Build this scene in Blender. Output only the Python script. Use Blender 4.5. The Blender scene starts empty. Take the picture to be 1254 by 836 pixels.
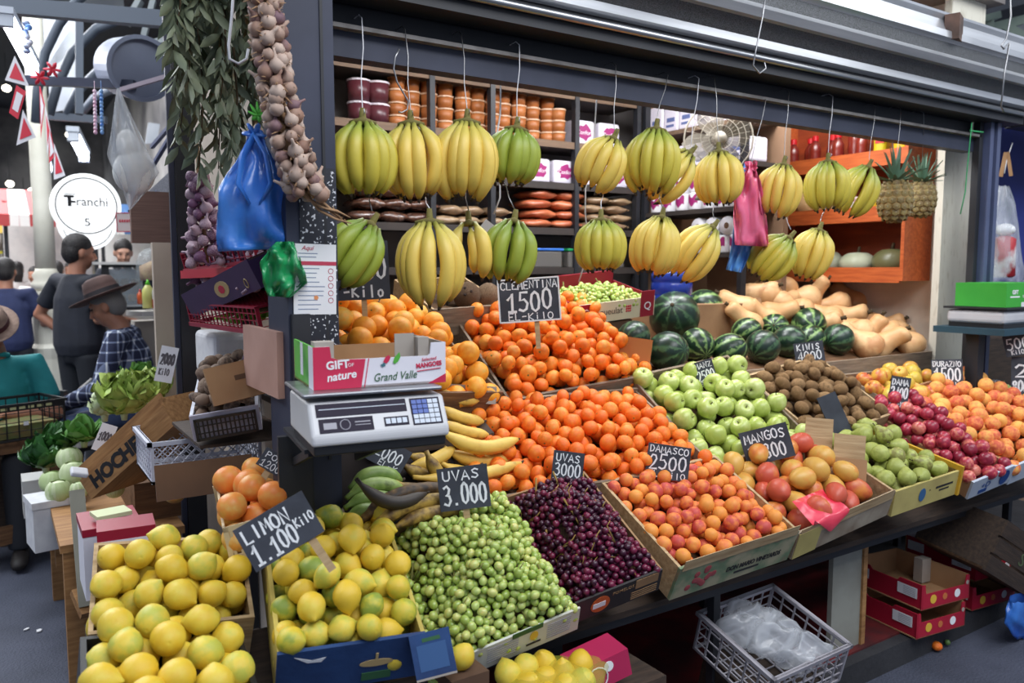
import bpy, math, random
import numpy as np
from mathutils import Matrix, Vector, Euler
V = Vector
COL = bpy.context.scene.collection
SC = bpy.context.scene
PI = math.pi
R = math.radians
# ---------------------------------------------------------------- camera geometry (1254 x 836 frame)
F = 975.3; CZ = 1.62; PIT = R(5.27)
F0 = V((.545, .8385, 0)).normalized(); RT = V((.8385, -.545, 0)).normalized()
FW = F0*math.cos(PIT) - V((0, 0, 1))*math.sin(PIT)
UP = F0*math.sin(PIT) + V((0, 0, 1))*math.cos(PIT)
CAM = V((0, 0, CZ))
def ray(px, py): return FW + RT*((px-627)/F) - UP*((py-418)/F)
def at(px, py, X=None, Y=None, Z=None, d=None):
    r = ray(px, py)
    if X is not None: t = X/r.x
    elif Y is not None: t = Y/r.y
    elif Z is not None: t = (Z-CZ)/r.z
    else: t = d
    return CAM + r*t
def dep(p): return (p-CAM).dot(FW)
def px2m(p, n): return n*dep(p)/F
# ---------------------------------------------------------------- materials
def lin(c):
    c = c/255
    return c/12.92 if c <= .04045 else ((c+.055)/1.055)**2.4
def rgb(c): return (lin(c[0]), lin(c[1]), lin(c[2]), 1)
MATS = {}
def mat(name, c, rough=.6, metal=0, c2=None, ns=8, nmix=(.35, .65), bump=0, bs=60, emit=0, alpha=1, trans=0, stretch=None, rnd=0, coat=0, spec=.5, c3=None, detail=4, sss=0):
    if name in MATS: return MATS[name]
    m = bpy.data.materials.new(name); m.use_nodes = True
    nt = m.node_tree; N = nt.nodes; L = nt.links
    b = N['Principled BSDF']
    b.inputs['Base Color'].default_value = rgb(c)
    b.inputs['Roughness'].default_value = rough
    b.inputs['Metallic'].default_value = metal
    b.inputs['Specular IOR Level'].default_value = spec
    b.inputs['Coat Weight'].default_value = coat
    b.inputs['Coat Roughness'].default_value = .25
    if sss:
        b.inputs['Subsurface Weight'].default_value = sss
        b.inputs['Subsurface Radius'].default_value = (.01, .006, .003)
        b.inputs['Subsurface Scale'].default_value = 1
    if trans: b.inputs['Transmission Weight'].default_value = trans
    if alpha < 1: b.inputs['Alpha'].default_value = alpha
    if emit:
        b.inputs['Emission Color'].default_value = rgb(c); b.inputs['Emission Strength'].default_value = emit
    tc = N.new('ShaderNodeTexCoord')
    src = tc.outputs['Object']
    if stretch:
        mp = N.new('ShaderNodeMapping'); mp.inputs['Scale'].default_value = stretch
        L.new(src, mp.inputs['Vector']); src = mp.outputs['Vector']
    if rnd:
        oi = N.new('ShaderNodeObjectInfo')
        va = N.new('ShaderNodeVectorMath'); va.operation = 'ADD'
        vs = N.new('ShaderNodeVectorMath'); vs.operation = 'SCALE'; vs.inputs[0].default_value = (37, 91, 53)
        L.new(oi.outputs['Random'], vs.inputs['Scale']); L.new(src, va.inputs[0]); L.new(vs.outputs[0], va.inputs[1])
        src = va.outputs[0]
    if c2:
        n = N.new('ShaderNodeTexNoise'); n.inputs['Scale'].default_value = ns; n.inputs['Detail'].default_value = detail
        L.new(src, n.inputs['Vector'])
        r = N.new('ShaderNodeValToRGB'); e = r.color_ramp.elements
        e[0].position = nmix[0]; e[0].color = rgb(c); e[1].position = nmix[1]; e[1].color = rgb(c2)
        if c3:
            x = e.new(min(1, nmix[1]+.18)); x.color = rgb(c3)
        f = n.outputs['Fac']
        if rnd:
            ad = N.new('ShaderNodeMath'); ad.operation = 'MULTIPLY_ADD'; ad.inputs[1].default_value = rnd; 
            L.new(oi.outputs['Random'], ad.inputs[0])
            sb = N.new('ShaderNodeMath'); sb.operation = 'SUBTRACT'; sb.inputs[1].default_value = rnd/2
            L.new(f, sb.inputs[0]); L.new(sb.outputs[0], ad.inputs[2]); f = ad.outputs[0]
        L.new(f, r.inputs['Fac']); L.new(r.outputs['Color'], b.inputs['Base Color'])
        if emit: L.new(r.outputs['Color'], b.inputs['Emission Color'])
    if bump:
        n2 = N.new('ShaderNodeTexNoise'); n2.inputs['Scale'].default_value = bs; n2.inputs['Detail'].default_value = 3
        L.new(src, n2.inputs['Vector'])
        bp = N.new('ShaderNodeBump'); bp.inputs['Strength'].default_value = bump; bp.inputs['Distance'].default_value = .01
        L.new(n2.outputs['Fac'], bp.inputs['Height']); L.new(bp.outputs['Normal'], b.inputs['Normal'])
    MATS[name] = m
    return m
def bands(m, axis, stops, coord='Generated', mixnoise=.0, ns=6):
    """replace the base colour with a ramp along one axis of the object's own coordinates"""
    nt = m.node_tree; N = nt.nodes; L = nt.links; b = N['Principled BSDF']
    tc = N.new('ShaderNodeTexCoord'); sx = N.new('ShaderNodeSeparateXYZ'); L.new(tc.outputs[coord], sx.inputs[0])
    f = sx.outputs['XYZ'.index(axis)]
    if mixnoise:
        n = N.new('ShaderNodeTexNoise'); n.inputs['Scale'].default_value = ns; L.new(tc.outputs['Object'], n.inputs['Vector'])
        a = N.new('ShaderNodeMath'); a.operation = 'MULTIPLY_ADD'; a.inputs[1].default_value = mixnoise
        L.new(n.outputs['Fac'], a.inputs[0]); L.new(f, a.inputs[2]); 
        s = N.new('ShaderNodeMath'); s.operation = 'SUBTRACT'; s.inputs[1].default_value = mixnoise/2
        L.new(a.outputs[0], s.inputs[0]); f = s.outputs[0]
    r = N.new('ShaderNodeValToRGB'); e = r.color_ramp.elements
    e[0].position = stops[0][0]; e[0].color = rgb(stops[0][1]); e[1].position = stops[-1][0]; e[1].color = rgb(stops[-1][1])
    for p, c in stops[1:-1]:
        x = e.new(p); x.color = rgb(c)
    L.new(f, r.inputs['Fac']); L.new(r.outputs['Color'], b.inputs['Base Color'])
    return m
def wood(name, c, c2, rough=.75, st=(1.5, 14, 14)):
    return mat(name, c, rough, c2=c2, ns=5, nmix=(.3, .7), stretch=st, bump=.15, bs=12, detail=6)
W_PALE = wood('pale_crate_wood', (196, 170, 130), (160, 130, 92))
W_GREY = wood('weathered_wood', (150, 132, 112), (112, 95, 78))
W_BROWN = wood('brown_wood', (128, 92, 60), (88, 60, 38))
W_DARK = wood('dark_wood', (72, 56, 44), (44, 34, 28))
W_ORANGE = wood('orange_varnished_wood', (202, 104, 52), (168, 76, 36), .45, (14, 1.5, 14))
W_PALLET = wood('hoche_crate_wood', (178, 132, 82), (138, 96, 56))
CARD = mat('cardboard', (172, 134, 96), .85, c2=(150, 112, 78), ns=5)
CARD_D = mat('dark_cardboard', (104, 76, 54), .85, c2=(84, 60, 44), ns=4)
CARD_G = mat('grey_cardboard', (176, 168, 158), .85, c2=(158, 148, 138), ns=4)
BLACKP = mat('black_plastic', (26, 27, 30), .45)
WHITEP = mat('white_plastic', (214, 216, 226), .45, c2=(188, 190, 204), ns=6)
STEEL_B = mat('blue_black_painted_steel', (46, 50, 66), .5, c2=(58, 62, 80), ns=4, spec=.4)
STEEL_D = mat('black_painted_steel', (30, 31, 36), .5, c2=(40, 41, 46), ns=5)
GALV = mat('galvanised_steel', (176, 178, 182), .32, .85, c2=(148, 150, 154), ns=3, stretch=(.4, 8, 8))
WIRE = mat('steel_wire', (150, 150, 152), .35, .9)
CHALKB = mat('chalkboard_black', (50, 53, 62), .8, c2=(66, 70, 80), ns=9, bump=.05)
CHALK = mat('chalk_white', (232, 234, 236), .9)
PAPER = mat('white_paper', (232, 232, 234), .8, c2=(222, 222, 226), ns=5)
INK = mat('black_ink', (28, 27, 30), .7)
REDP = mat('red_print', (196, 32, 62), .55)
GREENP = mat('green_print', (84, 170, 60), .55)
LINER = mat('crate_liner_brown', (92, 66, 42), .95, c2=(62, 46, 34), ns=10)
LINER_D = mat('crate_liner_dark', (44, 36, 34), .95, c2=(32, 28, 28), ns=10)
# ---------------------------------------------------------------- mesh builder
class MB:
    def __init__(s): s.v = []; s.f = []; s.m = []
    def add(s, vs, fs, mi=0, M=None):
        o = len(s.v)
        s.v += [tuple((M @ V(p)) if M is not None else p) for p in vs]
        s.f += [tuple(i+o for i in f) for f in fs]; s.m += [mi]*len(fs)
        return s
    def box(s, x0, x1, y0, y1, z0, z1, mi=0, M=None):
        return s.add([(x0,y0,z0),(x1,y0,z0),(x1,y1,z0),(x0,y1,z0),(x0,y0,z1),(x1,y0,z1),(x1,y1,z1),(x0,y1,z1)],
                     [(3,2,1,0),(4,5,6,7),(0,1,5,4),(1,2,6,5),(2,3,7,6),(3,0,4,7)], mi, M)
    def prism(s, pts, z0, z1, mi=0, M=None):
        n = len(pts)
        return s.add([(x,y,z0) for x,y in pts]+[(x,y,z1) for x,y in pts],
                     [tuple(range(n-1,-1,-1)), tuple(range(n,2*n))]+[(i,(i+1)%n,n+(i+1)%n,n+i) for i in range(n)], mi, M)
    def bar(s, a, b, w, h, mi=0, up=V((0,0,1))):
        a = V(a); b = V(b); d = b-a; l = d.length; d.normalize()
        x = d.cross(up)
        if x.length < 1e-4: x = d.cross(V((1,0,0)))
        x.normalize(); y = x.cross(d)
        M = Matrix((( *x, 0), (*d, 0), (*y, 0), (0,0,0,1))).transposed(); M.translation = a
        return s.box(-w/2, w/2, 0, l, -h/2, h/2, mi, M)
    def tube(s, pts, r, n=8, mi=0, M=None, sy=1.0, closed=False, ref=None):
        pts = [V(p) for p in pts]; k = len(pts)
        rs = r if hasattr(r, '__len__') else [r]*k
        vs = []; fs = []
        t0 = (pts[1]-pts[0]).normalized()
        nx = V(ref) if ref is not None else t0.orthogonal()
        nx = (nx - t0*nx.dot(t0)).normalized()
        for i, p in enumerate(pts):
            if closed: t = pts[(i+1) % k]-pts[i-1]
            else: t = pts[min(i+1, k-1)]-pts[max(i-1, 0)]
            if t.length < 1e-9: t = t0.copy()
            t.normalize(); nx = nx-t*nx.dot(t)
            nx = nx.normalized() if nx.length > 1e-6 else t.orthogonal().normalized()
            ny = t.cross(nx); q = rs[i]
            rx, ry = q if hasattr(q, '__len__') else (q, q*sy)
            for j in range(n):
                a = 2*PI*j/n
                vs.append(tuple(p+nx*(math.cos(a)*rx)+ny*(math.sin(a)*ry)))
        for i in range(k if closed else k-1):
            i2 = (i+1) % k
            for j in range(n):
                j2 = (j+1) % n
                fs.append((i*n+j, i*n+j2, i2*n+j2, i2*n+j))
        if not closed:
            fs.append(tuple(range(n-1,-1,-1))); fs.append(tuple((k-1)*n+j for j in range(n)))
        return s.add(vs, fs, mi, M)
    def lathe(s, prof, n=20, mi=0, M=None, fn=None):
        k = len(prof); vs = []; fs = []
        for i, (r, z) in enumerate(prof):
            for j in range(n):
                a = 2*PI*j/n; rr = max(r, 1e-5)*(fn(a, z) if fn else 1)
                vs.append((rr*math.cos(a), rr*math.sin(a), z))
        for i in range(k-1):
            for j in range(n):
                j2 = (j+1) % n
                fs.append((i*n+j, i*n+j2, (i+1)*n+j2, (i+1)*n+j))
        fs.append(tuple(range(n-1,-1,-1))); fs.append(tuple((k-1)*n+j for j in range(n)))
        return s.add(vs, fs, mi, M)
    def ell(s, c, rx, ry=None, rz=None, n=16, k=10, mi=0, M=None):
        ry = ry or rx; rz = rz or rx
        T = Matrix.Translation(V(c)) @ Matrix.Diagonal((rx, ry, rz, 1))
        if M is not None: T = M @ T
        return s.lathe([(math.sin(PI*i/k), -math.cos(PI*i/k)) for i in range(k+1)], n, mi, T)
    def grid(s, fn, nu, nv, mi=0, M=None, flip=False, thick=0):
        vs = [tuple(fn(i/nu, j/nv)) for j in range(nv+1) for i in range(nu+1)]
        fs = []
        for j in range(nv):
            for i in range(nu):
                a = j*(nu+1)+i; q = (a, a+1, a+nu+2, a+nu+1)
                fs.append(q[::-1] if flip else q)
        return s.add(vs, fs, mi, M)
    def mesh(s, name, mats, smooth=False):
        me = bpy.data.meshes.new(name)
        me.from_pydata(s.v, [], s.f)
        for m in (mats if isinstance(mats, (list, tuple)) else [mats]): me.materials.append(m)
        if max(s.m, default=0): me.polygons.foreach_set('material_index', s.m)
        if smooth: me.polygons.foreach_set('use_smooth', [True]*len(s.f))
        me.update(); return me
    def build(s, name, mats, parent=None, M=None, smooth=False, **tags):
        return link(name, s.mesh(name, mats, smooth), parent, M, **tags)
def link(name, data, parent=None, M=None, label=None, cat=None, group=None, kind=None):
    o = bpy.data.objects.new(name, data); COL.objects.link(o)
    if parent: o.parent = parent
    if M is not None: o.matrix_basis = M
    return tag(o, label, cat, group, kind)
def tag(o, label=None, cat=None, group=None, kind=None):
    if label: o['label'] = label
    if cat: o['category'] = cat
    if group: o['group'] = group
    if kind: o['kind'] = kind
    return o
def thing(name, label, cat, M=None, group=None, kind=None):
    if M is not None and not isinstance(M, Matrix): M = Matrix.Translation(V(M))
    o = link(name, None, None, M, label, cat, group, kind); o.empty_display_size = .05
    return o
def T(x, y=None, z=None): return Matrix.Translation(V(x) if y is None else V((x, y, z)))
def RX(a): return Matrix.Rotation(R(a), 4, 'X')
def RY(a): return Matrix.Rotation(R(a), 4, 'Y')
def RZ(a): return Matrix.Rotation(R(a), 4, 'Z')
def S(x, y=None, z=None): return Matrix.Diagonal((x, x if y is None else y, x if z is None else z, 1))
def basis(o, x, y):
    x = V(x).normalized(); y = V(y); y = (y-x*y.dot(x)).normalized(); z = x.cross(y)
    M = Matrix(((*x, 0), (*y, 0), (*z, 0), (0,0,0,1))).transposed(); M.translation = V(o); return M
def facing(p, yaw=0, pitch=0, roll=0):
    """local x right, y up, z towards where the camera stands, then turned"""
    f = (CAM-V(p)); f.z = 0; f.normalize()
    x = V((0,0,1)).cross(f).normalized()
    return basis(p, x, (0,0,1)) @ RY(yaw) @ RX(pitch) @ RZ(roll)
def bevel(o, w, seg=2):
    m = o.modifiers.new('bevel', 'BEVEL'); m.width = w; m.segments = seg; m.limit_method = 'ANGLE'; return o
def txt(body, size, mtl, parent=None, M=None, name='lettering', xs=1, ext=.0004, shear=0, bold=0, align='CENTER'):
    c = bpy.data.curves.new(name, 'FONT'); c.body = body; c.size = size; c.extrude = ext; c.shear = shear; c.offset = bold
    c.align_x = align; c.align_y = 'CENTER'; c.resolution_u = 3; c.materials.append(mtl)
    return link(name, c, parent, (M if M is not None else Matrix()) @ S(xs, 1, 1))
# ---------------------------------------------------------------- chalk hand (stroke letters on a 4 x 6 grid)
G = {'A':'0,0 2,6 4,0;1,2 3,2','C':'4,5 2.6,6 .8,5.2 .2,3 .8,.8 2.6,0 4,1','D':'.4,0 .4,6 2.6,5.6 3.9,3.4 2.8,.7 .4,0','E':'3.8,6 .4,6 .4,0 3.9,0;.4,3.1 3,3.1',
'G':'4,5 2.6,6 .8,5.2 .2,3 .8,.8 2.6,0 4,.8 4,2.8 2.4,2.8','H':'.3,0 .3,6;3.8,0 3.8,6;.3,3 3.8,3','I':'2,0 2,6','K':'.4,0 .4,6;3.8,6 .5,2.8 3.9,0','L':'.4,6 .4,0 3.7,0','M':'.1,0 .6,6 2,2 3.5,6 4,0','N':'.3,0 .4,6 3.6,0 3.8,6',
'O':'2,6 .6,5.2 0,3 .6,.8 2,0 3.4,.8 4,3 3.4,5.2 2,6','P':'.4,0 .4,6 2.8,5.8 3.8,4.5 2.8,3 .4,2.7','R':'.4,0 .4,6 2.8,5.8 3.7,4.6 2.8,3.2 .4,2.9;1.8,3 3.9,0','S':'3.7,5.2 2.2,6 .6,5 1.2,3.6 3,2.6 3.6,1.2 2.2,0 .3,.7','T':'0,6 4,6;2,6 2,0','U':'.3,6 .3,1.6 1.2,.2 2.8,.2 3.7,1.6 3.7,6','V':'.2,6 2,0 3.9,6','W':'.1,6 1,0 2,4.6 3,0 3.9,6','Z':'.3,6 3.8,6 .3,0 3.9,0','J':'3.4,6 3.4,1.4 2.4,0 .6,.8',
'0':'2,6 .7,5.2 .2,3 .7,.8 2,0 3.3,.8 3.8,3 3.3,5.2 2,6','1':'.4,4 2.4,6 2.2,0;.6,0 3.8,0','2':'.4,4.6 1.4,6 3,5.8 3.6,4.4 2.4,2.2 .3,0 4,.2','3':'.5,5.4 2.2,6 3.5,5 2.8,3.5 1.4,3.2 3.2,2.9 3.8,1.4 2.4,0 .3,.6','4':'3,0 3,6 .1,2 4,2','5':'3.8,6 .9,6 .6,3.4 2.4,3.8 3.8,2.4 3.2,.6 1.8,0 .2,.5','8':'2,3.2 .6,4.4 1,5.7 2.2,6 3.4,5.3 3,4 .7,2 .6,.7 2,0 3.5,.7 3.4,2 2,3.2',
'6':'3.4,5.8 1.4,4.6 .4,2 1.2,.2 2.8,.1 3.7,1.6 2.8,3 .6,2','9':'3.6,3.6 2,2.8 .6,4 1.2,5.7 2.8,5.8 3.6,4 3,0','-':'.6,2.8 3.4,3','.':'1.6,.2 2.2,.2','$':'3.5,5 2,5.6 .7,4.6 1.4,3.4 3,2.6 3.4,1.3 2,.5 .5,1.1;2,6.3 2,-.2','/':'.4,-.4 3.6,6.4',
'i':'2,0 2,3.4;2,4.8 2,5.2','l':'2,0 1.8,6','o':'2,3.6 .8,3 .6,1.4 1.6,.1 3,.6 3.4,2.2 2.8,3.4 2,3.6','k':'.6,0 .6,6;3,3.6 .8,1.8 3.2,0'}
def strokes(mb, text, x0, y0, w, h, lw, z=0, slant=0, jit=.0, seed=1, mi=0):
    rg = random.Random(seed); n = len(text); cw = w/max(n, 1)
    for i, ch in enumerate(text):
        g = G.get(ch)
        if not g: continue
        dy = rg.uniform(-jit, jit)*h; sc = 1+rg.uniform(-jit, jit)
        for st in g.split(';'):
            P = [tuple(map(float, q.split(','))) for q in st.split()]
            P = [V((x0+i*cw+(p[0]/4*.78+.1)*cw+slant*p[1]/6*h, y0+dy+p[1]/6*h*sc, z)) for p in P]
            L, Rr = [], []
            for k, p in enumerate(P):
                t = P[min(k+1, len(P)-1)]-P[max(k-1, 0)]
                if t.length < 1e-9: t = V((1,0,0))
                t.normalize(); nn = V((-t.y, t.x, 0))*lw/2
                if k == 0: p = p-t*lw*.3
                if k == len(P)-1: p = p+t*lw*.3
                L.append(p+nn); Rr.append(p-nn)
            m = len(P); hh = V((0,0,.0006))
            vs = [tuple(a) for a in L+Rr]+[tuple(a+hh) for a in L+Rr]
            fs = []
            for k in range(m-1):
                fs += [(k+2*m, k+3*m, k+1+3*m, k+1+2*m)[::1], (k, k+1, k+1+m, k+m), (k, k+2*m, k+1+2*m, k+1), (k+m, k+1+m, k+1+3*m, k+3*m)]
            fs += [(0, m, 3*m, 2*m), (m-1, 3*m-1, 4*m-1, 2*m-1)]
            mb.add(vs, fs, mi)
# ---------------------------------------------------------------- packing round things in a heap
def pack(w, l, r0, r1, top, thick, seed, m=.6, nmax=400, inside=None, pre=None, keep=.96, M=90):
    rg = np.random.default_rng(seed); P = np.zeros((0, 3)); Q = np.zeros(0); fail = 0
    while len(P) < nmax and fail < 6:
        r = rg.uniform(r0, r1)
        u = rg.uniform(m*r, w-m*r, M); v = rg.uniform(m*r, l-m*r, M)
        tp = np.array([top(a, b) for a, b in zip(u, v)])
        ok = np.ones(M, bool) if inside is None else np.array([inside(a, b) for a, b in zip(u, v)])
        z = tp-thick+r
        if len(P):
            d2 = (u[:, None]-P[None, :, 0])**2+(v[:, None]-P[None, :, 1])**2
            s2 = ((r+Q)*keep)[None, :]**2-d2
            z = np.maximum(z, np.where(s2 > 0, P[None, :, 2]+np.sqrt(np.maximum(s2, 0)), -9).max(1))
        sc = np.where(ok & (z <= tp), z-tp, 9)
        i = int(sc.argmin())
        if sc[i] > 1: fail += 1; continue
        fail = 0
        P = np.vstack([P, [u[i], v[i], z[i]]]); Q = np.append(Q, r)
    return [(V(p), float(q)) for p, q in zip(P, Q)]
def rrot(rg): return Euler((rg.uniform(0, 2*PI), rg.uniform(0, 2*PI), rg.uniform(0, 2*PI))).to_matrix().to_4x4()
def scatter(pts, M, meshes, name, label, cat, group, seed, part=None, lie=None, upright=None):
    rg = random.Random(seed); out = []
    for p, r in pts:
        me = rg.choice(meshes)
        if lie is not None: Ro = RZ(rg.uniform(0, 360)) @ RX(90+rg.uniform(-lie, lie)) @ RZ(rg.uniform(0, 360))
        elif upright is not None: Ro = RX(rg.uniform(-upright, upright)) @ RY(rg.uniform(-upright, upright)) @ RZ(rg.uniform(0, 360))
        else: Ro = rrot(rg)
        lb = label(M @ p, rg) if callable(label) else label
        o = link(name, me, None, M @ T(p) @ Ro @ S(r), lb, cat, group)
        if part: link(part[0], part[1], o)
        out.append(o)
    return out
# ---------------------------------------------------------------- camera, light
cam = bpy.data.cameras.new('camera'); cam.sensor_width = 36; cam.lens = F/1254*36; cam.clip_end = 200
co = bpy.data.objects.new('camera', cam); COL.objects.link(co); SC.camera = co
Mc = Matrix(((*RT, 0), (*UP, 0), (*(-FW), 0), (0,0,0,1))).transposed(); Mc.translation = CAM; co.matrix_world = Mc
cam.dof.use_dof = True; cam.dof.focus_distance = 2.5; cam.dof.aperture_fstop = 3.2
vs = SC.view_settings; vs.view_transform = 'Standard'; vs.look = 'None'; vs.gamma = 1; vs.use_curve_mapping = False; vs.exposure = 0.0
w = bpy.data.worlds.new('world'); SC.world = w; w.use_nodes = True
w.node_tree.nodes['Background'].inputs[0].default_value = (.62, .72, .92, 1); w.node_tree.nodes['Background'].inputs[1].default_value = .55
def area(name, p, target, sx, sy, power, c=(1, 1, 1)):
    l = bpy.data.lights.new(name, 'AREA'); l.shape = 'RECTANGLE'; l.size = sx; l.size_y = sy; l.energy = power; l.color = c
    o = bpy.data.objects.new(name, l); COL.objects.link(o); o.location = p
    o.rotation_euler = (V(target)-V(p)).to_track_quat('-Z', 'Y').to_euler(); return o
area('skylight_over_aisle', (1.6, -.6, 4.6), (1.9, 1.9, 1.0), 4.5, 2.0, 185, (.96, .98, 1))
area('skylight_right', (5.6, .2, 4.4), (4.6, 2.1, 2.5), 2.2, 1.6, 60, (.95, .98, 1))
area('alley_skylight', (-1.2, 6, 5.2), (-.6, 6.4, 0), 3, 6, 430, (.9, .95, 1))
area('alley_skylight_far', (-1.2, 13, 5.2), (-1.2, 13, 0), 5, 6, 1100, (.97, .97, 1))
# ---------------------------------------------------------------- setting
ASPH = mat('dark_asphalt', (74, 78, 94), .8, c2=(56, 60, 74), ns=3, bump=.6, bs=90, detail=8)
MB().box(-14, 18, -8, 40, -.1, 0).build('floor', ASPH, kind='structure')
WALLG = mat('grey_stall_wall', (112, 106, 104), .85, c2=(98, 93, 92), ns=3)
WALLB = mat('beige_plaster', (200, 186, 170), .85, c2=(178, 164, 150), ns=4)
MB().box(.85, 4.7, 4.1, 4.2, 0, 3.1).build('wall_back', WALLG, kind='structure')
MB().box(.82, .86, 2.95, 4.1, 0, 3.1).build('wall_left', WALLB, kind='structure')
MB().box(4.41, 4.5, 2.45, 4.1, 0, 3.1).build('wall_right', WALLB, kind='structure')
PILW = mat('worn_white_paint', (206, 202, 188), .8, c2=(176, 168, 150), ns=9, nmix=(.55, .75), stretch=(4, 4, 1))
MB().box(4.285, 4.62, 2.36, 2.40, 0, 3.1).build('trim_1', PILW, kind='structure')
MB().box(.85, 4.7, 2.3, 4.2, 3.05, 3.1).build('ceiling', WALLG, kind='structure')
ROOFD = mat('dark_roof_sheet', (34, 38, 50), .8, c2=(24, 27, 38), ns=3, stretch=(6, .4, 1))
MB().box(-14, 22, 4.6, 40, 5.6, 5.7).build('ceiling', ROOFD, kind='structure')
PLAT = mat('dark_concrete_kerb', (50, 50, 54), .85, c2=(38, 38, 42), ns=6, bump=.3, bs=40)
MB().box(.9, 5.6, 1.75, 4.1, 0, .1).build('floor', PLAT, kind='structure')
REDF = mat('worn_red_floor_paint', (120, 28, 30), .6, c2=(70, 30, 32), ns=5)
MB().box(1.3, 3.6, 1.80, 3.4, .1, .108).build('floor', REDF, kind='structure')
# posts
pA = at(351, 300, Y=2.06); pB = at(413, 300, Y=2.06)
t = thing('steel_post', 'dark blue steel post behind the weighing scale, holding a printed notice', 'post', (0, 0, 0))
XL, XR = pA.x, pB.x
MB().box(XL, XR, 2.06, 2.24, 0, 3.0).build('column', STEEL_B, t)
MB().box(XL+.005, XL+.05, 2.035, 2.06, 0, 1.5).build('flange', STEEL_D, t)
MB().box(XL+.10, XL+.108, 2.056, 2.06, 1.1, 3.0).build('seam', STEEL_D, t)
for k, z in enumerate((1.12, 1.28, 1.42)):
    MB().lathe([(.006, 0), (.006, .004), (.004, .006)], 10, 0, T(XL+.03, 2.035, z) @ RX(90)).build('bolt', GALV, t)
t = thing('steel_post', 'dark steel post with pale blue edge at the stall corner beyond the pineapples', 'post', (0, 0, 0))
BLUEST = mat('blue_grey_steel', (84, 92, 124), .45, c2=(70, 78, 108), ns=4)
MB().box(4.255, 4.29, 2.17, 2.205, 0, 2.36).build('column', STEEL_D, t)
MB().box(4.30, 4.335, 2.14, 2.2, 0, 2.36).build('blue_tube', BLUEST, t)
MB().box(4.35, 4.385, 2.13, 2.19, 0, 2.36).build('blue_tube', BLUEST, t)
# beam
zb = at(1054, 165, Y=2.2).z; zt = at(1054, 145, Y=2.2).z
t = thing('steel_beam', 'long dark blue steel beam above the stall, bananas hang from it', 'beam', (0, 0, 0))
MB().box(XR, 4.27, 2.2, 2.26, zb, zt).build('web', STEEL_B, t)
LEDGE = mat('grey_beam_ledge', (136, 132, 130), .6, c2=(104, 100, 98), ns=14)
MB().box(XR, 4.27, 2.17, 2.28, zt, zt+.012).build('ledge', LEDGE, t)
MB().box(XR, 4.27, 2.22, 2.30, zt+.02, zt+.25).build('backing_board', STEEL_D, t)
# shutter roll
pr = []
def rp(a, r): return (2.19-r*math.cos(R(a)), 2.63+r*math.sin(R(a)))
seq = [(-66, .20), (-62, .225), (-56, .225), (-52, .20), (-34, .192), (-30, .215), (-22, .215), (-18, .192), (-4, .190), (0, .21), (8, .21), (12, .19), (28, .19), (32, .208), (38, .208), (42, .19), (62, .188), (90, .18), (140, .17), (-120, .17)]
prof = [rp(a, r) for a, r in seq]
SLAT = mat('shutter_slat_steel', (206, 208, 212), .3, .6, c2=(168, 170, 174), ns=2, stretch=(.5, 6, 6))
PERF = mat('perforated_slat_steel', (128, 130, 134), .5, .5, c2=(84, 84, 80), ns=520, nmix=(.48, .52), detail=0)
def shutter(x0, x1, lab):
    t = thing('roller_shutter', lab, 'shutter', (0, 0, 0))
    mb = MB(); n = len(prof)
    vs_ = [(x0, y, z) for y, z in prof]+[(x1, y, z) for y, z in prof]
    for i in range(n):
        j = (i+1) % n
        a0, a1 = seq[i][0], seq[j][0]
        mi = 1 if (seq[i][1] < .2 or seq[i][1] == .20) and (a1-a0) > 10 and a0 < -10 else 0
        mb.add([vs_[i], vs_[j], vs_[n+j], vs_[n+i]], [(0, 1, 2, 3)], mi)
    mb.add(vs_, [tuple(range(n)), tuple(range(2*n-1, n-1, -1))], 0)
    mb.build('slat_curtain', [SLAT, PERF], t)
    b = MB(); b.tube([(x0, 2.075, 2.405), (x1, 2.075, 2.405)], .012, 10); b.build('bottom_bar', GALV, t, smooth=True)
    MB().box(x0, x1, 2.09, 2.2, 2.36, 2.44).build('track_rail', STEEL_D, t)
    return t
shutter(XL-.02, 4.52, 'rolled galvanised shutter above the fruit stall')
shutter(4.56, 7.2, 'rolled galvanised shutter of the blue-walled stall next door')
# display steps that carry the crates, frame below
t = thing('display_stand', 'dark steel and board stand under the fruit crates', 'stand', (0, 0, 0))
def deck(nm, x0, x1, y0, z0, y1, z1, th=.02):
    mb = MB(); mb.add([(x0,y0,z0),(x1,y0,z0),(x1,y1,z1),(x0,y1,z1),(x0,y0,z0-th),(x1,y0,z0-th),(x1,y1,z1-th),(x0,y1,z1-th)],
                      [(0,1,2,3),(7,6,5,4),(0,4,5,1),(1,5,6,2),(2,6,7,3),(3,7,4,0)]); return mb.build(nm, W_DARK, t)
deck('front_deck', .46, 4.2, 1.74, .60, 2.0, .70)
deck('middle_deck', 1.1, 4.2, 2.03, .74, 2.40, .90)
deck('rear_deck', .95, 4.4, 2.45, .93, 4.0, .97)
deck('riser', 1.45, 2.15, 2.5, .98, 2.95, 1.22, .03); deck('riser', .92, 1.36, 2.2, 1.08, 2.75, 1.32, .03); deck('riser', 1.18, 2.1, 2.06, .80, 2.40, .98, .02); deck('riser', .86, 1.3, 2.0, .84, 2.4, 1.0, .02)
MB().bar((.46, 1.78, .57), (4.2, 1.78, .57), .04, .05).build('front_rail', STEEL_D, t)
MB().bar((.86, 1.78, .20), (2.1, 1.78, .20), .03, .04).build('lower_rail', STEEL_D, t)
for x in (1.32, 1.98, 3.95):
    MB().bar((x, 1.80, .1), (x, 1.80, .64), .03, .03, up=V((1,0,0))).build('leg', STEEL_D, t)
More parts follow.
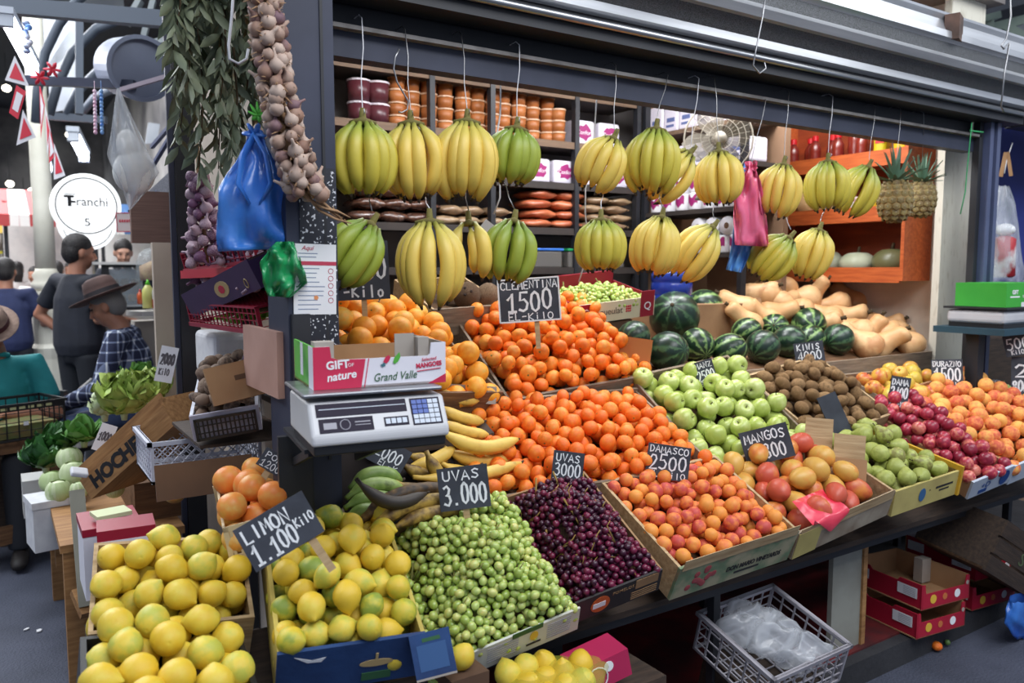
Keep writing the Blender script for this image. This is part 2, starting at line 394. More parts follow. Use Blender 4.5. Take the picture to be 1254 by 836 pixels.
for x in (1.1, 2.6, 4.1):
    MB().bar((x, 2.42, .1), (x, 2.42, .9), .03, .03, up=V((1,0,0))).build('leg', STEEL_D, t)
MB().box(1.0, 4.2, 2.5, 2.53, .1, .8).build('back_board', W_DARK, t)
# ---------------------------------------------------------------- fruit meshes (unit radius) and skins
def fr(name, c, c2, c3=None, rough=.42, ns=2.2, bump=.12, bs=30, nmix=(.35, .62), rnd=.45, coat=0, sss=0, spec=.45):
    return mat(name, c, rough, c2=c2, c3=c3, ns=ns, nmix=nmix, bump=bump, bs=bs, rnd=rnd, coat=coat, detail=3, sss=sss, spec=spec)
M_CLEM = fr('clementine_peel', (232, 110, 30), (240, 134, 42), (236, 152, 62), bump=.25, bs=26)
M_MAND = fr('mandarin_peel', (236, 114, 26), (243, 142, 42), (240, 160, 62), bump=.25, bs=26)
M_ORNG = fr('orange_peel', (240, 150, 36), (246, 172, 56), (232, 178, 80), bump=.2, bs=34)
M_LEM = fr('lemon_peel', (222, 184, 50), (222, 198, 72), (188, 188, 76), bump=.22, bs=22, rough=.36, ns=1.0)
M_LEMG = fr('greenish_lemon_peel', (222, 186, 56), (196, 186, 62), (136, 156, 62), bump=.22, bs=22, rough=.36, rnd=.7, ns=.9)
M_APR = fr('apricot_skin', (232, 150, 64), (226, 122, 64), (196, 76, 68), bump=.03, rough=.55, rnd=.6, ns=1.1)
M_APP = fr('green_apple_skin', (166, 182, 86), (182, 196, 108), (196, 206, 132), bump=.02, rough=.3, coat=.2, ns=1.6)
M_APY = fr('yellow_apple_skin', (206, 178, 70), (212, 150, 66), (190, 92, 56), bump=.02, rough=.35, ns=1.6)
M_KIWI = fr('kiwi_skin', (122, 92, 58), (148, 116, 78), (104, 78, 50), bump=.4, bs=40, rough=.9)
M_PLUM = fr('red_plum_skin', (140, 34, 56), (182, 54, 74), (218, 128, 108), bump=.02, rough=.3, coat=.2, rnd=.6)
M_PEA = fr('peach_skin', (238, 176, 90), (228, 136, 78), (204, 92, 64), bump=.05, rough=.7, rnd=.5)
M_PEAR = fr('pear_skin', (154, 162, 80), (176, 184, 98), (134, 130, 70), bump=.08, rough=.45, rnd=.5)
M_MANG = fr('mango_skin', (196, 84, 60), (216, 136, 58), (212, 164, 76), bump=.04, rough=.4, coat=.1, ns=.8, rnd=.75, nmix=(.3, .55))
M_POM = fr('pink_pomelo_peel', (232, 132, 56), (226, 160, 78), (226, 182, 106), bump=.1, rough=.4, ns=1.4)
M_GG = mat('green_grape_skin', (156, 178, 84), .24, c2=(186, 202, 116), c3=(198, 202, 118), ns=.8, rnd=.9, coat=.35, sss=.55, nmix=(.25, .7))
M_GD = mat('dark_grape_skin', (58, 16, 40), .32, c2=(110, 26, 58), ns=.8, rnd=1.0, nmix=(.45, .75), coat=.15)
M_STEM = mat('green_brown_stem', (118, 116, 56), .8)
M_STEMB = mat('dark_fruit_stem', (70, 56, 34), .9)
M_COCO = mat('coconut_fibre', (164, 134, 104), .95, c2=(116, 90, 66), ns=3, stretch=(9, 9, 1.2), bump=.9, bs=14, rnd=.4)
M_SQ = fr('butternut_skin', (210, 160, 108), (222, 180, 130), (196, 142, 96), bump=.04, rough=.45, ns=1.2)
def melon_mat(name, dark, mid, pale):
    m = mat(name, dark, .32, rnd=.2, coat=.15); nt = m.node_tree; N = nt.nodes; L = nt.links
    tc = N.new('ShaderNodeTexCoord'); gr = N.new('ShaderNodeTexGradient'); gr.gradient_type = 'RADIAL'; L.new(tc.outputs['Object'], gr.inputs[0])
    no = N.new('ShaderNodeTexNoise'); no.inputs['Scale'].default_value = 4; no.inputs['Detail'].default_value = 4; L.new(tc.outputs['Object'], no.inputs['Vector'])
    a = N.new('ShaderNodeMath'); a.operation = 'MULTIPLY_ADD'; a.inputs[1].default_value = .09; L.new(no.outputs['Fac'], a.inputs[0]); L.new(gr.outputs['Fac'], a.inputs[2])
    s_ = N.new('ShaderNodeMath'); s_.operation = 'MULTIPLY'; s_.inputs[1].default_value = 2*PI*9; L.new(a.outputs[0], s_.inputs[0])
    c = N.new('ShaderNodeMath'); c.operation = 'SINE'; L.new(s_.outputs[0], c.inputs[0])
    b2 = N.new('ShaderNodeMath'); b2.operation = 'MULTIPLY_ADD'; b2.inputs[1].default_value = .35; L.new(c.outputs[0], b2.inputs[0]); L.new(no.outputs['Fac'], b2.inputs[2])
    r = N.new('ShaderNodeValToRGB'); e = r.color_ramp.elements; e[0].position = .42; e[0].color = rgb(dark); e[1].position = .84; e[1].color = rgb(pale)
    x = e.new(.62); x.color = rgb(mid); L.new(b2.outputs[0], r.inputs['Fac']); L.new(r.outputs['Color'], N['Principled BSDF'].inputs['Base Color'])
    return m
M_MEL = melon_mat('striped_watermelon_rind', (22, 46, 30), (44, 84, 44), (128, 158, 92))
M_MELD = melon_mat('dark_watermelon_rind', (24, 46, 34), (34, 62, 42), (72, 104, 70))
def lat(name, prof, m, n=20, bend=0, fn=None):
    mb = MB(); mb.lathe(prof, n, 0, None, fn)
    if bend: mb.v = [(x+bend*z*z, y, z) for x, y, z in mb.v]
    return mb.mesh(name, m, True)
def ballprof(squ=1, dt=0, db=0, k=12):
    out = []
    for i in range(k+1):
        a = PI*i/k; r = math.sin(a); z = -math.cos(a)*squ
        z -= dt*math.exp(-(r/.28)**2) if z > 0 else 0
        z += db*math.exp(-(r/.28)**2) if z < 0 else 0
        out.append((r, z))
    return out
def lump(seed, amt):
    rg = random.Random(seed); ph = [rg.uniform(0, 6) for _ in range(4)]
    return lambda a, z: 1+amt*(math.sin(2*a+ph[0])*.5+math.sin(3*a+ph[1]+z*2)*.35+math.sin(z*3+ph[2])*.3)
def variants(nm, k, prof, m, amt=.03, bend=0): return [lat(nm, prof, m, 20, bend, lump(i, amt)) for i in range(k)]
ME_CLEM = variants('clementine', 4, ballprof(.88, .08, .06), M_CLEM, .035)
ME_MAND = variants('mandarin', 4, ballprof(.86, .08, .06), M_MAND, .035)
ME_ORNG = variants('orange', 4, ballprof(.96, .05, .04), M_ORNG, .03)
lp = [(0, -1.32), (.09, -1.28), (.17, -1.18), (.36, -1.04), (.68, -.74), (.92, -.36), (1, 0), (.93, .36), (.72, .7), (.46, .95), (.24, 1.08), (.12, 1.13), (.08, 1.08), (0, 1.07)]
lp2 = [(0, -1.12), (.1, -1.09), (.3, -1.0), (.66, -.74), (.93, -.36), (1, 0), (.95, .36), (.76, .68), (.46, .9), (.2, 1.0), (.1, 1.02), (0, .98)]
ME_LEM = variants('lemon', 3, lp, M_LEM, .04)+variants('lemon', 3, lp2, M_LEM, .05)
ME_LEMG = variants('lemon', 3, lp, M_LEMG, .05)+variants('lemon', 2, lp2, M_LEMG, .05)+variants('lemon', 2, lp, M_LEM, .05)
ME_APR = variants('apricot', 3, ballprof(.98, .1, .03), M_APR, .04)
ME_APP = variants('green_apple', 3, [(0, -.72), (.15, -.84), (.42, -.9), (.72, -.72), (.93, -.34), (1, .06), (.95, .42), (.76, .72), (.48, .86), (.25, .84), (.1, .7), (0, .6)], M_APP, .035)
ME_APY = variants('yellow_apple', 3, [(0, -.72), (.15, -.84), (.42, -.9), (.72, -.72), (.93, -.34), (1, .06), (.95, .42), (.76, .72), (.48, .86), (.25, .84), (.1, .7), (0, .6)], M_APY, .035)
ME_KIWI = variants('kiwi', 3, [(r*.88, z*1.18) for r, z in ballprof(1, .02, .02)], M_KIWI, .04)
ME_PLUM = variants('plum', 3, ballprof(.97, .14, .03), M_PLUM, .025)
ME_PEA = variants('peach', 3, ballprof(.95, .16, .0), M_PEA, .035)
ME_PEAR = variants('pear', 3, [(0, -.86), (.2, -.9), (.55, -.8), (.86, -.5), (1, -.1), (.93, .28), (.74, .62), (.55, .9), (.44, 1.14), (.32, 1.32), (.16, 1.42), (0, 1.42)], M_PEAR, .04, .06)
ME_MANG = variants('mango', 3, [(0, -1.28), (.25, -1.22), (.56, -1.0), (.85, -.58), (.98, -.1), (1, .3), (.88, .72), (.62, 1.02), (.3, 1.18), (0, 1.2)], M_MANG, .05, .1)
ME_POM = variants('pomelo', 3, ballprof(.94, .04, .02), M_POM, .03)
ME_COCO = variants('coconut', 2, ballprof(1.08, 0, 0), M_COCO, .05)
ME_SQ = [lat('butternut_squash', [(0, -.98), (.18, -1.0), (.5, -.96), (.82, -.72), (1, -.28), (.95, .1), (.76, .5), (.62, .84), (.58, 1.2), (.6, 1.6), (.58, 1.86), (.4, 2.04), (.14, 2.1), (0, 2.1)], M_SQ, 22, b, lump(i, .03)) for i, b in enumerate((.0, .09, -.06))]
ME_MEL = variants('watermelon', 2, ballprof(1.06, .02, .02, 16), M_MEL, .02)
ME_MELD = variants('watermelon', 2, ballprof(1.04, .02, .02, 16), M_MELD, .02)
ME_BERG = [lat('berry', [(r*.97, z*1.16) for r, z in ballprof(1, 0, 0, 8)], M_GG, 12)]
ME_BERD = [lat('berry', ballprof(1, 0, 0, 8), M_GD, 12)]
def stem_mesh(nm, h, r, m, z0):
    mb = MB(); mb.tube([(0, 0, z0), (.02, .01, z0+h*.6), (.06, .02, z0+h)], [r, r*.8, r*1.1], 6); return mb.mesh(nm, m, True)
ST_APP = stem_mesh('stem', .4, .045, M_STEMB, .58); ST_PEAR = stem_mesh('stem', .5, .06, M_STEMB, 1.4); ST_SQ = stem_mesh('stem', .3, .16, M_STEMB, 2.06)
CAL = MB(); CAL.lathe([(0, .80), (.10, .815), (.13, .80), (.05, .79)], 6); CAL = CAL.mesh('calyx', M_STEM, True)
CALO = MB(); CALO.lathe([(0, .90), (.08, .925), (.1, .905), (.04, .89)], 6); CALO = CALO.mesh('calyx', M_STEM, True)
EYE = MB()
for k in range(3): EYE.ell((.28*math.cos(k*2.1), .28*math.sin(k*2.1), 1.02), .13, .13, .05, 8, 5)
EYE = EYE.mesh('eye_spot', mat('coconut_eye', (50, 36, 28), .95), True)
# ---------------------------------------------------------------- crates
CR = {}
def crate(key, label, FL, FR, BL, h, name='wooden_crate', cat='crate', mats=None, th=.01, gap=False, top=None, thick=.1, liner=LINER, front_h=None, back_h=None, sides=(1, 1), parts=(1, 1), group=None, front_extra=0):
    a = at(FL[0], FL[1], Y=FL[2]); b = at(FR[0], FR[1], Y=FR[2]); c = at(BL[0], BL[1], Y=BL[2])
    ex = (b-a).normalized(); e = c-a; ey = e-ex*e.dot(ex); w = (b-a).length; l = ey.length
    M = basis(a, ex, ey)
    mf, ms = (mats or (W_PALE, W_PALE))
    t = thing(name, label, cat, M, group)
    fh = front_h or 0; bh = back_h or 0
    if parts[0]: MB().box(-th, w+th, -th, 0, -h, fh).build('front_panel', mf, t)
    if parts[1]: MB().box(-th, w+th, l, l+th, -h, bh).build('back_panel', ms, t)
    if sides[0]: MB().box(-th, 0, 0, l, -h, 0).build('side_panel', ms, t)
    if sides[1]: MB().box(w, w+th, 0, l, -h, 0).build('side_panel', ms, t)
    MB().box(0, w, 0, l, -h, -h+th).build('floor_board', ms, t)
    if top:
        g = MB(); nu, nv = 10, 10
        g.grid(lambda u, v: (.002+u*(w-.004), .002+v*(l-.004), min(max(top(u*w, v*l, w, l)-thick, -h+th+.002), 9)), nu, nv)
        g.build('liner', liner, t, smooth=True)
    CR[key] = (M, w, l, h, t, a, b, c); return CR[key]
def heap(key, top, thick, r0, r1, seed, **k):
    M, w, l, *_ = CR[key]
    k.setdefault('m', .45); return pack(w, l, r0, r1, lambda u, v: top(u, v, w, l), thick, seed, **k)
def dome(h0, hc, pu=1, pv=1, back=0):
    return lambda u, v, w, l: h0+hc*(max(0, 4*u/w*(1-u/w))**pu)*(max(0, 4*v/l*(1-v/l))**pv)+back*v/l
def fruit_crate(key, label, FL, FR, BL, h, topf, thick, r0, r1, seed, meshes, fname, flabel, fcat, fgroup, part=None, lie=None, upright=None, pk={}, **k):
    crate(key, label, FL, FR, BL, h, top=topf, thick=thick, **k)
    pts = heap(key, topf, thick, r0, r1, seed, **pk)
    M = CR[key][0]
    o = scatter(pts, M, meshes, fname, flabel, fcat, fgroup, seed, part, lie, upright)
    print('HEAP', key, len(pts), 'w %.2f l %.2f' % CR[key][1:3]); return o
# lemons, three crates
fruit_crate('lemA', 'pale slatted crate of yellow lemons behind the black lemon crate', (114, 772, 1.90), (306, 752, 1.86), (113, 668, 2.16), .12, dome(.012, .05, .5, .5), .12, .031, .037, 1, ME_LEM, 'lemon', 'yellow lemon in the pale slatted crate above the aisle floor', 'lemon', 'lemons in the pale slatted crate')
fruit_crate('lemB', 'black plastic crate of large yellow lemons at the aisle corner', (108, 880, 1.60), (312, 850, 1.58), (112, 782, 1.87), .14, dome(.02, .04, .6, .4, .01), .12, .033, .039, 2, ME_LEM, 'lemon', 'large yellow lemon in the black crate nearest the aisle', 'lemon', 'lemons in the black plastic crate', mats=(BLACKP, BLACKP), name='plastic_crate', th=.012)
BLUEC = mat('worn_blue_crate_paper', (36, 72, 124), .7, c2=(24, 50, 94), ns=5, bump=.1)
YELC = mat('yellow_crate_paper', (196, 176, 84), .75, c2=(160, 138, 66), ns=6)
fruit_crate('lemC', 'blue fronted box of lemons below the LIMON sign', (345, 797, 1.66), (515, 773, 1.60), (385, 640, 2.02), .13, dome(.0, .075, .5, .6, .02), .14, .029, .035, 3, ME_LEMG, 'lemon', 'yellow green lemon in the blue box under the LIMON sign', 'lemon', 'lemons in the blue box', mats=(BLUEC, YELC), name='cardboard_box', cat='box')
# apricots, mangoes, pears, plums, peaches
DONM = mat('vineyard_crate_label', (166, 158, 128), .7, c2=(104, 128, 96), c3=(150, 84, 78), ns=9, nmix=(.42, .56), detail=5)
fruit_crate('apr', 'apricot crate with a printed vineyard label on its front', (834, 693, 1.6), (974, 648, 1.58), (738, 592, 1.95), .125, dome(.006, .022, .5, .5), .08, .021, .0255, 4, ME_APR, 'apricot', 'small orange red apricot in the crate with the vineyard label', 'apricot', 'apricots in the labelled crate', mats=(DONM, W_PALE))
TORN = mat('torn_crate_paper', (178, 166, 146), .85, c2=(128, 108, 88), ns=7, bump=.2, bs=20)
fruit_crate('man', 'wooden mango crate with torn paper front', (978, 650, 1.6), (1092, 600, 1.58), (880, 570, 1.95), .11, dome(.008, .03, .6, .6, .01), .10, .036, .043, 9, ME_MANG, 'mango', 'red and yellow mango in the crate with the torn paper front', 'mango', 'mangoes in the torn paper crate', mats=(TORN, W_PALE), lie=25, pk=dict(keep=.97, m=1))
YELF = mat('yellow_printed_crate_board', (196, 182, 110), .8, c2=(168, 152, 92), ns=6)
fruit_crate('pear', 'crate of green pears with a worn yellow front', (1096, 600, 1.6), (1172, 575, 1.58), (1046, 528, 2.0), .10, dome(.0, .075, .6, .6, .03), .12, .031, .036, 6, ME_PEAR, 'pear', 'green pear in the crate with the worn yellow front', 'pear', 'green pears in the yellow crate', ('stem', ST_PEAR), lie=30, mats=(YELF, W_PALE), pk=dict(keep=1.0))
BLUEL = mat('white_blue_printed_card', (196, 204, 214), .7, c2=(176, 186, 200), ns=6)
fruit_crate('plum', 'crate of red plums with a white and blue printed front', (1192, 588, 1.60), (1238, 569, 1.56), (1056, 500, 2.10), .09, dome(.02, .03, .6, .6, .03), .11, .026, .030, 7, ME_PLUM, 'plum', 'red plum heaped between the green pears and the peaches', 'plum', 'red plums', mats=(BLUEL, CARD), pk=dict(m=.1), sides=(1, 0))
fruit_crate('pea', 'crate of orange peaches with a white and blue printed front', (1241, 569, 1.57), (1345, 527, 1.52), (1104, 478, 2.15), .09, dome(.01, .02, .5, .5, .0), .10, .032, .037, 17, ME_PEA, 'peach', 'orange peach heaped beside the red plums', 'peach', 'orange peaches', mats=(BLUEL, CARD), pk=dict(m=.1))
# clementines
fruit_crate('clemF', 'low wooden crate of clementines behind the dark grapes', (598, 608, 2.0), (872, 568, 1.92), (628, 492, 2.42), .13, dome(.015, .045, .4, .5, .005), .11, .0255, .0305, 8, ME_CLEM, 'clementine', 'small orange clementine in the wide crate behind the dark grapes', 'clementine', 'clementines in the wide crate', ('calyx', CAL), mats=(W_GREY, W_GREY), back_h=.012)
fruit_crate('clemR', 'upper crate of mandarins under the CLEMENTINA sign', (624, 487, 2.46), (797, 457, 2.38), (545, 385, 2.95), .14, dome(.03, .05, .4, .5, .0), .12, .028, .034, 10, ME_MAND, 'mandarin', 'orange mandarin in the upper crate under the CLEMENTINA sign', 'mandarin', 'mandarins in the upper crate', ('calyx', CAL), mats=(W_GREY, W_GREY))
fruit_crate('orng', 'crate of large oranges behind the mango box', (470, 480, 2.2), (612, 478, 2.3), (415, 365, 2.75), .14, dome(.03, .05, .4, .5, .0), .14, .036, .043, 11, ME_ORNG, 'orange', 'large orange in the crate behind the mango box', 'orange', 'oranges behind the scale', ('calyx', CALO), mats=(W_BROWN, W_GREY))
# apples, kiwis and the fruit on the right
fruit_crate('app', 'wooden crate of green apples before the watermelons', (872, 572, 1.98), (992, 536, 1.95), (800, 456, 2.40), .13, dome(.02, .03, .5, .5), .12, .038, .044, 12, ME_APP, 'green_apple', 'shiny green apple in the crate before the watermelons', 'apple', 'green apples', ('stem', ST_APP), upright=70, mats=(W_PALE, W_GREY))
fruit_crate('kiwi', 'wooden crate of brown kiwis beside the green apples', (1006, 536, 1.98), (1090, 505, 1.98), (935, 455, 2.34), .12, dome(.0, .05, .5, .5, .02), .10, .028, .032, 13, ME_KIWI, 'kiwi', 'brown kiwi in the crate beside the green apples', 'kiwi', 'brown kiwis', lie=40, mats=(W_PALE, W_PALE))
fruit_crate('apy', 'shallow crate of yellow red apples beyond the kiwis', (1094, 494, 2.08), (1175, 482, 2.1), (1062, 456, 2.34), .10, dome(.01, .05, .5, .5), .11, .036, .041, 14, ME_APY, 'yellow_apple', 'yellow apple with a red flush in the shallow crate beyond the kiwis', 'apple', 'yellow red apples', ('stem', ST_APP), upright=60, mats=(W_BROWN, W_GREY))
# ---------------------------------------------------------------- melon and squash bin
t = thing('produce_bin', 'sloped wooden bin holding watermelons and butternut squash behind the kiwis', 'bin', (0, 0, 0))
f0 = at(818, 464, Y=2.40); f1 = at(1142, 430, Y=2.36)
mb = MB(); mb.add([(f0.x,2.40,.93),(f1.x,2.36,.93),(f1.x,2.36,f1.z),(f0.x,2.40,f0.z),(f0.x,2.42,.93),(f1.x,2.38,.93),(f1.x,2.38,f1.z),(f0.x,2.42,f0.z)],
    [(0,1,2,3),(7,6,5,4),(3,2,6,7),(0,3,7,4),(1,5,6,2),(0,4,5,1)]); mb.build('front_board', W_GREY, t)
def bed(y): return 1.135+(y-2.42)*.30
mb = MB(); x0, x1 = f0.x, 4.24; mb.add([(x0,2.42,bed(2.42)),(x1,2.42,bed(2.42)),(x1,3.45,bed(3.45)),(x0,3.45,bed(3.45)),(x0,2.42,bed(2.42)-.02),(x1,2.42,bed(2.42)-.02),(x1,3.45,bed(3.45)-.02),(x0,3.45,bed(3.45)-.02)],
    [(0,1,2,3),(7,6,5,4),(0,4,5,1),(1,5,6,2),(2,6,7,3),(3,7,4,0)]); mb.build('floor_board', W_BROWN, t)
MB().box(x0-.02, x0, 2.42, 3.45, .97, bed(2.5)).build('side_panel', W_GREY, t)
mel = [(776,412,40,2.62,1,'dark watermelon half hidden behind the mandarin heap'),(826,388,62,2.84,1,'largest dark round watermelon at the top of the pile'),(862,386,44,3.02,0,'watermelon partly hidden behind the largest dark one'),
 (818,430,50,2.52,1,'round watermelon at the corner of the bin next to the mandarins'),(854,424,42,2.6,0,'striped watermelon with a yellow patch, second along the front of the bin'),(893,431,42,2.52,0,'striped watermelon above the small apple price sign'),
 (914,408,36,2.72,0,'striped watermelon in the second row above the apples'),(934,433,42,2.52,1,'dark green watermelon in front, left of the KIWIS sign'),(948,408,36,2.74,0,'boldly striped watermelon in the second row left of the squash'),
 (966,430,40,2.56,1,'watermelon just left of the KIWIS sign'),(990,404,42,2.72,0,'striped watermelon lying against the pale squash'),(992,424,36,2.58,0,'striped watermelon directly behind the KIWIS sign'),(1026,428,38,2.54,1,'dark watermelon at the right end of its row, beside the squash')]
rg = random.Random(5)
for px, py, d_, Y, dk, lb in mel:
    p = at(px, py, Y=Y); r = px2m(p, d_)/2
    p.z = max(p.z, bed(p.y)+r*.98)
    o = link('watermelon', rg.choice(ME_MELD if dk else ME_MEL), None, T(p) @ RZ(rg.uniform(0, 360)) @ RX(rg.choice([60, 75, 100])) @ RY(rg.uniform(-20, 20)) @ S(r), lb, 'watermelon', 'watermelons in the bin')
    mb = MB(); mb.lathe([(.09, 1.0), (.07, 1.05), (.03, 1.06)], 8); mb.build('stem_scar', M_STEMB, o, smooth=True)
sq = [(905,374),(928,358),(941,362),(962,353),(958,371),(936,388),(997,360),(972,382),(1010,386),(1041,366),(1033,388),(1059,390),(1092,384),(1118,407),(1082,404),(1046,412),(1018,406),(1077,424),(1098,420),(1122,424),(1054,434),(1000,400),(1068,372),(1020,372),(1080,440),(1108,436),(1062,420),(980,366),(1036,404),(912,392),(950,384)]
for i, (px, py) in enumerate(sq):
    Y = 2.50+(434-py)/80*.55; r = rg.uniform(.066, .082); p = at(px, py, Y=Y); p.z = max(p.z, bed(p.y)+r*.9)
    end_on = py in (353, 371, 362) or i in (4, 18)
    a = (70, -65, 80, 100, -50, 60, -40, 95, 70, 50, -80, 60, 90, 85, -60, 75, 65, 80, 110, 60)[i % 20]+rg.uniform(-12, 12)
    M = facing(p) @ RY(rg.uniform(150, 210)) @ RX(rg.uniform(-20, 25)) @ S(r) if end_on else facing(p) @ RZ(a) @ RX(-90+rg.uniform(-15, 15)) @ RZ(rg.uniform(0, 360)) @ S(r) @ T(0, 0, -.4)
    o = link('butternut_squash', rg.choice(ME_SQ), None, M, 'pale tan butternut squash heaped at the back of the bin', 'squash', 'butternut squash')
    link('stem', ST_SQ, o)
# coconuts
crate('coco', 'small slatted crate holding coconuts behind the oranges', (532, 378, 2.86), (616, 372, 2.86), (545, 340, 3.2), .12, mats=(W_GREY, W_PALE))
MB().box(.0, .4, .0, .3, -.1, -.05, 0).build('liner', LINER, CR['coco'][4])
for px, py, r, Y, lb in ((552,350,13,3.04,'coconut behind the others, nearest the hanging bananas'),(572,362,17,2.96,'largest coconut, in the middle of the three'),(598,363,16,2.96,'coconut with three dark eye spots, beside the CLEMENTINA sign')):
    p = at(px, py, Y=Y); r = px2m(p, r)
    o = link('coconut', ME_COCO[0], None, facing(p) @ RX(-20 if px != 598 else 62) @ S(r), 'brown fibrous '+lb, 'coconut', 'coconuts')
    link('eye_spot', EYE, o)
# ---------------------------------------------------------------- grapes: berries packed in a heap, shared out to bunches
def grapes(key, topf, thick, r0, r1, nb, seed, me, name, label, group, u0=0, nmax=900, inside=None, stemc=M_STEM):
    M, w, l = CR[key][:3]
    pts = pack(w-u0, l, r0, r1, lambda u, v: topf(u+u0, v, w, l), thick, seed, m=.2, nmax=nmax, keep=.93, inside=(lambda u, v: inside(u+u0, v, w, l)) if inside else None, M=60)
    P = np.array([[p.x+u0, p.y, p.z] for p, r in pts]); Rr = [r for p, r in pts]
    rg = np.random.default_rng(seed); C = P[rg.choice(len(P), nb, replace=False)]
    for _ in range(12):
        d = ((P[:, None]-C[None])**2).sum(2); k = d.argmin(1)
        C = np.array([P[k == i].mean(0) if (k == i).any() else C[i] for i in range(nb)])
    rgp = random.Random(seed); tot = 0
    for i in range(nb):
        idx = np.where(k == i)[0]
        if len(idx) == 0: continue
        idx = sorted(idx, key=lambda j: -P[j][2])[:100]
        c = V(C[i]); root = thing(name, label, 'grapes', M @ T(c), group)
        s = MB(); tip = V((rgp.uniform(-.02, .02), .05, .035))
        s.tube([tip, (0, .02, .0), (0, -.05, -.015)], [.003, .0028, .0015], 6)
        for j in idx[:26:3]:
            q = V(P[j])-c; s.tube([(0, q.y*.5, -.008), q*.6, q*.9], [.0016, .0013, .001], 5)
        if len(idx) > 20:
            q = V(P[idx[0]])-c; s.tube([q*.5, q+V((.006, .004, .012)), q+V((.02, .012, .018))], [.0022, .0018, .0014], 5)
        s.build('stalk', stemc, root, smooth=True)
        for j in idx:
            link('berry', me, root, T(V(P[j])-c) @ rrot(rgp) @ S(Rr[j])); tot += 1
    print('GRAPES', key, len(P), tot)
GGB = mat('white_printed_card', (214, 214, 206), .7, c2=(200, 198, 186), ns=5)
KRAFT = mat('kraft_card', (164, 130, 92), .85, c2=(146, 112, 78), ns=6)
def lobes(f, a, k): return lambda u, v, w, l: f(u, v, w, l)+a*math.sin(k*u+1.3*math.sin(k*.7*v))*math.sin(k*.8*v+1)
tg = lobes(dome(-.005, .11, .7, .5, .015), .026, 26)
crate('gg', 'white fronted cardboard box under the heap of green grapes', (556, 806, 1.62), (707, 743, 1.57), (505, 640, 2.0), .09, 'cardboard_box', 'box', (GGB, KRAFT), .006, top=tg, thick=.065, sides=(0, 0))
grapes('gg', tg, .065, .0102, .0126, 11, 31, ME_BERG[0], 'grape_bunch', 'pale green grape bunch heaped between the lemons and the dark grapes', 'green grape bunches', u0=-.06, nmax=950)
BLKC = mat('black_printed_card', (38, 34, 34), .55, c2=(50, 44, 42), ns=5)
td = lobes(dome(-.005, .095, .7, .5, .005), .022, 27)
crate('gd', 'black printed box under the heap of dark grapes', (706, 736, 1.61), (808, 696, 1.57), (630, 606, 1.98), .085, 'cardboard_box', 'box', (BLKC, KRAFT), .006, top=td, thick=.055, sides=(0, 1))
grapes('gd', td, .055, .0085, .0105, 9, 32, ME_BERD[0], 'grape_bunch', 'dark purple grape bunch heaped beside the green grapes', 'dark grape bunches', u0=-.02, nmax=800, stemc=mat('tan_grape_stalk', (150, 120, 60), .8))
QBOX = mat('cream_printed_card', (222, 212, 180), .7, c2=(212, 200, 166), ns=5); QRED = mat('dark_red_card', (150, 22, 44), .6)
tq = dome(.0, .04, .6, .5)
crate('gq', 'cream and dark red box of green grapes behind the mandarins', (707, 374, 2.74), (800, 362, 2.70), (672, 352, 3.05), .09, 'cardboard_box', 'box', (QBOX, QRED), .006, top=tq, thick=.045)
grapes('gq', tq, .045, .0105, .0125, 4, 33, ME_BERG[0], 'grape_bunch', 'green grape bunch in the cream and dark red box', 'green grapes in the cream box', nmax=260)
M, w, l, h, t = CR['gq'][:5]
MB().box(.0, w*.2, -.009, -.006, -h, 0).box(w*.82, w, -.009, -.006, -h, .03).box(0, w, l, l+.01, 0, .05).build('dark_red_end', QRED, t)
Fm = lambda w, h: T(w/2, -.0095, -h/2) @ RX(90)
WPR = mat('white_print', (238, 238, 240), .6); DKP = mat('grey_brown_print', (92, 80, 72), .7)
txt('queulat', .042, DKP, t, T(w*.43, -.0075, -h*.5) @ RX(90))
for x in (.1, .91):
    txt('Q', .05, WPR, t, T(w*x, -.0105, -h*.45) @ RX(90))
mb = MB()
for k in range(9): mb.ell((w*.66+(k % 3-1)*.01, -.0068, -h*.35-(k//3)*.011), .005, .002, .005, 8, 5)
mb.build('printed_grapes', REDP, t, smooth=True)
MB().box(-.02, .3, .0, .3, -.5, -.1).build('stacked_carton_below', CARD_D, t)
# ---------------------------------------------------------------- plantains
M_PLY = mat('ripe_plantain_peel', (222, 186, 88), .5, c2=(206, 166, 74), c3=(70, 54, 36), ns=3.2, nmix=(.4, .66), rnd=.25, stretch=(9, 9, 9), detail=6)
M_PLB = mat('overripe_plantain_peel', (176, 144, 62), .55, c2=(96, 70, 34), c3=(46, 34, 24), ns=4, nmix=(.36, .58), rnd=.25, stretch=(9, 9, 9), detail=6)
M_PLG = mat('green_plantain_peel', (112, 140, 62), .45, c2=(142, 164, 84), c3=(70, 84, 42), ns=3, nmix=(.4, .7), rnd=.3, stretch=(9, 9, 9))
M_PLK = mat('blackened_plantain_peel', (46, 40, 36), .5, c2=(66, 56, 46), ns=12)
M_TIP = mat('dark_banana_tip', (58, 46, 32), .8)
def banana_mesh(L, r, bulge, m, tip, nm='banana', neck=.16, k=12):
    """runs down -z from the crown at the origin, bulging to +x"""
    mb = MB(); P = []; Q = []
    for i in range(k+1):
        t = i/k
        P.append((bulge*math.sin(PI*min(1, t*1.02))**.9+.1*bulge*t, 0, -L*t))
        q = .34 if t < neck*.5 else .34+.66*min(1, (t-neck*.5)/(neck*1.3))**.8
        if t > .8: q *= 1-.72*((t-.8)/.2)**1.6
        Q.append(r*q)
    mb.tube(P, Q, 7, 0, ref=(1, 0, 0))
    e = V(P[-1]); mb.tube([e, e+V((-.004, 0, -.006)), e+V((-.006, 0, -.011))], [r*.26, r*.2, r*.14], 6, 1)
    return mb.mesh(nm, [m, tip], True)
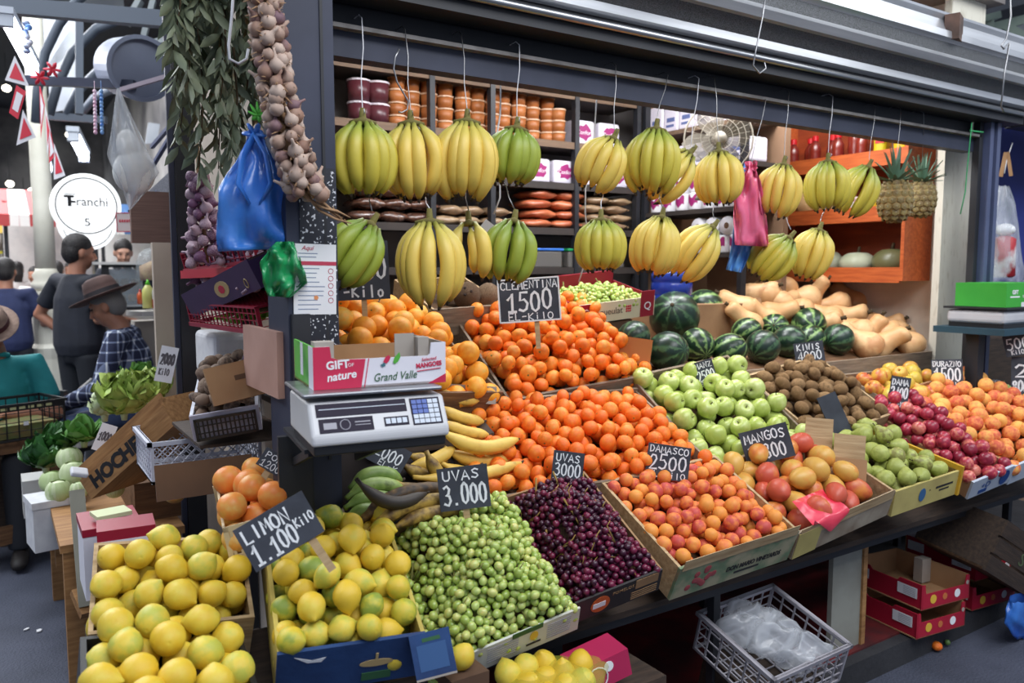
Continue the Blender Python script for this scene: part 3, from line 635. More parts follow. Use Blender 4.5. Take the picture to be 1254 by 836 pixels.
def lying(name, a, b, Y, r, sag, m, label, group, cat='plantain', dy=0):
    A = at(a[0], a[1], Y=Y); B = at(b[0], b[1], Y=Y+dy); L = (B-A).length
    me = banana_mesh(L, r, sag*L, m, M_TIP, name)
    z = (A-B).normalized(); up = V((0, 0, -1)) if sag > 0 else V((0, 0, 1)); up = V((0, -.3, -1))
    x = (up-z*up.dot(z)).normalized(); y = z.cross(x)
    M = Matrix(((*x, 0), (*y, 0), (*z, 0), (0,0,0,1))).transposed(); M.translation = A
    return link(name, me, None, M, label, cat, group)
crate('plan', 'weathered crate of plantains beside the clementine crate', (432, 650, 1.98), (606, 622, 1.96), (440, 500, 2.44), .13, mats=(W_GREY, W_GREY), top=dome(-.03, .04, .5, .5), thick=.02, liner=LINER_D, sides=(1, 0))
for a, b, Y, r, sag, m, lb in [
  ((524,470),(588,488),2.30,.021,.12,M_PLY,'pale yellow plantain at the very top of the stack, against the worn box'),
  ((532,496),(592,516),2.24,.021,.06,M_PLY,'second yellow plantain down in the stack beside the scale'),
  ((536,514),(598,532),2.20,.020,.06,M_PLY,'third yellow plantain down in the stack beside the scale'),
  ((536,524),(634,536),2.14,.024,.14,M_PLY,'long yellow plantain with a dark green end touching the clementines'),
  ((544,548),(628,556),2.16,.023,.12,M_PLY,'yellow plantain tucked under the long one'),
  ((522,552),(560,600),2.08,.022,.1,M_PLB,'brown speckled plantain standing on end behind the UVAS sign'),
  ((506,584),(638,566),2.06,.021,.05,M_PLY,'slender yellow plantain pointing up towards the clementines'),
  ((566,588),(630,584),2.10,.022,.08,M_PLY,'stubby yellow plantain just above the dark grapes'),
  ((500,556),(548,566),2.16,.021,.05,M_PLB,'brownish plantain lying under the edge of the scale'),
  ((575,606),(618,600),2.04,.021,.05,M_PLY,'yellow plantain end beside the UVAS sign'),
  ((490,566),(560,584),2.12,.022,.1,M_PLB,'brown patched plantain behind the top corner of the UVAS sign'),
  ((498,572),(556,548),2.14,.021,.06,M_PLY,'yellow plantain crossing behind the brown patched one'),
  ((484,590),(560,596),2.04,.022,.1,M_PLB,'dull speckled plantain between the green hand and the UVAS sign'),
  ((516,604),(588,570),2.09,.022,.08,M_PLY,'yellow plantain rising behind the UVAS sign'),
  ((540,566),(612,578),2.13,.022,.1,M_PLY,'yellow plantain with its middle hidden by the slender one'),
  ((428,598),(492,590),2.06,.023,-.2,M_PLG,'topmost green plantain of the green hand under the scale'),
  ((424,610),(496,604),2.03,.023,-.17,M_PLG,'second green plantain of the green hand under the scale'),
  ((422,622),(490,618),2.0,.022,-.14,M_PLG,'third green plantain of the green hand under the scale'),
  ((424,632),(480,630),1.97,.022,-.1,M_PLG,'lowest green plantain of the green hand under the scale'),
  ((436,586),(522,602),1.93,.019,.2,M_PLK,'blackened plantain lying across the green ones'),
  ((428,652),(560,602),1.95,.022,-.14,M_PLB,'green and black streaked plantain above the lemons'),
  ((446,656),(566,614),1.92,.022,-.12,M_PLB,'darkest streaked plantain right above the lemons'),
  ((480,648),(572,626),1.90,.02,-.08,M_PLB,'short streaked plantain under the green grapes')]:
    lying('plantain', a, b, Y, r, sag, m, lb, 'loose plantains')
# ---------------------------------------------------------------- price signs
def sign(px, py, Y, w, h, rot, lines, label, border=0, stake=0, seed=1, pitch=-8, yaw=0, board=None, ink=None, cat='price sign', stake_x=0, stake_rot=0, name='price_sign'):
    p = at(px, py, Y=Y); w = px2m(p, w); h = px2m(p, h)
    o = MB().box(-w/2, w/2, -h/2, h/2, -.004, 0).build(name, board or CHALKB, None, facing(p, yaw, pitch, rot), label=label, cat=cat, group='price signs' if cat == 'price sign' else None)
    mb = MB()
    for i, (s, x0, y0, ww, hh) in enumerate(lines):
        strokes(mb, s, (x0-.5)*w, (y0-.5)*h, ww*w, hh*h, hh*h*.13 if hh > .3 else hh*h*.17, 0, jit=.06, seed=seed+i)
    mb.build('chalk_lettering', ink or CHALK, o)
    if border:
        b = h*.035
        MB().box(-w/2, w/2, h/2-b, h/2, 0, .002).box(-w/2, w/2, -h/2, -h/2+b, 0, .002).box(-w/2, -w/2+b, -h/2, h/2, 0, .002).box(w/2-b, w/2, -h/2, h/2, 0, .002).build('white_border', CHALK, o)
    if stake:
        MB().box(-.009, .009, -h/2-stake, -h/2+.01, -.010, -.004, 0, T(stake_x*w, 0, 0) @ RZ(stake_rot)).build('stake', W_PALE, o)
    return o
sign(648, 367, 2.42, 76, 54, 4, [('CLEMENTINA', .04, .76, .93, .17), ('1500', .12, .26, .76, .44), ('EL-KilO', .14, .05, .74, .15)], 'white bordered chalk sign CLEMENTINA 1500 in the mandarins', 1, .10, 3, stake_x=.1)
sign(444, 331, 2.5, 64, 72, 2, [('NARANJA', -.1, .8, 1.0, .16), ('2000', .04, .36, .92, .36), ('-Kilo', .1, .05, .8, .2)], 'large chalk sign ending in Kilo behind the hanging bananas', 0, .06, 5)
sign(342, 650, 1.70, 92, 58, 27, [('LIMON', .05, .60, .66, .30), ('1.100', .05, .10, .64, .42), ('KilO', .70, .36, .28, .2)], 'tilted chalk sign LIMON 1.100 standing over the lemons', 0, .085, 7, pitch=-12, stake_x=.28, stake_rot=4)
sign(568, 597, 1.86, 62, 52, 6, [('UVAS', .08, .70, .76, .22), ('3.000', .07, .12, .88, .46)], 'chalk sign UVAS 3.000 standing behind the green grapes', 0, .05, 9)
sign(695, 575, 1.93, 38, 44, -6, [('UVAS', .08, .72, .8, .2), ('3000', .06, .32, .88, .34), ('EL-Kil', .04, .06, .9, .18)], 'small chalk sign UVAS 3000 standing behind the dark grapes', 0, .05, 11)
sign(818, 566, 1.90, 52, 42, -6, [('DAMASCO', .04, .76, .92, .19), ('2500', .05, .28, .9, .40), ('EL-KilO', .06, .05, .88, .17)], 'chalk sign DAMASCO 2500 standing behind the apricots', 0, .05, 13)
sign(939, 544, 1.88, 58, 42, 18, [('MANGOS', .06, .62, .86, .26), ('3.800', .08, .12, .78, .40)], 'tilted chalk sign MANGOS standing in the mangoes', 0, .05, 15)
sign(864, 457, 2.3, 24, 32, 18, [('MANZ', .06, .72, .86, .2), ('2500', .05, .25, .9, .38), ('EL-K', .1, .05, .7, .14)], 'small tilted chalk sign in the green apples', 0, .05, 17)
sign(991, 431, 2.32, 34, 25, 10, [('KIWIS', .08, .62, .8, .28), ('4000', .08, .1, .84, .42)], 'chalk sign KIWIS 4000 against the watermelons', 0, .05, 19)
sign(1101, 481, 2.0, 22, 40, -6, [('DAMA', .06, .74, .86, .18), ('2400', .05, .34, .9, .34), ('EL-K', .1, .08, .7, .16)], 'narrow chalk sign 2400 standing in the plums', 0, .06, 21)
sign(1160, 458, 2.1, 34, 36, 5, [('DURAZNO', .04, .76, .92, .18), ('1500', .06, .28, .88, .42), ('EL-KIL', .1, .06, .76, .16)], 'chalk sign DURAZNO 1500 standing behind the peaches', 0, .08, 23)
sign(474, 556, 2.12, 52, 34, -32, [('PL', .02, .6, .2, .3), ('2000', .2, .3, .7, .44), ('EL-K', .4, .04, .5, .2)], 'tilted chalk sign stuck in the plantains under the scale', 0, 0, 25, pitch=-30)
sign(335, 566, 2.16, 34, 24, -35, [('POM', .1, .55, .7, .3), ('1200', .08, .1, .8, .36)], 'small chalk sign leaning in the pink pomelos', 0, .05, 27, pitch=-20)
# ---------------------------------------------------------------- hanging bananas
def ban_mat(name, body, tip, top, mix=.25):
    m = mat(name, body, .45, bump=.05, bs=20, rnd=.2)
    return bands(m, 'Z', [(.02, (84, 70, 40)), (.07, tip), (.22, body), (.62, body), (.9, top), (1, (112, 120, 52))], mixnoise=mix, ns=9)
M_BY = ban_mat('yellow_banana_peel', (224, 192, 88), (206, 176, 76), (194, 180, 84))
M_BG = ban_mat('green_banana_peel', (152, 164, 58), (140, 152, 54), (118, 142, 50), .4)
M_BYG = ban_mat('yellow_green_banana_peel', (196, 180, 66), (186, 172, 62), (146, 158, 62), .4)
M_CROWN = mat('banana_crown', (128, 122, 58), .8, c2=(84, 70, 40), ns=20)
BANS = {}
def ban(m, i, L, r, b):
    k = (m.name, i, round(L, 3))
    if k not in BANS: BANS[k] = banana_mesh(L, r, b, m, M_TIP)
    return BANS[k]
STK = mat('small_blue_sticker', (30, 40, 90), .5); STW = mat('pale_sticker', (220, 214, 120), .5)
def bunch(px, py, Y, n, L, m, tilt, label, yaw=0, fan=80, rad=.05, r=.0225, seed=1, stick=0, back=True):
    p = at(px, py, Y=Y); rg = random.Random(seed)
    root = thing('banana_bunch', label, 'bananas', facing(p, yaw, 0, tilt), 'hanging banana bunches')
    c = MB(); c.tube([(0, .03, 0), (0, .005, .0), (0, -.018, .0)], [.007, .010, .014], 8); c.tube([(-.035*fan/80, -.012, .008), (0, -.006, .018), (.035*fan/80, -.012, .008)], [.006, .010, .006], 8)
    c.build('crown', M_CROWN, root, smooth=True)
    rows = [(n, 1.0, 0, 1)] + ([(n-1, .62, 1, .9)] if back else [])
    for cnt, f, rw, ls in rows:
        for i in range(cnt):
            a = (i-(cnt-1)/2)/max(cnt-1, 1)*2*fan
            a += rg.uniform(-5, 5); s = ls*rg.uniform(.93, 1.04)
            me = ban(m, rg.randrange(3), L, r, L*.19)
            # bulge towards azimuth a (0 = viewer), hanging down local -y
            x = V((math.sin(R(a)), 0, math.cos(R(a))))
            if rw: x = V((math.sin(R(a*.9)), 0, math.cos(R(a*.9))*.3-.15)).normalized()
            zz = V((0, 1, 0)); out = x*(math.tan(R(5.5)))*f
            zz = (zz-out).normalized(); xx = (x-zz*x.dot(zz)).normalized(); yy = zz.cross(xx)
            B = Matrix(((*xx, 0), (*yy, 0), (*zz, 0), (0,0,0,1))).transposed()
            B.translation = V((x.x*.026*f, -.008-.012*rw, x.z*.016*f-.006*rw))
            o = link('banana', me, root, B @ RZ(rg.uniform(-14, 14)) @ S(s))
            if stick and not rw and i < stick:
                q = MB(); q.lathe([(.0075, 0), (.0075, .001), (.0045, .0012), (.0045, .0004)], 14, 0, T(L*.17+r*.93, 0, -L*.5) @ RY(90) @ S(1.3, .9, 1))
                q.build('sticker', STK, o)
    return root, p
def wire(px0, y0, p, label, px1=None, dy=.03, m=None, r=.0014, name='hanging_wire', cat='wire', hook=True):
    a = at(px0, y0, Y=2.165); b = V(p)+V((0, 0, dy))
    mb = MB(); d = (b-a)
    pts = ([a+V((.0, .075, -.012)), a+V((0, .06, .012)), a+V((0, .02, .014)), a] if hook else [a])+[a+d*.33+V((.004, 0, 0)), a+d*.66+V((-.003, 0, 0)), b]
    if hook: pts += [b+V((.004, -.004, -.012)), b+V((.0, -.014, -.016)), b+V((-.004, -.02, -.006))]
    mb.tube(pts, r, 6); return mb.build(name, m or WIRE, None, smooth=True, label=label, cat=cat, group='wires holding fruit')
SW = mat('white_string', (214, 214, 218), .8)
BB = [ # px, py of crown, Y, n, L, mat, tilt, label, top wire (px, py)
 (444,146,2.10,5,.200,M_BYG,0,'green yellow banana bunch at the top, right beside the steel post',(443,22),80),
 (503,148,2.12,5,.215,M_BY,2,'yellow banana bunch at the top held by a bent hook',(496,36),85),
 (572,146,2.08,6,.225,M_BY,-3,'widest yellow banana bunch of the upper row, third from the post',(565,42),90),
 (633,155,2.12,6,.170,M_BG,-8,'green banana bunch of the upper row, fourth from the post',(636,55),85),
 (752,168,2.12,4,.190,M_BY,-24,'yellow banana bunch slanting left, above the stickered green one',(754,80),65),
 (804,156,2.10,5,.215,M_BYG,-5,'yellow green banana bunch hanging in front of the toilet paper packs',(818,92),75),
 (846,186,2.12,3,.215,M_BY,-42,'strongly slanted banana bunch pointing left, its crown bound',(856,96),50),
 (880,184,2.12,5,.190,M_BY,2,'yellow banana bunch in front of the desk fan',(875,96),80),
 (960,200,2.12,4,.205,M_BY,-10,'yellow banana bunch just right of the pink bag',(966,112),70),
 (1014,196,2.12,5,.195,M_BYG,0,'pale green banana bunch in front of the middle orange shelf',(1020,118),75),
 (1064,203,2.12,4,.215,M_BYG,-24,'slim slanting banana bunch beside the pineapples',(1072,130),60),
 (456,272,2.10,4,.185,M_BG,-32,'green banana bunch slanting left over the chalk sign',(449,222),60),
 (526,268,2.06,6,.235,M_BY,0,'largest yellow banana bunch of the lower row, above the oranges',(517,236),92),
 (574,270,2.14,2,.165,M_BY,4,'pair of yellow bananas hanging right of the largest lower bunch',(566,215),45),
 (630,268,2.10,3,.185,M_BG,-10,'short green banana bunch with stickers above the CLEMENTINA sign',(613,215),60),
 (736,267,2.10,5,.165,M_BYG,0,'green yellow banana bunch with dark ring stickers',(738,232),80),
 (811,264,2.12,5,.200,M_BY,-10,'ripe yellow banana bunch above the blue water bottle',(804,228),70),
 (874,277,2.12,4,.215,M_BY,-34,'ripe banana bunch slanting left beneath the desk fan',(872,246),60),
 (968,290,2.12,4,.190,M_BYG,-38,'low banana bunch lying left of the last yellow one, its tips pointing left',(958,255),65),
 (1004,280,2.10,5,.195,M_BY,-16,'last yellow banana bunch of the lower row, beside the grey pumpkins',(1012,250),75)]
for i, (px, py, Y, n, L, m, tl, lb, tp, fan) in enumerate(BB):
    root, p = bunch(px, py, Y, n+(1 if n > 2 else 0), L, m, tl, lb, seed=i+3, fan=fan, stick=3 if i in (14, 15) else 0)
    up = i < 11
    wire(tp[0], tp[1], p, 'wire holding the '+' '.join(lb.split(',')[0].replace('yellow ', '').split()[:11]), m=WIRE if i % 3 else SW, hook=up, r=.0015 if up else .0019)
# two loose strings ending low
for px, y0, x1, y1, lb in ((613,100,606,262,'loose white string hanging beside the green bunch down to a white tag'), (731,116,710,345,'long white string curling down behind the ringed banana bunch')):
    a = at(px, y0, Y=2.3); b = at(x1, y1, Y=2.3); mb = MB()
    mb.tube([a+(b-a)*k/8+RT*(.02*math.sin(k*1.2)*(k/8)) for k in range(9)], .0028, 6); mb.build('string', SW, None, smooth=True, label=lb, cat='string')
p = at(606, 284, Y=2.3); MB().box(-.05, .05, -.016, .016, -.004, .004, 0, facing(p, 0, 0, -38)).build('hanging_tag', PAPER, None, label='slanted white strip hanging on a string left of the CLEMENTINA sign', cat='tag')
# wire hook over the second bunch
mb = MB(); q = [at(x, y, Y=2.09) for x, y in ((489,60),(484,70),(482,84),(486,100),(493,112),(500,124),(499,134),(492,138),(488,137))]; mb.tube(q, .0024, 8)
mb.build('wire_hook', WIRE, None, smooth=True, label='large bent wire hook hanging above the second banana bunch', cat='hook')
# ---------------------------------------------------------------- pineapples
M_PINE = mat('pineapple_rind', (150, 118, 66), .65, c2=(110, 92, 62), c3=(160, 140, 60), ns=5, nmix=(.4, .65), rnd=.4)
M_PEYE = mat('pineapple_bract', (176, 168, 136), .8)
M_PLEAF = mat('pineapple_leaf', (84, 116, 92), .5, c2=(124, 150, 128), ns=3, nmix=(.35, .7))
def pineapple(px, py, Y, r, label, seed):
    p = at(px, py, Y=Y); r = px2m(p, r); h = r*1.14; rg = random.Random(seed)
    root = thing('pineapple', label, 'pineapple', facing(p, rg.uniform(0, 90)), 'hanging pineapples')
    prof = [(r*math.sin(PI*(i+.35)/14.7)**.62, -h*math.cos(PI*i/14)) for i in range(15)]
    prof[0] = (r*.3, -h); prof[-1] = (r*.25, h)
    mb = MB(); mb.lathe(prof, 24, 0, RX(-90)); mb.build('fruit_body', M_PINE, root, smooth=True)
    e = MB(); f = MB()
    nr = 9
    for k in range(nr):
        v = (k+.5)/nr; z = -h*math.cos(PI*v)*1.0; rr = r*math.sin(PI*(v*14+.35)/14.7)**.62
        cnt = max(6, int(round(13*rr/r)))
        for j in range(cnt):
            a = 2*PI*(j+.5*(k % 2))/cnt; N = V((math.cos(a)*rr, z, math.sin(a)*rr)); nn = V((math.cos(a), z/h*.5, math.sin(a))).normalized()
            Mx = basis(N, V((0, 1, 0)).cross(nn), V((0, 1, 0))) 
            s = r*.25
            e.lathe([(s, -.003), (s*.86, s*.12), (s*.4, s*.2), (.0001, s*.22)], 6, 0, Mx @ RZ(30))
            f.lathe([(s*.26, s*.14), (s*.12, s*.34), (.0001, s*.6)], 5, 0, Mx @ RX(-22))
    e.build('eye_scale', mat('pineapple_eye', (142, 124, 72), .6, c2=(108, 88, 54), ns=30), root, kind='stuff'); f.build('bract', M_PEYE, root, kind='stuff')
    for k in range(34):
        t = k/33; L = r*(1.3+1.1*t)*rg.uniform(.85, 1.1); el = R(18+66*t+rg.uniform(-8, 8)); a = k*2.4
        l = MB(); vs_ = []
        for i in range(6):
            q = i/5; rad = r*.22*(1-t*.6)+L*q*math.cos(el)*(1+.25*q*(1-t)); z = h*.95+L*q*math.sin(el)-L*.25*q*q*(1-t); w_ = r*.17*(1-q)**.7+.0006
            c, s_ = math.cos(a), math.sin(a); C = V((c*rad, z, s_*rad)); S_ = V((-s_, 0, c)); n_ = V((-c*math.sin(el), math.cos(el), -s_*math.sin(el)))*.0012
            vs_ += [C+S_*w_+n_*2, C-n_, C-S_*w_+n_*2]
        fs = [(3*i+j, 3*i+j+1, 3*i+j+4, 3*i+j+3) for i in range(5) for j in range(2)]
        l.add([tuple(v) for v in vs_], fs); l.build('leaf', M_PLEAF, root, smooth=True)
    return root, p+V((0, 0, h+r*.4))
r1, p1 = pineapple(1096, 246, 2.13, 20, 'nearer pineapple hanging beside the orange shelf', 1)
r2, p2 = pineapple(1128, 244, 2.26, 17, 'smaller pineapple hanging behind and right of the other one', 2)
wire(1103, 133, p1, 'wire from the beam holding the nearer pineapple'); wire(1131, 138, p2, 'wire from the beam holding the smaller pineapple')
# ---------------------------------------------------------------- thin plastic carrier bags
def film(name, c, c2, rough=.3, alpha=.86):
    m = mat(name, c, rough, c2=c2, ns=4, bump=.5, bs=14, alpha=alpha, coat=.3, spec=.6); return m
F_BLUE = film('blue_plastic_film', (30, 92, 196), (66, 132, 218)); F_LBLUE = film('light_blue_plastic_film', (56, 132, 216), (110, 170, 230), alpha=.8)
F_PINK = film('pink_plastic_film', (232, 78, 124), (244, 120, 154)); F_GREEN = film('green_plastic_film', (22, 150, 84), (50, 176, 108), alpha=.8); F_CLEAR = mat('clear_plastic_film', (226, 230, 236), .15, bump=.6, bs=12, alpha=.34, coat=.4, spec=.8)
def bag(name, outline_l, outline_r, Y, dep_, m, label, seed=1, nu=28, crease=.010, close=True, part=None, cat='plastic bag'):
    """puffy bag: left and right silhouette points (pixels, top to bottom) at a distance, real depth, creased"""
    rg = random.Random(seed); n = len(outline_l); rows = []
    Lp = [at(x, y, Y=Y) for x, y in outline_l]; Rp = [at(x, y, Y=Y) for x, y in outline_r]
    ph = [rg.uniform(0, 6) for _ in range(6)]; mb = MB(); nv = (n-1)*4
    def itp(P, v):
        k = min(int(v*(n-1)), n-2); f = v*(n-1)-k; return P[k].lerp(P[k+1], f)
    fwd = (CAM-Lp[0]); fwd.z = 0; fwd.normalize()
    vs_ = []
    for j in range(nv+1):
        v = j/nv; a, b = itp(Lp, v), itp(Rp, v); c = (a+b)/2; hx = (b-a)/2; wd = hx.length
        for i in range(nu):
            t = 2*PI*i/nu
            dd = min(dep_, wd*.8)*(.55+.45*math.sin(PI*min(1, .15+v*.9)))
            cr = crease*(math.sin(5*t+ph[0]+7*v)+.7*math.sin(9*t+ph[1]-11*v)+.6*math.sin(3*t+14*v+ph[2]))*min(1, wd/.04)
            vs_.append(c+hx*math.cos(t)*(1+cr*1.5)+fwd*(math.sin(t)*dd+cr*.8*(1 if math.sin(t) > 0 else -1)))
    fs = [(j*nu+i, j*nu+(i+1) % nu, (j+1)*nu+(i+1) % nu, (j+1)*nu+i) for j in range(nv) for i in range(nu)]
    if close: fs += [tuple(range(nv*nu, nv*nu+nu))]
    mb.add([tuple(v) for v in vs_], fs)
    return mb.build(name, m, None, smooth=True, label=label, cat=cat)
o = bag('carrier_bag', [(911,200),(908,212),(903,230),(901,262),(896,300),(889,330)], [(922,200),(922,214),(926,240),(922,280),(918,310),(908,334)], 2.22, .03, F_LBLUE, 'light blue carrier bag hanging behind the pink one', 3, crease=.025)
o = bag('carrier_bag', [(912,198),(914,208),(905,224),(898,240),(899,270),(901,300)], [(928,198),(926,208),(931,222),(936,250),(940,280),(942,302)], 2.16, .035, F_PINK, 'pink carrier bag knotted at the top, hanging left of the orange shelf', 5, crease=.028)
k = MB(); pk = at(920, 206, Y=2.15)
for a in range(7):
    d = V((math.cos(a*.9), .3*math.sin(a*2), math.sin(a*.9)*.5)); k.tube([pk, pk+d*.02, pk+d*.034+V((0, 0, .006))], [.006, .008, .004], 6, sy=.4)
k.build('knot', F_PINK, o, smooth=True)
wire(938, 122, pk, 'wire from the beam holding the pink carrier bag')
# ---------------------------------------------------------------- shelves inside the stall
SHELF = mat('dark_shelf_board', (58, 50, 46), .7, c2=(46, 40, 38), ns=5); SHELFB = mat('brown_shelf_edge', (116, 92, 72), .7, c2=(96, 76, 60), ns=6, stretch=(1, 8, 8))
def zz(px, py, Y): return at(px, py, Y=Y).z
Yb = 3.80; levels = [zz(650, y, Yb) for y in (107, 170, 222, 279, 328)]
t = thing('wall_shelving', 'dark shelving along the back wall loaded with tubs and packs', 'shelf', (0, 0, 0))
for z in levels:
    s = MB().box(1.30, 3.40, Yb, 4.08, z-.03, z).build('shelf_board', SHELF, t); MB().box(1.30, 3.40, Yb-.012, Yb, z-.035, z+.004).build('shelf_edge', SHELFB if z > 2.3 else SHELF, s)
for x in (1.32, 1.95, 2.32, 2.9, 3.38): MB().box(x, x+.03, Yb-.02, Yb+.02, .97, 3.0).build('upright', STEEL_D, t)
Xr = 3.44; rl = [at(758, y, Y=3.78).z for y in (163, 210, 260, 311)]
t = thing('wire_shelving', 'dark metal shelving of toilet paper packs at the side of the stall', 'shelf', (0, 0, 0))
for i, z in enumerate(rl):
    MB().box(Xr, Xr+.36, 3.0, 3.78, z-.025, z).build('shelf_board', SHELFB if i == 0 else SHELF, t)
for y in (2.98, 3.76): MB().box(Xr-.01, Xr+.03, y, y+.03, .97, 2.95).build('upright', STEEL_D, t)
PLY = mat('brown_plywood_partition', (140, 108, 82), .75, c2=(120, 92, 70), ns=3)
MB().box(Xr+.05, 4.14, 3.8, 3.82, .97, 2.9).build('partition', PLY, None, kind='structure')
MB().box(3.72, 3.76, 2.94, 3.5, .97, 2.6).build('partition', PLY, None, kind='structure')
M_TUBC = mat('caramel_spread', (156, 92, 46), .45, c2=(176, 108, 58), ns=3, rnd=.5); M_TUBL = mat('translucent_tub_lid', (206, 170, 140), .35); M_TUBR = mat('dark_red_tub', (120, 50, 50), .4); M_TUBG = mat('tub_green_label', (40, 110, 84), .5)
mb = MB(); mb.lathe([(.040, 0), (.046, .058)], 16); TUB = mb.mesh('tub', M_TUBC, True)
mb = MB(); mb.lathe([(.049, .056), (.049, .063), (.044, .065)], 16); LID = mb.mesh('lid', M_TUBL, False)
mb = MB(); mb.lathe([(.052, 0), (.060, .1)], 16); TUBB = mb.mesh('tub', mat('clear_tub_of_dark_jam', (96, 44, 50), .35, c2=(70, 34, 44), ns=3), True)
mb = MB(); mb.lathe([(.062, .098), (.062, .107), (.056, .109)], 16); LIDB = mb.mesh('lid', mat('pale_tub_lid', (206, 196, 204), .35), False)
def tubs(x, y, z, n, label, grp, big=False):
    for k in range(n):
        h = .112 if big else .066
        o = link('plastic_tub', TUBB if big else TUB, None, T(x, y, z+k*h) @ RZ(k*37), label, 'tub', grp); link('lid', LIDB if big else LID, o)
z1 = levels[1]; rg = random.Random(8)
for i, px in enumerate((440, 463)):
    p = at(px, 150, Y=3.9); tubs(p.x, 3.9, z1, 2, 'large clear tub of dark jam beside the steel post', 'dark jam tubs', True)
for i, px in enumerate((488, 507, 527, 548, 569, 587, 605, 619, 637, 655, 672)):
    p = at(px, 150, Y=3.88); n = (4, 4, 4, 4, 4, 4, 5, 5, 4, 4, 4)[i]
    tubs(p.x, 3.9+.01*(i % 2), z1, n, 'caramel coloured tub stacked on the upper back shelf', 'stacked caramel tubs')
for px in (683,):
    p = at(px, 150, Y=3.86); tubs(p.x, 3.86, z1, 3, 'caramel tub in the last stack beside the printed packs', 'last tub stack')
M_PACK = mat('white_pack_film', (222, 216, 226), .3, c2=(206, 200, 214), ns=5, bump=.2, bs=9, coat=.3); M_MAG = mat('magenta_print', (150, 34, 104), .4)
def blob_print(mb, w, h, x, z, y, seed=0):
    rg = random.Random(seed); pts = [(x+w*.5*math.cos(a*.4488)*(1+.25*math.sin(a*3.1+seed)), z+h*.5*math.sin(a*.4488)*(1+.2*math.cos(a*2.3+seed))) for a in range(14)]
    mb.prism(pts, 0, .0012, 0, T(0, y, 0) @ RX(90))
def softbox(w, d, h, seed, amp=.006, nx=6):
    """a slightly puffed pack standing on its base"""
    mb = MB(); rg = random.Random(seed); mb.box(-w/2, w/2, -d/2, d/2, 0, h); return mb
def pack_box(p, w, d, h, rz, label, grp, name='tissue_pack', m=None, word=None, seed=1, cat='pack'):
    M = T(p) @ RZ(rz)
    o = softbox(w, d, h, seed).build(name, m or M_PACK, None, M, label=label, cat=cat, group=grp); bevel(o, .018, 3)
    q = MB(); blob_print(q, w*.62, h*.6, 0, h*.52, -d/2-.0005, seed); q.build('magenta_print', M_MAG, o)
    if word: txt(word, h*.24, PAPER, o, T(0, -d/2-.0022, h*.5) @ RX(90))
    return o
for i, px in enumerate((707, 738)):
    p = at(px, 170, Y=3.9); pack_box((p.x, 3.93, z1), .16, .2, .15, 0, 'white and magenta tissue pack at the %s end of the tub shelf' % ('right', 'far right')[i], 'tissue packs on the tub shelf', word='Confort', seed=i)
for i, px in enumerate((652, 684, 716, 748)):
    p = at(px, 222, Y=3.9); pack_box((p.x, 3.93, levels[2]), .165, .2, .14, 0, 'white and magenta tissue pack on the shelf below the tubs', 'tissue packs below the tubs', word='Confort', seed=i+4)
for i, px in enumerate((428, 452, 600, 622)):
    p = at(px, 222, Y=3.9); o = MB().box(-.08, .08, -.1, .1, 0, .07).build('wrapped_packet', mat('red_white_wrapper', (190, 60, 60), .5, c2=(222, 214, 212), ns=12), None, T(p.x, 3.92, levels[2]), label='small red and white wrapped packet on the second shelf', cat='packet', group='red white packets'); bevel(o, .012)
# bagged goods: flattened sacks in piles
def sack(p, w, d, h, rz, m, label, grp, seed, cat='bag'):
    mb = MB(); rg = random.Random(seed); k = 8; n = 14; vs_ = []
    ph = rg.uniform(0, 6)
    for i in range(k+1):
        u = i/k; s = math.sin(PI*min(max(u, .03), .97))**.4
        for j in range(n):
            a = 2*PI*j/n; c, s2 = math.cos(a), math.sin(a)
            f = 1+.06*math.sin(7*u+3*a+ph)
            vs_.append(((u-.5)*w, math.copysign(abs(c)**.7, c)*d/2*(.75+.25*s)*f, h/2+math.copysign(abs(s2)**.8, s2)*h/2*s*f))
    fs = [(i*n+j, (i+1)*n+j, (i+1)*n+(j+1) % n, i*n+(j+1) % n) for i in range(k) for j in range(n)]+[tuple(range(n)), tuple(k*n+j for j in range(n-1, -1, -1))]
    mb.add(vs_, fs)
    o = mb.build('goods_bag', m, None, T(p) @ RZ(rz), smooth=True, label=label, cat=cat, group=grp)
    e = MB(); e.box(w/2-.012, w/2+.022, -d*.36, d*.36, h*.42, h*.58); e.build('sealed_end', m, o)
    return o
M_NUT = mat('bagged_brown_nuts', (96, 62, 46), .25, c2=(58, 36, 30), c3=(140, 110, 94), ns=26, nmix=(.4, .6), bump=.4, bs=30, coat=.5)
M_LENT = mat('bagged_orange_grain', (196, 112, 74), .3, c2=(170, 88, 58), ns=18, bump=.15, bs=20, coat=.4, rnd=.3); M_BEIG = mat('bagged_beige_grain', (158, 132, 102), .3, c2=(136, 110, 84), ns=18, bump=.15, bs=20, coat=.4, rnd=.3)
z3 = levels[3]
def pile(pxs, rows, w, d, h, m, label, grp, Y=3.92, seed=0):
    for r_ in range(rows):
        for i, px in enumerate(pxs):
            p = at(px+(r_ % 2)*5, 260, Y=Y); sack((p.x, Y, z3+r_*h*.94), w, d, h, ((r_*7+i*11+seed) % 13)-6, m, label, grp, seed+r_*9+i)
pile((442, 474, 505), 3, .17, .22, .07, M_NUT, 'clear bag of dark brown nuts piled on the third back shelf', 'bags of brown nuts', seed=1)
pile((540, 566, 596), 2, .15, .2, .06, M_BEIG, 'pale bag of grain behind the pair of yellow bananas', 'bags of pale grain left', seed=2)
pile((650, 684), 4, .19, .22, .06, M_LENT, 'bag of orange lentils in the pile beside the string', 'bags of orange lentils', seed=3)
pile((718, 745), 4, .16, .22, .055, M_BEIG, 'bag of beige grain right of the orange lentil bags', 'bags of beige grain', seed=5)
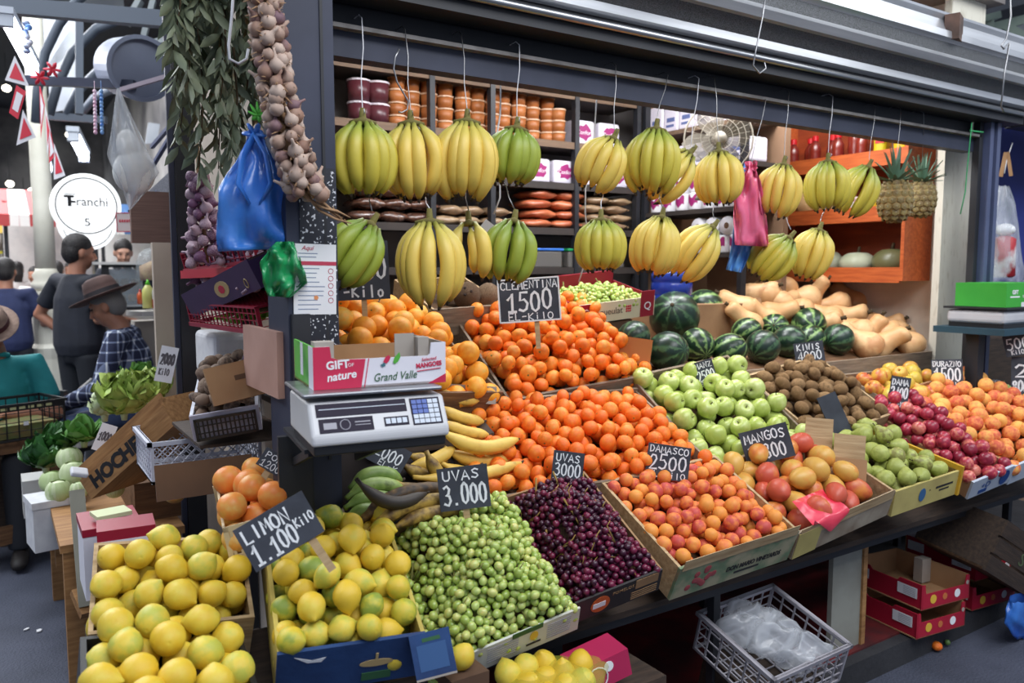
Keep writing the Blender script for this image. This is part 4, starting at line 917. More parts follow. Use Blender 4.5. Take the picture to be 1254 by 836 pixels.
for px, lidm, lb, w_ in ((700, F_GREEN, 'clear food box with a green lid on the lowest back shelf', .2), (660, F_BLUE, 'clear food box with a blue lid on the lowest back shelf', .2), (740, PAPER, 'clear food box with a pale lid on the lowest back shelf', .16)):
    p = at(px, 320, Y=3.9); o = thing('food_box', lb, 'box', T(p.x, 3.9, levels[4])); b = MB().box(-w_/2, w_/2, -.1, .1, 0, .10).build('body', mat('smoky_clear_plastic', (120, 116, 112), .2, alpha=.7, coat=.3), o); bevel(b, .01); b = MB().box(-w_/2-.006, w_/2+.006, -.106, .106, .1, .115).build('lid', lidm, o); bevel(b, .004)
# white film packs along the ceiling shelf
for i in range(9):
    x = 1.40+.22*i; o = MB().box(-.10, .10, -.1, .1, 0, .14).build('wrapped_packet', mat('glossy_white_wrap', (206, 208, 206), .25, c2=(180, 184, 178), ns=10, bump=.6, bs=10, coat=.4) if i != 2 else mat('silver_pink_wrap', (190, 180, 200), .25, c2=(200, 130, 140), ns=5), None, T(x, 3.92, levels[0]), label='shiny white wrapped packet on the topmost back shelf', cat='packet', group='white packets on the top shelf'); bevel(o, .03, 3)
# toilet paper on the side shelving, facing -X
M_ROLL = mat('toilet_paper', (224, 222, 226), .8, c2=(210, 208, 214), ns=12)
mb = MB(); mb.lathe([(.05, 0), (.052, .008), (.052, .092), (.05, .1)], 18); ROLLM = mb.mesh('paper_roll', M_ROLL, True)
mb = MB(); mb.lathe([(.018, .1), (.018, .1006), (.001, .1006)], 12); COREM = mb.mesh('core', CARD_D)
mb = MB(); mb.grid(lambda u, v: (.0525*math.cos(PI+(u-.5)*1.5), .0525*math.sin(PI+(u-.5)*1.5), .03+.05*v+.012*math.sin(u*9)), 10, 2); PRN = mb.mesh('magenta_print', M_MAG, True)
for lv, z in enumerate(rl):
    if lv in (2, 3):
        for k in range(7):
            for st in range(2 if lv == 2 else 1):
                o = link('paper_roll', ROLLM, None, T(Xr+.06, 3.06+.107*k, z+st*.1), 'standing toilet roll with magenta print on the %s side shelf' % ('third' if lv == 2 else 'lowest'), 'toilet roll', 'toilet rolls on the %s side shelf' % ('third' if lv == 2 else 'lowest')); link('magenta_print', PRN, o)
        if lv == 3:
            for k in range(3):
                o = link('paper_roll', ROLLM, None, T(Xr+.12, 3.12+.11*k, z+.152) @ RY(-90), 'toilet roll lying on its side on top of the standing rolls', 'toilet roll', 'lying toilet rolls'); link('core', COREM, o)
    else:
        BLP = mat('blue_grey_print', (92, 104, 150), .4)
        for k in range(6):
            o = MB().box(0, .2, -.062, .062, 0, .17 if lv == 0 else .14).build('tissue_pack', M_PACK, None, T(Xr+.03, 3.08+.127*k, z), label='white film pack of tissue on the %s side shelf' % ('top' if lv == 0 else 'second'), cat='pack', group='tissue packs on the %s side shelf' % ('top' if lv == 0 else 'second')); bevel(o, .016, 3)
            q = MB(); q.box(-.0012, 0, -.03, .035, .03, .045).box(-.0012, 0, -.035, .03, .06, .085); q.build('blue_print', BLP, o)
# desk fan on top of the partition
p = at(880, 170, Y=2.92); t = thing('desk_fan', 'dusty desk fan with a wire cage behind the bananas', 'fan', facing(p, 12, 0, 0))
FANC = mat('dusty_fan_grey', (150, 142, 128), .6)
g = MB(); r = px2m(p, 42)
for k in range(4): g.tube([(r*(1-.22*k)*math.cos(a*.262), r*(1-.22*k)*math.sin(a*.262), .03*k*.6) for a in range(24)], .0022 if k else .005, 5, closed=True)
for k in range(28):
    a = 2*PI*k/28; g.tube([(r*math.cos(a), r*math.sin(a), 0), (r*.5*math.cos(a), r*.5*math.sin(a), .035), (.03*math.cos(a), .03*math.sin(a), .045)], .0012, 4)
g.build('cage', FANC, t, smooth=True)
for k in range(4):
    b = MB(); b.grid(lambda u, v: ((.03+u*(r*.82)), (v-.5)*r*.75*(.5+.6*math.sin(PI*u*.9)), -.03+.035*(v-.5)), 8, 4, 0, RZ(90*k+20)); b.build('blade', mat('translucent_fan_blade', (112, 104, 90), .4, alpha=.75), t, smooth=True)
b = MB(); b.lathe([(.035, -.05), (.036, .03), (.028, .055), (.0, .06)], 18); b.build('hub', FANC, t, smooth=True)
b = MB(); b.lathe([(.05, -.16), (.06, -.12), (.06, -.06), (.04, -.05)], 18); b.build('motor', FANC, t, smooth=True)
b = MB(); b.tube([(0, -.02, -.1), (0, -.28, -.09)], .012, 8); b.build('stand_neck', FANC, t, smooth=True)
b = MB(); b.lathe([(.1, -.30), (.09, -.28), (.02, -.27)], 20, 0, T(0, 0, -.09) @ RX(-90) ); b.v = [(x, z_ if False else y, z_) for x, y, z_ in b.v]; b.build('stand_base', FANC, t, smooth=True)
# blue water bottle
p = at(822, 372, Y=2.98); r = px2m(p, 25); M_JUG = mat('translucent_blue_bottle', (40, 66, 170), .15, trans=.35, coat=.4)
t = thing('water_bottle', 'large blue water cooler bottle behind the watermelons', 'water bottle', T(p))
h = px2m(p, 42); mb = MB(); mb.lathe([(r*.9, 0), (r, .01), (r, h*.25), (r*.96, h*.28), (r, h*.32), (r, h*.6), (r*.96, h*.63), (r, h*.67), (r, h*.86), (r*.85, h), (r*.4, h*1.10), (r*.28, h*1.13), (r*.27, h*1.22)], 24); mb.build('bottle_body', M_JUG, t, smooth=True)
mb = MB(); mb.lathe([(r*.3, h*1.2), (r*.3, h*1.34), (r*.26, h*1.36)], 18); mb.build('cap', F_BLUE, t)
MB().box(p.x-.2, p.x+.45, 2.86, 3.2, .97, p.z-.002).build('carton', CARD, None, label='plain brown carton under the blue water bottle', cat='carton')
o = MB().box(-.13, .13, -.01, .01, 0, .12).build('cardboard_flap', CARD, None, T(at(905, 392, Y=2.9)) @ RZ(-25) @ RX(-14), label='loose cardboard flap standing between the watermelons and the squash', cat='cardboard')
# ---------------------------------------------------------------- orange shelf unit on the right wall
xf, xb, yn, yf = 4.14, 4.405, 2.50, 3.38
zl = [at(1105, 344, Y=yn).z, at(1105, 267, Y=yn).z, at(1100, 196, Y=yn).z]
t = thing('wooden_shelf_unit', 'orange varnished shelf unit with pumpkins and sauce bottles', 'shelf unit', (0, 0, 0))
top = zl[2]+.42
MB().box(xf, xb, yn-.02, yn, zl[0], top).build('side_panel', W_ORANGE, t); MB().box(xf, xb, yf, yf+.02, zl[0], top).build('side_panel', W_ORANGE, t)
MB().box(xb-.012, xb, yn, yf, zl[0], top).build('back_panel', mat('dark_orange_backboard', (150, 64, 30), .5, c2=(120, 48, 24), ns=4, stretch=(4, 1, 6)), t)
for z in zl: s = MB().box(xf+.015, xb-.012, yn, yf, z, z+.018).build('shelf_board', W_ORANGE, t); MB().box(xf, xf+.015, yn, yf, z-.01, z+.075).build('shelf_lip', W_ORANGE, s)
M_SAU = mat('red_sauce', (104, 24, 20), .3, c2=(130, 44, 28), ns=8, coat=.5); M_CAP = mat('red_bottle_cap', (190, 20, 30), .4)
mb = MB(); mb.lathe([(.032, 0), (.035, .01), (.033, .03), (.036, .045), (.033, .06), (.036, .075), (.033, .09), (.035, .105), (.034, .13), (.02, .16), (.014, .168), (.014, .175)], 16); SAU = mb.mesh('bottle_body', M_SAU, True)
mb = MB(); mb.lathe([(.019, .17), (.019, .2), (.016, .202)], 14); SCAP = mb.mesh('cap', M_CAP)
for i in range(8):
    sc = 1.35 if i == 1 else 1.0
    o = thing('sauce_bottle', 'large slightly tilted bottle of red sauce on the top orange shelf' if i == 1 else 'small ribbed bottle of red sauce on the top orange shelf', 'sauce bottle', T(xf+.07+(.06 if i % 2 else 0), yn+.30+.078*i, zl[2]+.018) @ (RX(0)) @ S(sc), None if i == 1 else 'small sauce bottles'); link('bottle_body', SAU, o); link('cap', SCAP, o)
for i, (c, lb) in enumerate(((206, 'yellow packet standing on the top orange shelf beside the sauce'), (190, 'yellow packet with a red corner on the top orange shelf'))):
    o = MB().box(-.05, .05, -.035, .035, 0, .16).build('food_packet', mat('yellow_packet%d' % i, (c, 176, 20), .35, c2=(c-10, 160, 30), ns=6, bump=.3, bs=12), None, T(xf+.08, yn+.06+.12*i, zl[2]+.018) @ RZ(10), label=lb, cat='packet'); bevel(o, .02, 3)
    MB().box(-.052, -.05, -.03, .02, .1, .14).build('red_label', M_CAP, o)
M_GPUM = mat('grey_green_pumpkin', (150, 156, 130), .5, c2=(178, 180, 156), ns=4); M_DPUM = mat('dark_green_pumpkin', (84, 84, 52), .4, c2=(110, 106, 72), ns=4); M_TANP = mat('tan_pumpkin', (206, 168, 120), .5, c2=(190, 150, 100), ns=4)
def pumpkin(y, z, r, m, label, sq_=.85, dx=.12, sx=1):
    o = thing('pumpkin', label, 'pumpkin', T(xf+dx, y, z+.018+r*sq_)); mb = MB(); mb.lathe([(q*r, v*r) for q, v in ballprof(sq_, .12, .08)], 24, 0, None, lambda a, z_: 1+.03*math.cos(9*a)); mb.build('shell', m, o, smooth=True)
    mb = MB(); mb.tube([(0, 0, r*(sq_-.1)), (.006, 0, r*sq_+.012), (.014, .004, r*sq_+.022)], [.012, .008, .009], 7); mb.build('stalk', M_STEMB, o, smooth=True)
pumpkin(yn+.12, zl[0], .105, M_DPUM, 'dark olive pumpkin at the near end of the lower orange shelf', .8); pumpkin(yn+.33, zl[0], .105, M_GPUM, 'pale grey green pumpkin in the middle of the lower orange shelf', .72); pumpkin(yn+.53, zl[0], .09, M_GPUM, 'grey green pumpkin half hidden by the last bananas', .9)
pumpkin(yn+.66, zl[1], .1, M_TANP, 'tan pumpkin on the middle orange shelf between two banana bunches', .95); pumpkin(yn+.44, zl[1], .07, M_TANP, 'small tan pumpkin on the middle orange shelf', .8)
for i, (dy, c, lb) in enumerate(((.22, (190, 150, 20), 'yellow packet lying on the middle orange shelf behind the slim bananas'), (.32, (200, 196, 190), 'tilted white and red packet on the middle orange shelf'), (.1, (196, 150, 30), 'small yellow packet behind the nearer pineapple'))):
    o = MB().box(-.03, .03, -.05, .05, 0, .12).build('food_packet', mat('shelf_packet%d' % i, c, .4, c2=(160, 40, 40), ns=9, nmix=(.5, .6)), None, T(xf+.08, yn+dy, zl[1]+.018) @ RX(15*(i == 1)), label=lb, cat='packet'); bevel(o, .012, 2)
# ---------------------------------------------------------------- weighing scale and mango box in front of the post
A = at(382, 549, Y=1.66); B = at(551, 533, Z=A.z); ex = (B-A).normalized(); ey = V((0, 0, 1)).cross(ex); sw = (B-A).length
M = basis(A, ex, ey)
SCW = mat('scale_white_plastic', (206, 206, 208), .4, c2=(192, 192, 196), ns=4); SCD = mat('scale_dark_panel', (40, 34, 50), .6, spec=.2); SCB = mat('scale_blue_keys', (32, 74, 160), .4); SCK = mat('scale_key_white', (196, 204, 216), .5)
t = thing('weighing_scale', 'white digital weighing scale on a bracket before the steel post, carrying the mango box', 'scale', M)
dpt = .27; prof_ = [(0, .0), (.0, .022), (.045, .092), (dpt, .092), (dpt, 0)]
mb = MB(); n = len(prof_)
mb.add([(0, y, z) for y, z in prof_]+[(sw, y, z) for y, z in prof_], [tuple(range(n)), tuple(range(2*n-1, n-1, -1))]+[((i+1) % n, i, n+i, n+(i+1) % n) for i in range(n)])
o = mb.build('housing', SCW, t); bevel(o, .008, 3)
o = MB().box(.006, sw-.006, .008, dpt-.008, -.022, .001).build('base', BLACKP, t); bevel(o, .004)
fx = basis((0, 0, .022), (1, 0, 0), (0, .045, .07)); H = math.hypot(.045, .07)
def pan(nm, u0, u1, v0, v1, m, z=.0015, par=None): return MB().box(u0*sw, u1*sw, v0*H, v1*H, -.002, z, 0, fx).build(nm, m, par or t)
d1 = pan('display_window', .05, .70, .56, .93, SCD); pan('glare_strip', .07, .69, .76, .78, SCK, .002, d1)
d2 = pan('label_plate', .06, .44, .10, .50, SCD); 
q = MB(); q.tube([((.24+.035*math.cos(a*.4))*sw, .3*H+.012*math.sin(a*.4), .002) for a in range(16)], .0012, 5, 0, fx, closed=True); q.box(.31*sw, .42*sw, .34*H, .37*H, .001, .002, 0, fx); q.box(.31*sw, .42*sw, .26*H, .28*H, .001, .002, 0, fx); q.box(.09*sw, .18*sw, .2*H, .38*H, .001, .0018, 0, fx); q.build('plate_print', mat('grey_print', (150, 148, 158), .5), d2)
kp = pan('keypad', .73, .955, .12, .92, SCD)
for r_ in range(5):
    for c_ in range(5):
        blue = c_ < 3 and r_ > 1
        MB().box((.74+.041*c_)*sw, (.776+.041*c_)*sw, (.16+.145*r_)*H, (.28+.145*r_)*H, .001, .003, 0, fx).build('key', SCB if blue else SCK, kp)
k2 = pan('button_strip', .52, .70, .16, .42, SCD)
for c_ in range(4): MB().box((.53+.041*c_)*sw, (.563+.041*c_)*sw, .22*H, .37*H, .001, .003, 0, fx).build('button', SCK, k2)
o = MB().box(-.012, sw-.005, .035, dpt, .104, .113).build('weighing_pan', GALV, t); bevel(o, .004)
MB().box(sw*.4, sw*.6, dpt*.4, dpt*.7, .09, .106).build('pan_support', BLACKP, t)
t = thing('scale_bracket', 'black steel shelf bracket bolted to the post under the scale', 'bracket', M)
MB().box(.0, sw*.9, .09, .38, -.032, -.0225).build('plate', STEEL_D, t)
for x in (.02, sw*.6): MB().bar((x, .12, -.036), (x, .38, -.12), .02, .012, up=V((1,0,0))).build('brace', STEEL_D, t)
MB().box(-.02, sw*.2, .34, .36, -.4, -.04).build('rear_plate', STEEL_D, t)
# mango carton
MGR = mat('carton_magenta_print', (206, 46, 84), .6, c2=(196, 38, 74), ns=5); MGW = mat('carton_white_print', (224, 222, 230), .6); MGG = mat('carton_green_print', (96, 176, 66), .6, c2=(60, 140, 50), ns=12, nmix=(.5, .7))
A2 = at(384, 478, Z=A.z+.1135); M2 = basis(A2, ex, ey); bw = .318; bh = .098; bd = .24
t = thing('mango_carton', 'open pink and white mango carton standing on the weighing scale', 'carton', M2)
mb = MB(); mb.prism([(0, 0), (bw, 0), (bw, bh), (bw*.885, bh), (bw*.875, bh*.72), (bw*.86, bh*.68), (bw*.18, bh*.68), (bw*.13, bh*.74), (bw*.12, bh), (0, bh)], 0, .005, 0, T(0, .005, 0) @ RX(90))
fp = mb.build('front_panel', MGW, t)
def mprint(pts): MB().prism(pts, 0, .0008, 0, RX(90)).build('magenta_print', MGR, fp)
mprint([(0, 0), (bw*.345, 0), (bw*.38, bh*.68), (bw*.18, bh*.68), (bw*.13, bh*.74), (bw*.12, bh), (0, bh)]); mprint([(bw*.365, 0), (bw*.372, 0), (bw*.407, bh*.68), (bw*.4, bh*.68)]); mprint([(bw*.86, 0), (bw, 0), (bw, bh*.22)])
Fb = lambda x, z: T(bw*x, -.0012, bh*z) @ RX(90)
txt('GIFT', .026, WPR, fp, Fb(.175, .56) @ RZ(4), bold=.0008); txt('OF', .011, WPR, fp, Fb(.27, .55)); txt('nature', .026, WPR, fp, Fb(.2, .30) @ RZ(6), shear=.2, bold=.0006)
txt('Grand Valle', .027, mat('dark_green_print', (40, 92, 50), .6), fp, Fb(.60, .22) @ RZ(2), shear=.3, xs=.82)
txt('Selected', .011, MGR, fp, Fb(.865, .60) @ RZ(5), shear=.2); txt('MANGOES', .0155, MGR, fp, Fb(.865, .46) @ RZ(5), xs=.88, bold=.0006)
q = MB(); q.box(-.03, .03, -.001, .001, 0, .0008, 0, Fb(.865, .34) @ RZ(5)); q.prism([(.0, .0), (.006, .012), (.014, .016), (.018, .010), (.014, .002), (.008, -.004)], 0, .0008, 0, Fb(.51, .58)); q.build('logo_red', MGR, fp)
q = MB(); q.prism([(0, 0), (.004, .012), (.016, .024), (.018, .012), (.012, .001), (.004, -.004)], 0, .0008, 0, Fb(.585, .56)); q.build('logo_leaf', GREENP, fp)
q = MB(); q.prism([(0, 0), (.010, .004), (.012, -.003), (.004, -.006)], 0, .0008, 0, Fb(.49, .52)); q.build('logo_leaf', mat('teal_print', (60, 110, 120), .6), fp)
mb = MB(); mb.prism([(0, 0), (bd, 0), (bd, bh), (0, bh)], 0, .005, 0, basis((0, .0, 0), (0, 1, 0), (0, 0, 1))); sp = mb.build('side_panel', MGG, t)
MB().box(-.0008, 0, .12, .15, .02, bh).box(-.0008, 0, 0, .05, 0, bh).build('white_stripe', MGW, sp)
MB().box(bw-.005, bw, .005, bd, 0, bh).build('side_panel', CARD_G, t); MB().box(0, bw, bd-.005, bd, 0, bh*.8).build('back_panel', CARD, t); MB().box(0, bw, 0, bd, .0, .005).build('bottom', CARD, t)
mb = MB(); mb.box(bw*.63, bw*.78, .03, .034, .005, bh*1.22); mb.build('inner_flap', CARD_G, t); mb = MB(); mb.box(bw*.79, bw*.875, .008, .05, .005, bh*1.13); mb.build('corner_post', CARD_G, t); MB().box(.006, .05, .01, .05, .005, bh*1.1).build('corner_post', CARD_G, t)
# printed notice and flaked sheet on the post
pn = at(386, 342, Y=2.055); wn = (at(413, 342, Y=2.055).x-at(359, 342, Y=2.055).x)-.004; hn = px2m(pn, 86)
SPK = mat('flaked_dark_sheet', (34, 36, 46), .55, c2=(206, 208, 214), ns=110, nmix=(.62, .66), detail=1)
zf0 = at(386, 432, Y=2.058).z; zf1 = at(386, 205, Y=2.058).z; o = MB().box(XL+.035, XR-.003, 2.0565, 2.0595, zf0, zf1).build('flaked_sheet', SPK, None, label='dark sheet with white flakes fixed on the steel post behind the notice', cat='sheet')
t = MB().box(-wn/2, wn/2, -hn/2, hn/2, -.002, 0).build('notice', PAPER, None, basis(pn, (1, 0, 0), (0, 0, 1)) @ RZ(-1), label='white printed notice with a red heading bar fixed on the steel post', cat='notice')
MB().box(-wn*.46, wn*.5, hn*.20, hn*.255, 0, .0006).build('heading_bar', mat('notice_red', (188, 60, 84), .6), t)
q = MB(); rg = random.Random(4)
for k in range(13):
    y = hn*(.34-.064*k) if k > 1 else hn*(.36-.05*k)
    if k in (2,): continue
    q.box(-wn*.4, wn*(rg.uniform(0, .25)), y, y+hn*.012, 0, .0005)
q.build('printed_line', mat('grey_blue_print', (128, 140, 164), .7), t)
txt('Aqui', hn*.09, mat('notice_red', (188, 60, 84)), t, T(-wn*.18, hn*.44, .0008), shear=.3)
q = MB()
for k in range(5): q.tube([(wn*.37+wn*.06*math.cos(a), hn*(.12-.105*k)+wn*.06*math.sin(a), .0004) for a in [x*.785 for x in range(8)]], .0008, 4, closed=True)
q.build('printed_symbol', mat('notice_red', (188, 60, 84)), t)
q = MB(); q.lathe([(wn*.06, 0), (wn*.06, .0006)], 5, 0, T(wn*.02, -hn*.26, 0)); q.build('printed_star', mat('orange_print', (214, 140, 90), .6), t)
# ---------------------------------------------------------------- garlic braid, laurel, bags at the post
M_GAR = mat('garlic_skin', (186, 164, 150), .7, c2=(150, 116, 98), c3=(120, 92, 100), ns=2.5, nmix=(.4, .65), stretch=(3, 3, .6), rnd=.5, bump=.15, bs=8); M_STRAW = mat('dry_garlic_straw', (168, 134, 100), .85, c2=(130, 98, 70), ns=20); 
pp = [(322,-40),(326,20),(333,70),(341,120),(353,170),(368,214),(378,240)]; path = [at(x, y, Y=1.99) for x, y in pp]
root = thing('garlic_braid', 'long braid of dry garlic bulbs hanging down the left side of the steel post', 'garlic braid', (0, 0, 0))
def along(P, f):
    k = min(int(f*(len(P)-1)), len(P)-2); return P[k].lerp(P[k+1], f*(len(P)-1)-k)
mb = MB(); mb.lathe([(.001, -.024), (.012, -.022), (.022, -.010), (.024, .002), (.018, .014), (.009, .022), (.005, .032), (.004, .05)], 14, 0, None, lambda a, z: 1+.07*math.cos(7*a)); GARM = mb.mesh('garlic_bulb', M_GAR, True)
rg = random.Random(12)
for i in range(120):
    f = i/119; c = along(path, f); a = i*2.4+rg.uniform(-.4, .4); rad = .026+.014*f
    off = RT*math.cos(a)*rad-F0*math.sin(a)*rad
    link('garlic_bulb', GARM, root, T(c+off) @ RZ(rg.uniform(0, 360)) @ RX(rg.uniform(-70, 70)) @ RY(rg.uniform(-40, 40)) @ S(rg.uniform(.6, .85)))
mb = MB()
for s in range(3):
    mb.tube([along(path, k/30)+RT*(.016*math.cos(k*.9+s*2.1))-F0*(.016*math.sin(k*1.8+s*2.1)) for k in range(31)], .008, 6, sy=.5)
for k in range(130):
    f = rg.random(); c = along(path, f); a = rg.uniform(0, 6.28); e = c+RT*math.cos(a)*.05-F0*abs(math.sin(a))*.06+V((0, 0, rg.uniform(-.03, .02)))
    mb.tube([c, (c+e)/2+V((0, 0, .008)), e], [.0035, .003, .0012], 4, sy=.4)
tail = [at(x, y, Y=1.98) for x, y in ((365,212),(376,236),(392,252),(410,262),(428,272))]
for s in range(4): mb.tube([q+V((0, 0, .012*math.sin(s*2+i)))+RT*.006*math.cos(s*1.7+i) for i, q in enumerate(tail)], [.009, .007, .006, .005, .002], 6, sy=.5)
for s in range(9):
    q = along(tail, .35+.07*s); mb.tube([q, q+RT*rg.uniform(-.03, .03)+V((0, 0, rg.uniform(-.03, .03)))], [.002, .001], 4)
mb.build('braided_stalk', M_STRAW, root, smooth=True)
M_LAU = mat('dry_laurel_leaf', (92, 104, 84), .55, c2=(126, 134, 106), c3=(104, 94, 66), ns=5, nmix=(.35, .6))
root = thing('laurel_bundle', 'big hanging bundle of grey green laurel branches beside the stall post', 'laurel', (0, 0, 0)); mb = MB(); tw = MB(); rg = random.Random(20)
for b in range(40):
    px = 220+104*(b % 10)/9+rg.uniform(-6, 6); y0 = rg.uniform(-130, 70); y1 = y0+rg.uniform(110, 190); y1 = min(y1, 228 if px < 262 else 185)
    Yb_ = 2.45+.4*rg.random(); a_ = at(px, y0, Y=Yb_); b_ = at(px+rg.uniform(-12, 12), y1, Y=Yb_); tw.tube([a_, (a_+b_)/2+RT*.015, b_], [.004, .003, .0015], 5)
    for k in range(34):
        f = k/33; c = a_.lerp(b_, f); az = rg.uniform(0, 6.28); L = rg.uniform(.06, .095); w_ = L*.17
        d = (V((math.cos(az), math.sin(az), 0))*rg.uniform(.3, .7)+V((0, 0, -1))*rg.uniform(.5, 1)).normalized(); s_ = d.cross(V((rg.uniform(-1, 1), rg.uniform(-1, 1), .2))).normalized(); n_ = d.cross(s_)
        vs_ = [c, c+d*L*.3+s_*w_*.8+n_*.004, c+d*L*.65+s_*w_*.8+n_*.006, c+d*L, c+d*L*.65-s_*w_*.8+n_*.006, c+d*L*.3-s_*w_*.8+n_*.004, c+d*L*.33-n_*.002, c+d*L*.66-n_*.001]
        mb.add([tuple(v) for v in vs_], [(0, 1, 6), (1, 2, 7, 6), (2, 3, 7), (3, 4, 7), (4, 5, 6, 7), (5, 0, 6)])
mb.build('foliage', M_LAU, root, smooth=True); tw.build('twig', M_STEMB, root, smooth=True)
mb = MB(); mb.tube([at(x, y, Y=2.3) for x, y in ((287,-30),(284,20),(280,55),(281,72),(292,78),(302,72),(304,60))], .004, 6); mb.build('looped_rope', SW, None, smooth=True, label='pale looped cord hanging in front of the laurel leaves', cat='cord')
o = bag('carrier_bag', [(303,160),(301,172),(290,200),(268,232),(264,262),(264,290),(268,308)], [(322,160),(326,176),(340,205),(352,235),(358,262),(362,288),(360,303)], 2.12, .07, F_BLUE, 'blue carrier bag tied up at the left of the steel post', 11, crease=.02)
k = MB()
for a in range(6):
    d = V((math.cos(a*1.05), .3, abs(math.sin(a*1.05)))); q = at(312, 164, Y=2.10); k.tube([q, q+d*.018, q+d*.03], [.010, .012, .006], 6, sy=.4)
for s_ in (-1, 1): k.tube([at(312, 166, Y=2.08), at(312+s_*14, 190, Y=2.05), at(312+s_*20, 225, Y=2.045), at(312+s_*6, 250, Y=2.05)], [.012, .014, .014, .006], 8, sy=.35)
k.build('handle', F_BLUE, o, smooth=True)
bag('carrier_bag', [(338,296),(328,306),(321,322),(321,346),(328,362)], [(360,296),(366,310),(372,328),(376,346),(356,364)], 2.05, .04, F_GREEN, 'green plastic bag hanging under the blue one', 13, crease=.03)
q = at(316, 140, Y=2.08); mb = MB()
for a in range(8):
    d = V((math.cos(a*.8), .2*math.sin(a), math.sin(a*.8))); mb.tube([q, q+d*.014, q+d*.026+V((0, 0, .006))], [.006, .008, .003], 6, sy=.4)
mb.build('green_tie', mat('bright_green_film', (90, 190, 70), .4, alpha=.9), None, smooth=True, label='bright green plastic tie knotted above the blue bag', cat='tie')
# ---------------------------------------------------------------- baskets and boxes on the rack left of the post
M_REDP = mat('dark_red_plastic', (150, 24, 50), .4); M_REDL = mat('red_painted_rail', (176, 28, 50), .45); M_PURP = mat('purple_printed_card', (70, 40, 84), .55, c2=(58, 32, 72), ns=5); M_BEIP = mat('beige_plastic', (206, 186, 148), .5)
def lattice(mb, w, h, M, nx, ny, th=.006, bar=.006, diag=False):
    mb.box(0, w, 0, bar*1.6, 0, th, 0, M).box(0, w, h-bar*1.6, h, 0, th, 0, M).box(0, bar*1.6, 0, h, 0, th, 0, M).box(w-bar*1.6, w, 0, h, 0, th, 0, M)
    if diag:
        k = int(w/h*ny)+ny
        for i in range(-ny, k):
            x0 = i*h/ny
            for s_ in (1, -1):
                xa, xb_ = (x0, x0+h) if s_ > 0 else (x0+h, x0)
                za, zb_ = 0, h
                # clip to the panel
                def cl(xa, za, xb_, zb_):
                    pts = []
                    for t_ in np.linspace(0, 1, 41):
                        x = xa+(xb_-xa)*t_
                        if 0 <= x <= w: pts.append((x, za+(zb_-za)*t_))
                    return (pts[0], pts[-1]) if len(pts) > 2 else None
                c = cl(xa, za, xb_, zb_)
                if c:
                    (x1_, z1_), (x2_, z2_) = c; L = math.hypot(x2_-x1_, z2_-z1_); an = math.atan2(z2_-z1_, x2_-x1_)
                    mb.box(0, L, -bar*.3, bar*.3, .001, th-.001, 0, M @ T(x1_, z1_, 0) @ Matrix.Rotation(an, 4, 'Z'))
    else:
        for i in range(1, nx): mb.box(w*i/nx-bar/2, w*i/nx+bar/2, 0, h, .001, th-.001, 0, M)
        for i in range(1, ny): mb.box(0, w, h*i/ny-bar/3, h*i/ny+bar/3, .001, th-.001, 0, M)
def plastic_crate(label, M, w, l, h, m, nx=8, ny=4, diag=False, name='plastic_crate', cat='crate', group=None, bar=.006):
    t = thing(name, label, cat, M, group)
    def P(nm, Mx, a): mb = MB(); lattice(mb, a, h, Mx, max(2, int(nx*a/w)), ny, bar=bar, diag=diag); mb.build(nm, m, t)
    P('front_panel', basis((0, 0, -h), (1, 0, 0), (0, 0, 1)), w); P('back_panel', basis((0, l, -h), (1, 0, 0), (0, 0, 1)), w)
    P('side_panel', basis((0, 0, -h), (0, 1, 0), (0, 0, 1)), l); P('side_panel', basis((w-.006, 0, -h), (0, 1, 0), (0, 0, 1)), l)
    mb = MB(); lattice(mb, w, l, T(0, 0, -h), nx, nx); mb.build('bottom', m, t)
    mb = MB(); e = .010; mb.box(-e, w+e, -e, .004, -.014, 0).box(-e, w+e, l-.004, l+e, -.014, 0).box(-e, .004, -e, l+e, -.014, 0).box(w-.004, w+e, -e, l+e, -.014, 0); mb.build('rim', m, t)
    return t
EXA = V((0, -1, 0))
def heap_in(M, w, l, topf, thick, r0, r1, seed, meshes, nm, lb, cat, grp, part=None, lie=None, upright=None, m=.5, nmax=200, liner=None, root=None, h=.1):
    pts = pack(w, l, r0, r1, lambda u, v: topf(u, v, w, l), thick, seed, m=m, nmax=nmax)
    if liner: g = MB(); g.grid(lambda u, v: (.003+u*(w-.006), .003+v*(l-.006), max(topf(u*w, v*l, w, l)-thick, -h+.012)), 8, 8); g.build('liner', liner, root, smooth=True)
    return scatter(pts, M, meshes, nm, lb, cat, grp, seed, part, lie, upright)
# top basket with purple garlic
M_PGAR = mat('purple_garlic_skin', (176, 150, 160), .6, c2=(110, 70, 100), ns=3, nmix=(.4, .6), stretch=(4, 4, .6), rnd=.5)
mb = MB(); mb.lathe([(.001, -.8), (.5, -.78), (.95, -.35), (1, 0), (.8, .5), (.4, .8), (.2, 1.2), (.18, 1.9)], 12, 0, None, lambda a, z: 1+.06*math.cos(6*a)); PGAR = [mb.mesh('garlic_bulb', M_PGAR, True)]
a = at(318, 322, X=.66); b = at(229, 333, X=.62)
M = basis(a, b-a, V((1, 0, .25))); wl = (b-a).length
t = plastic_crate('upper dark red plastic basket heaped with purple garlic', M, wl, .22, .075, M_REDP, 16, 3, name='plastic_basket', cat='basket', bar=.004)
topf = lambda u, v, w, l: .02+.12*min(1, max(0, (u/w-.45)*2.2))*(.6+.6*v/l)
heap_in(M, wl, .22, topf, .09, .020, .026, 41, PGAR, 'garlic_bulb', 'purple garlic bulb heaped in the upper red basket', 'garlic', 'purple garlic bulbs', liner=LINER_D, root=t, h=.075)
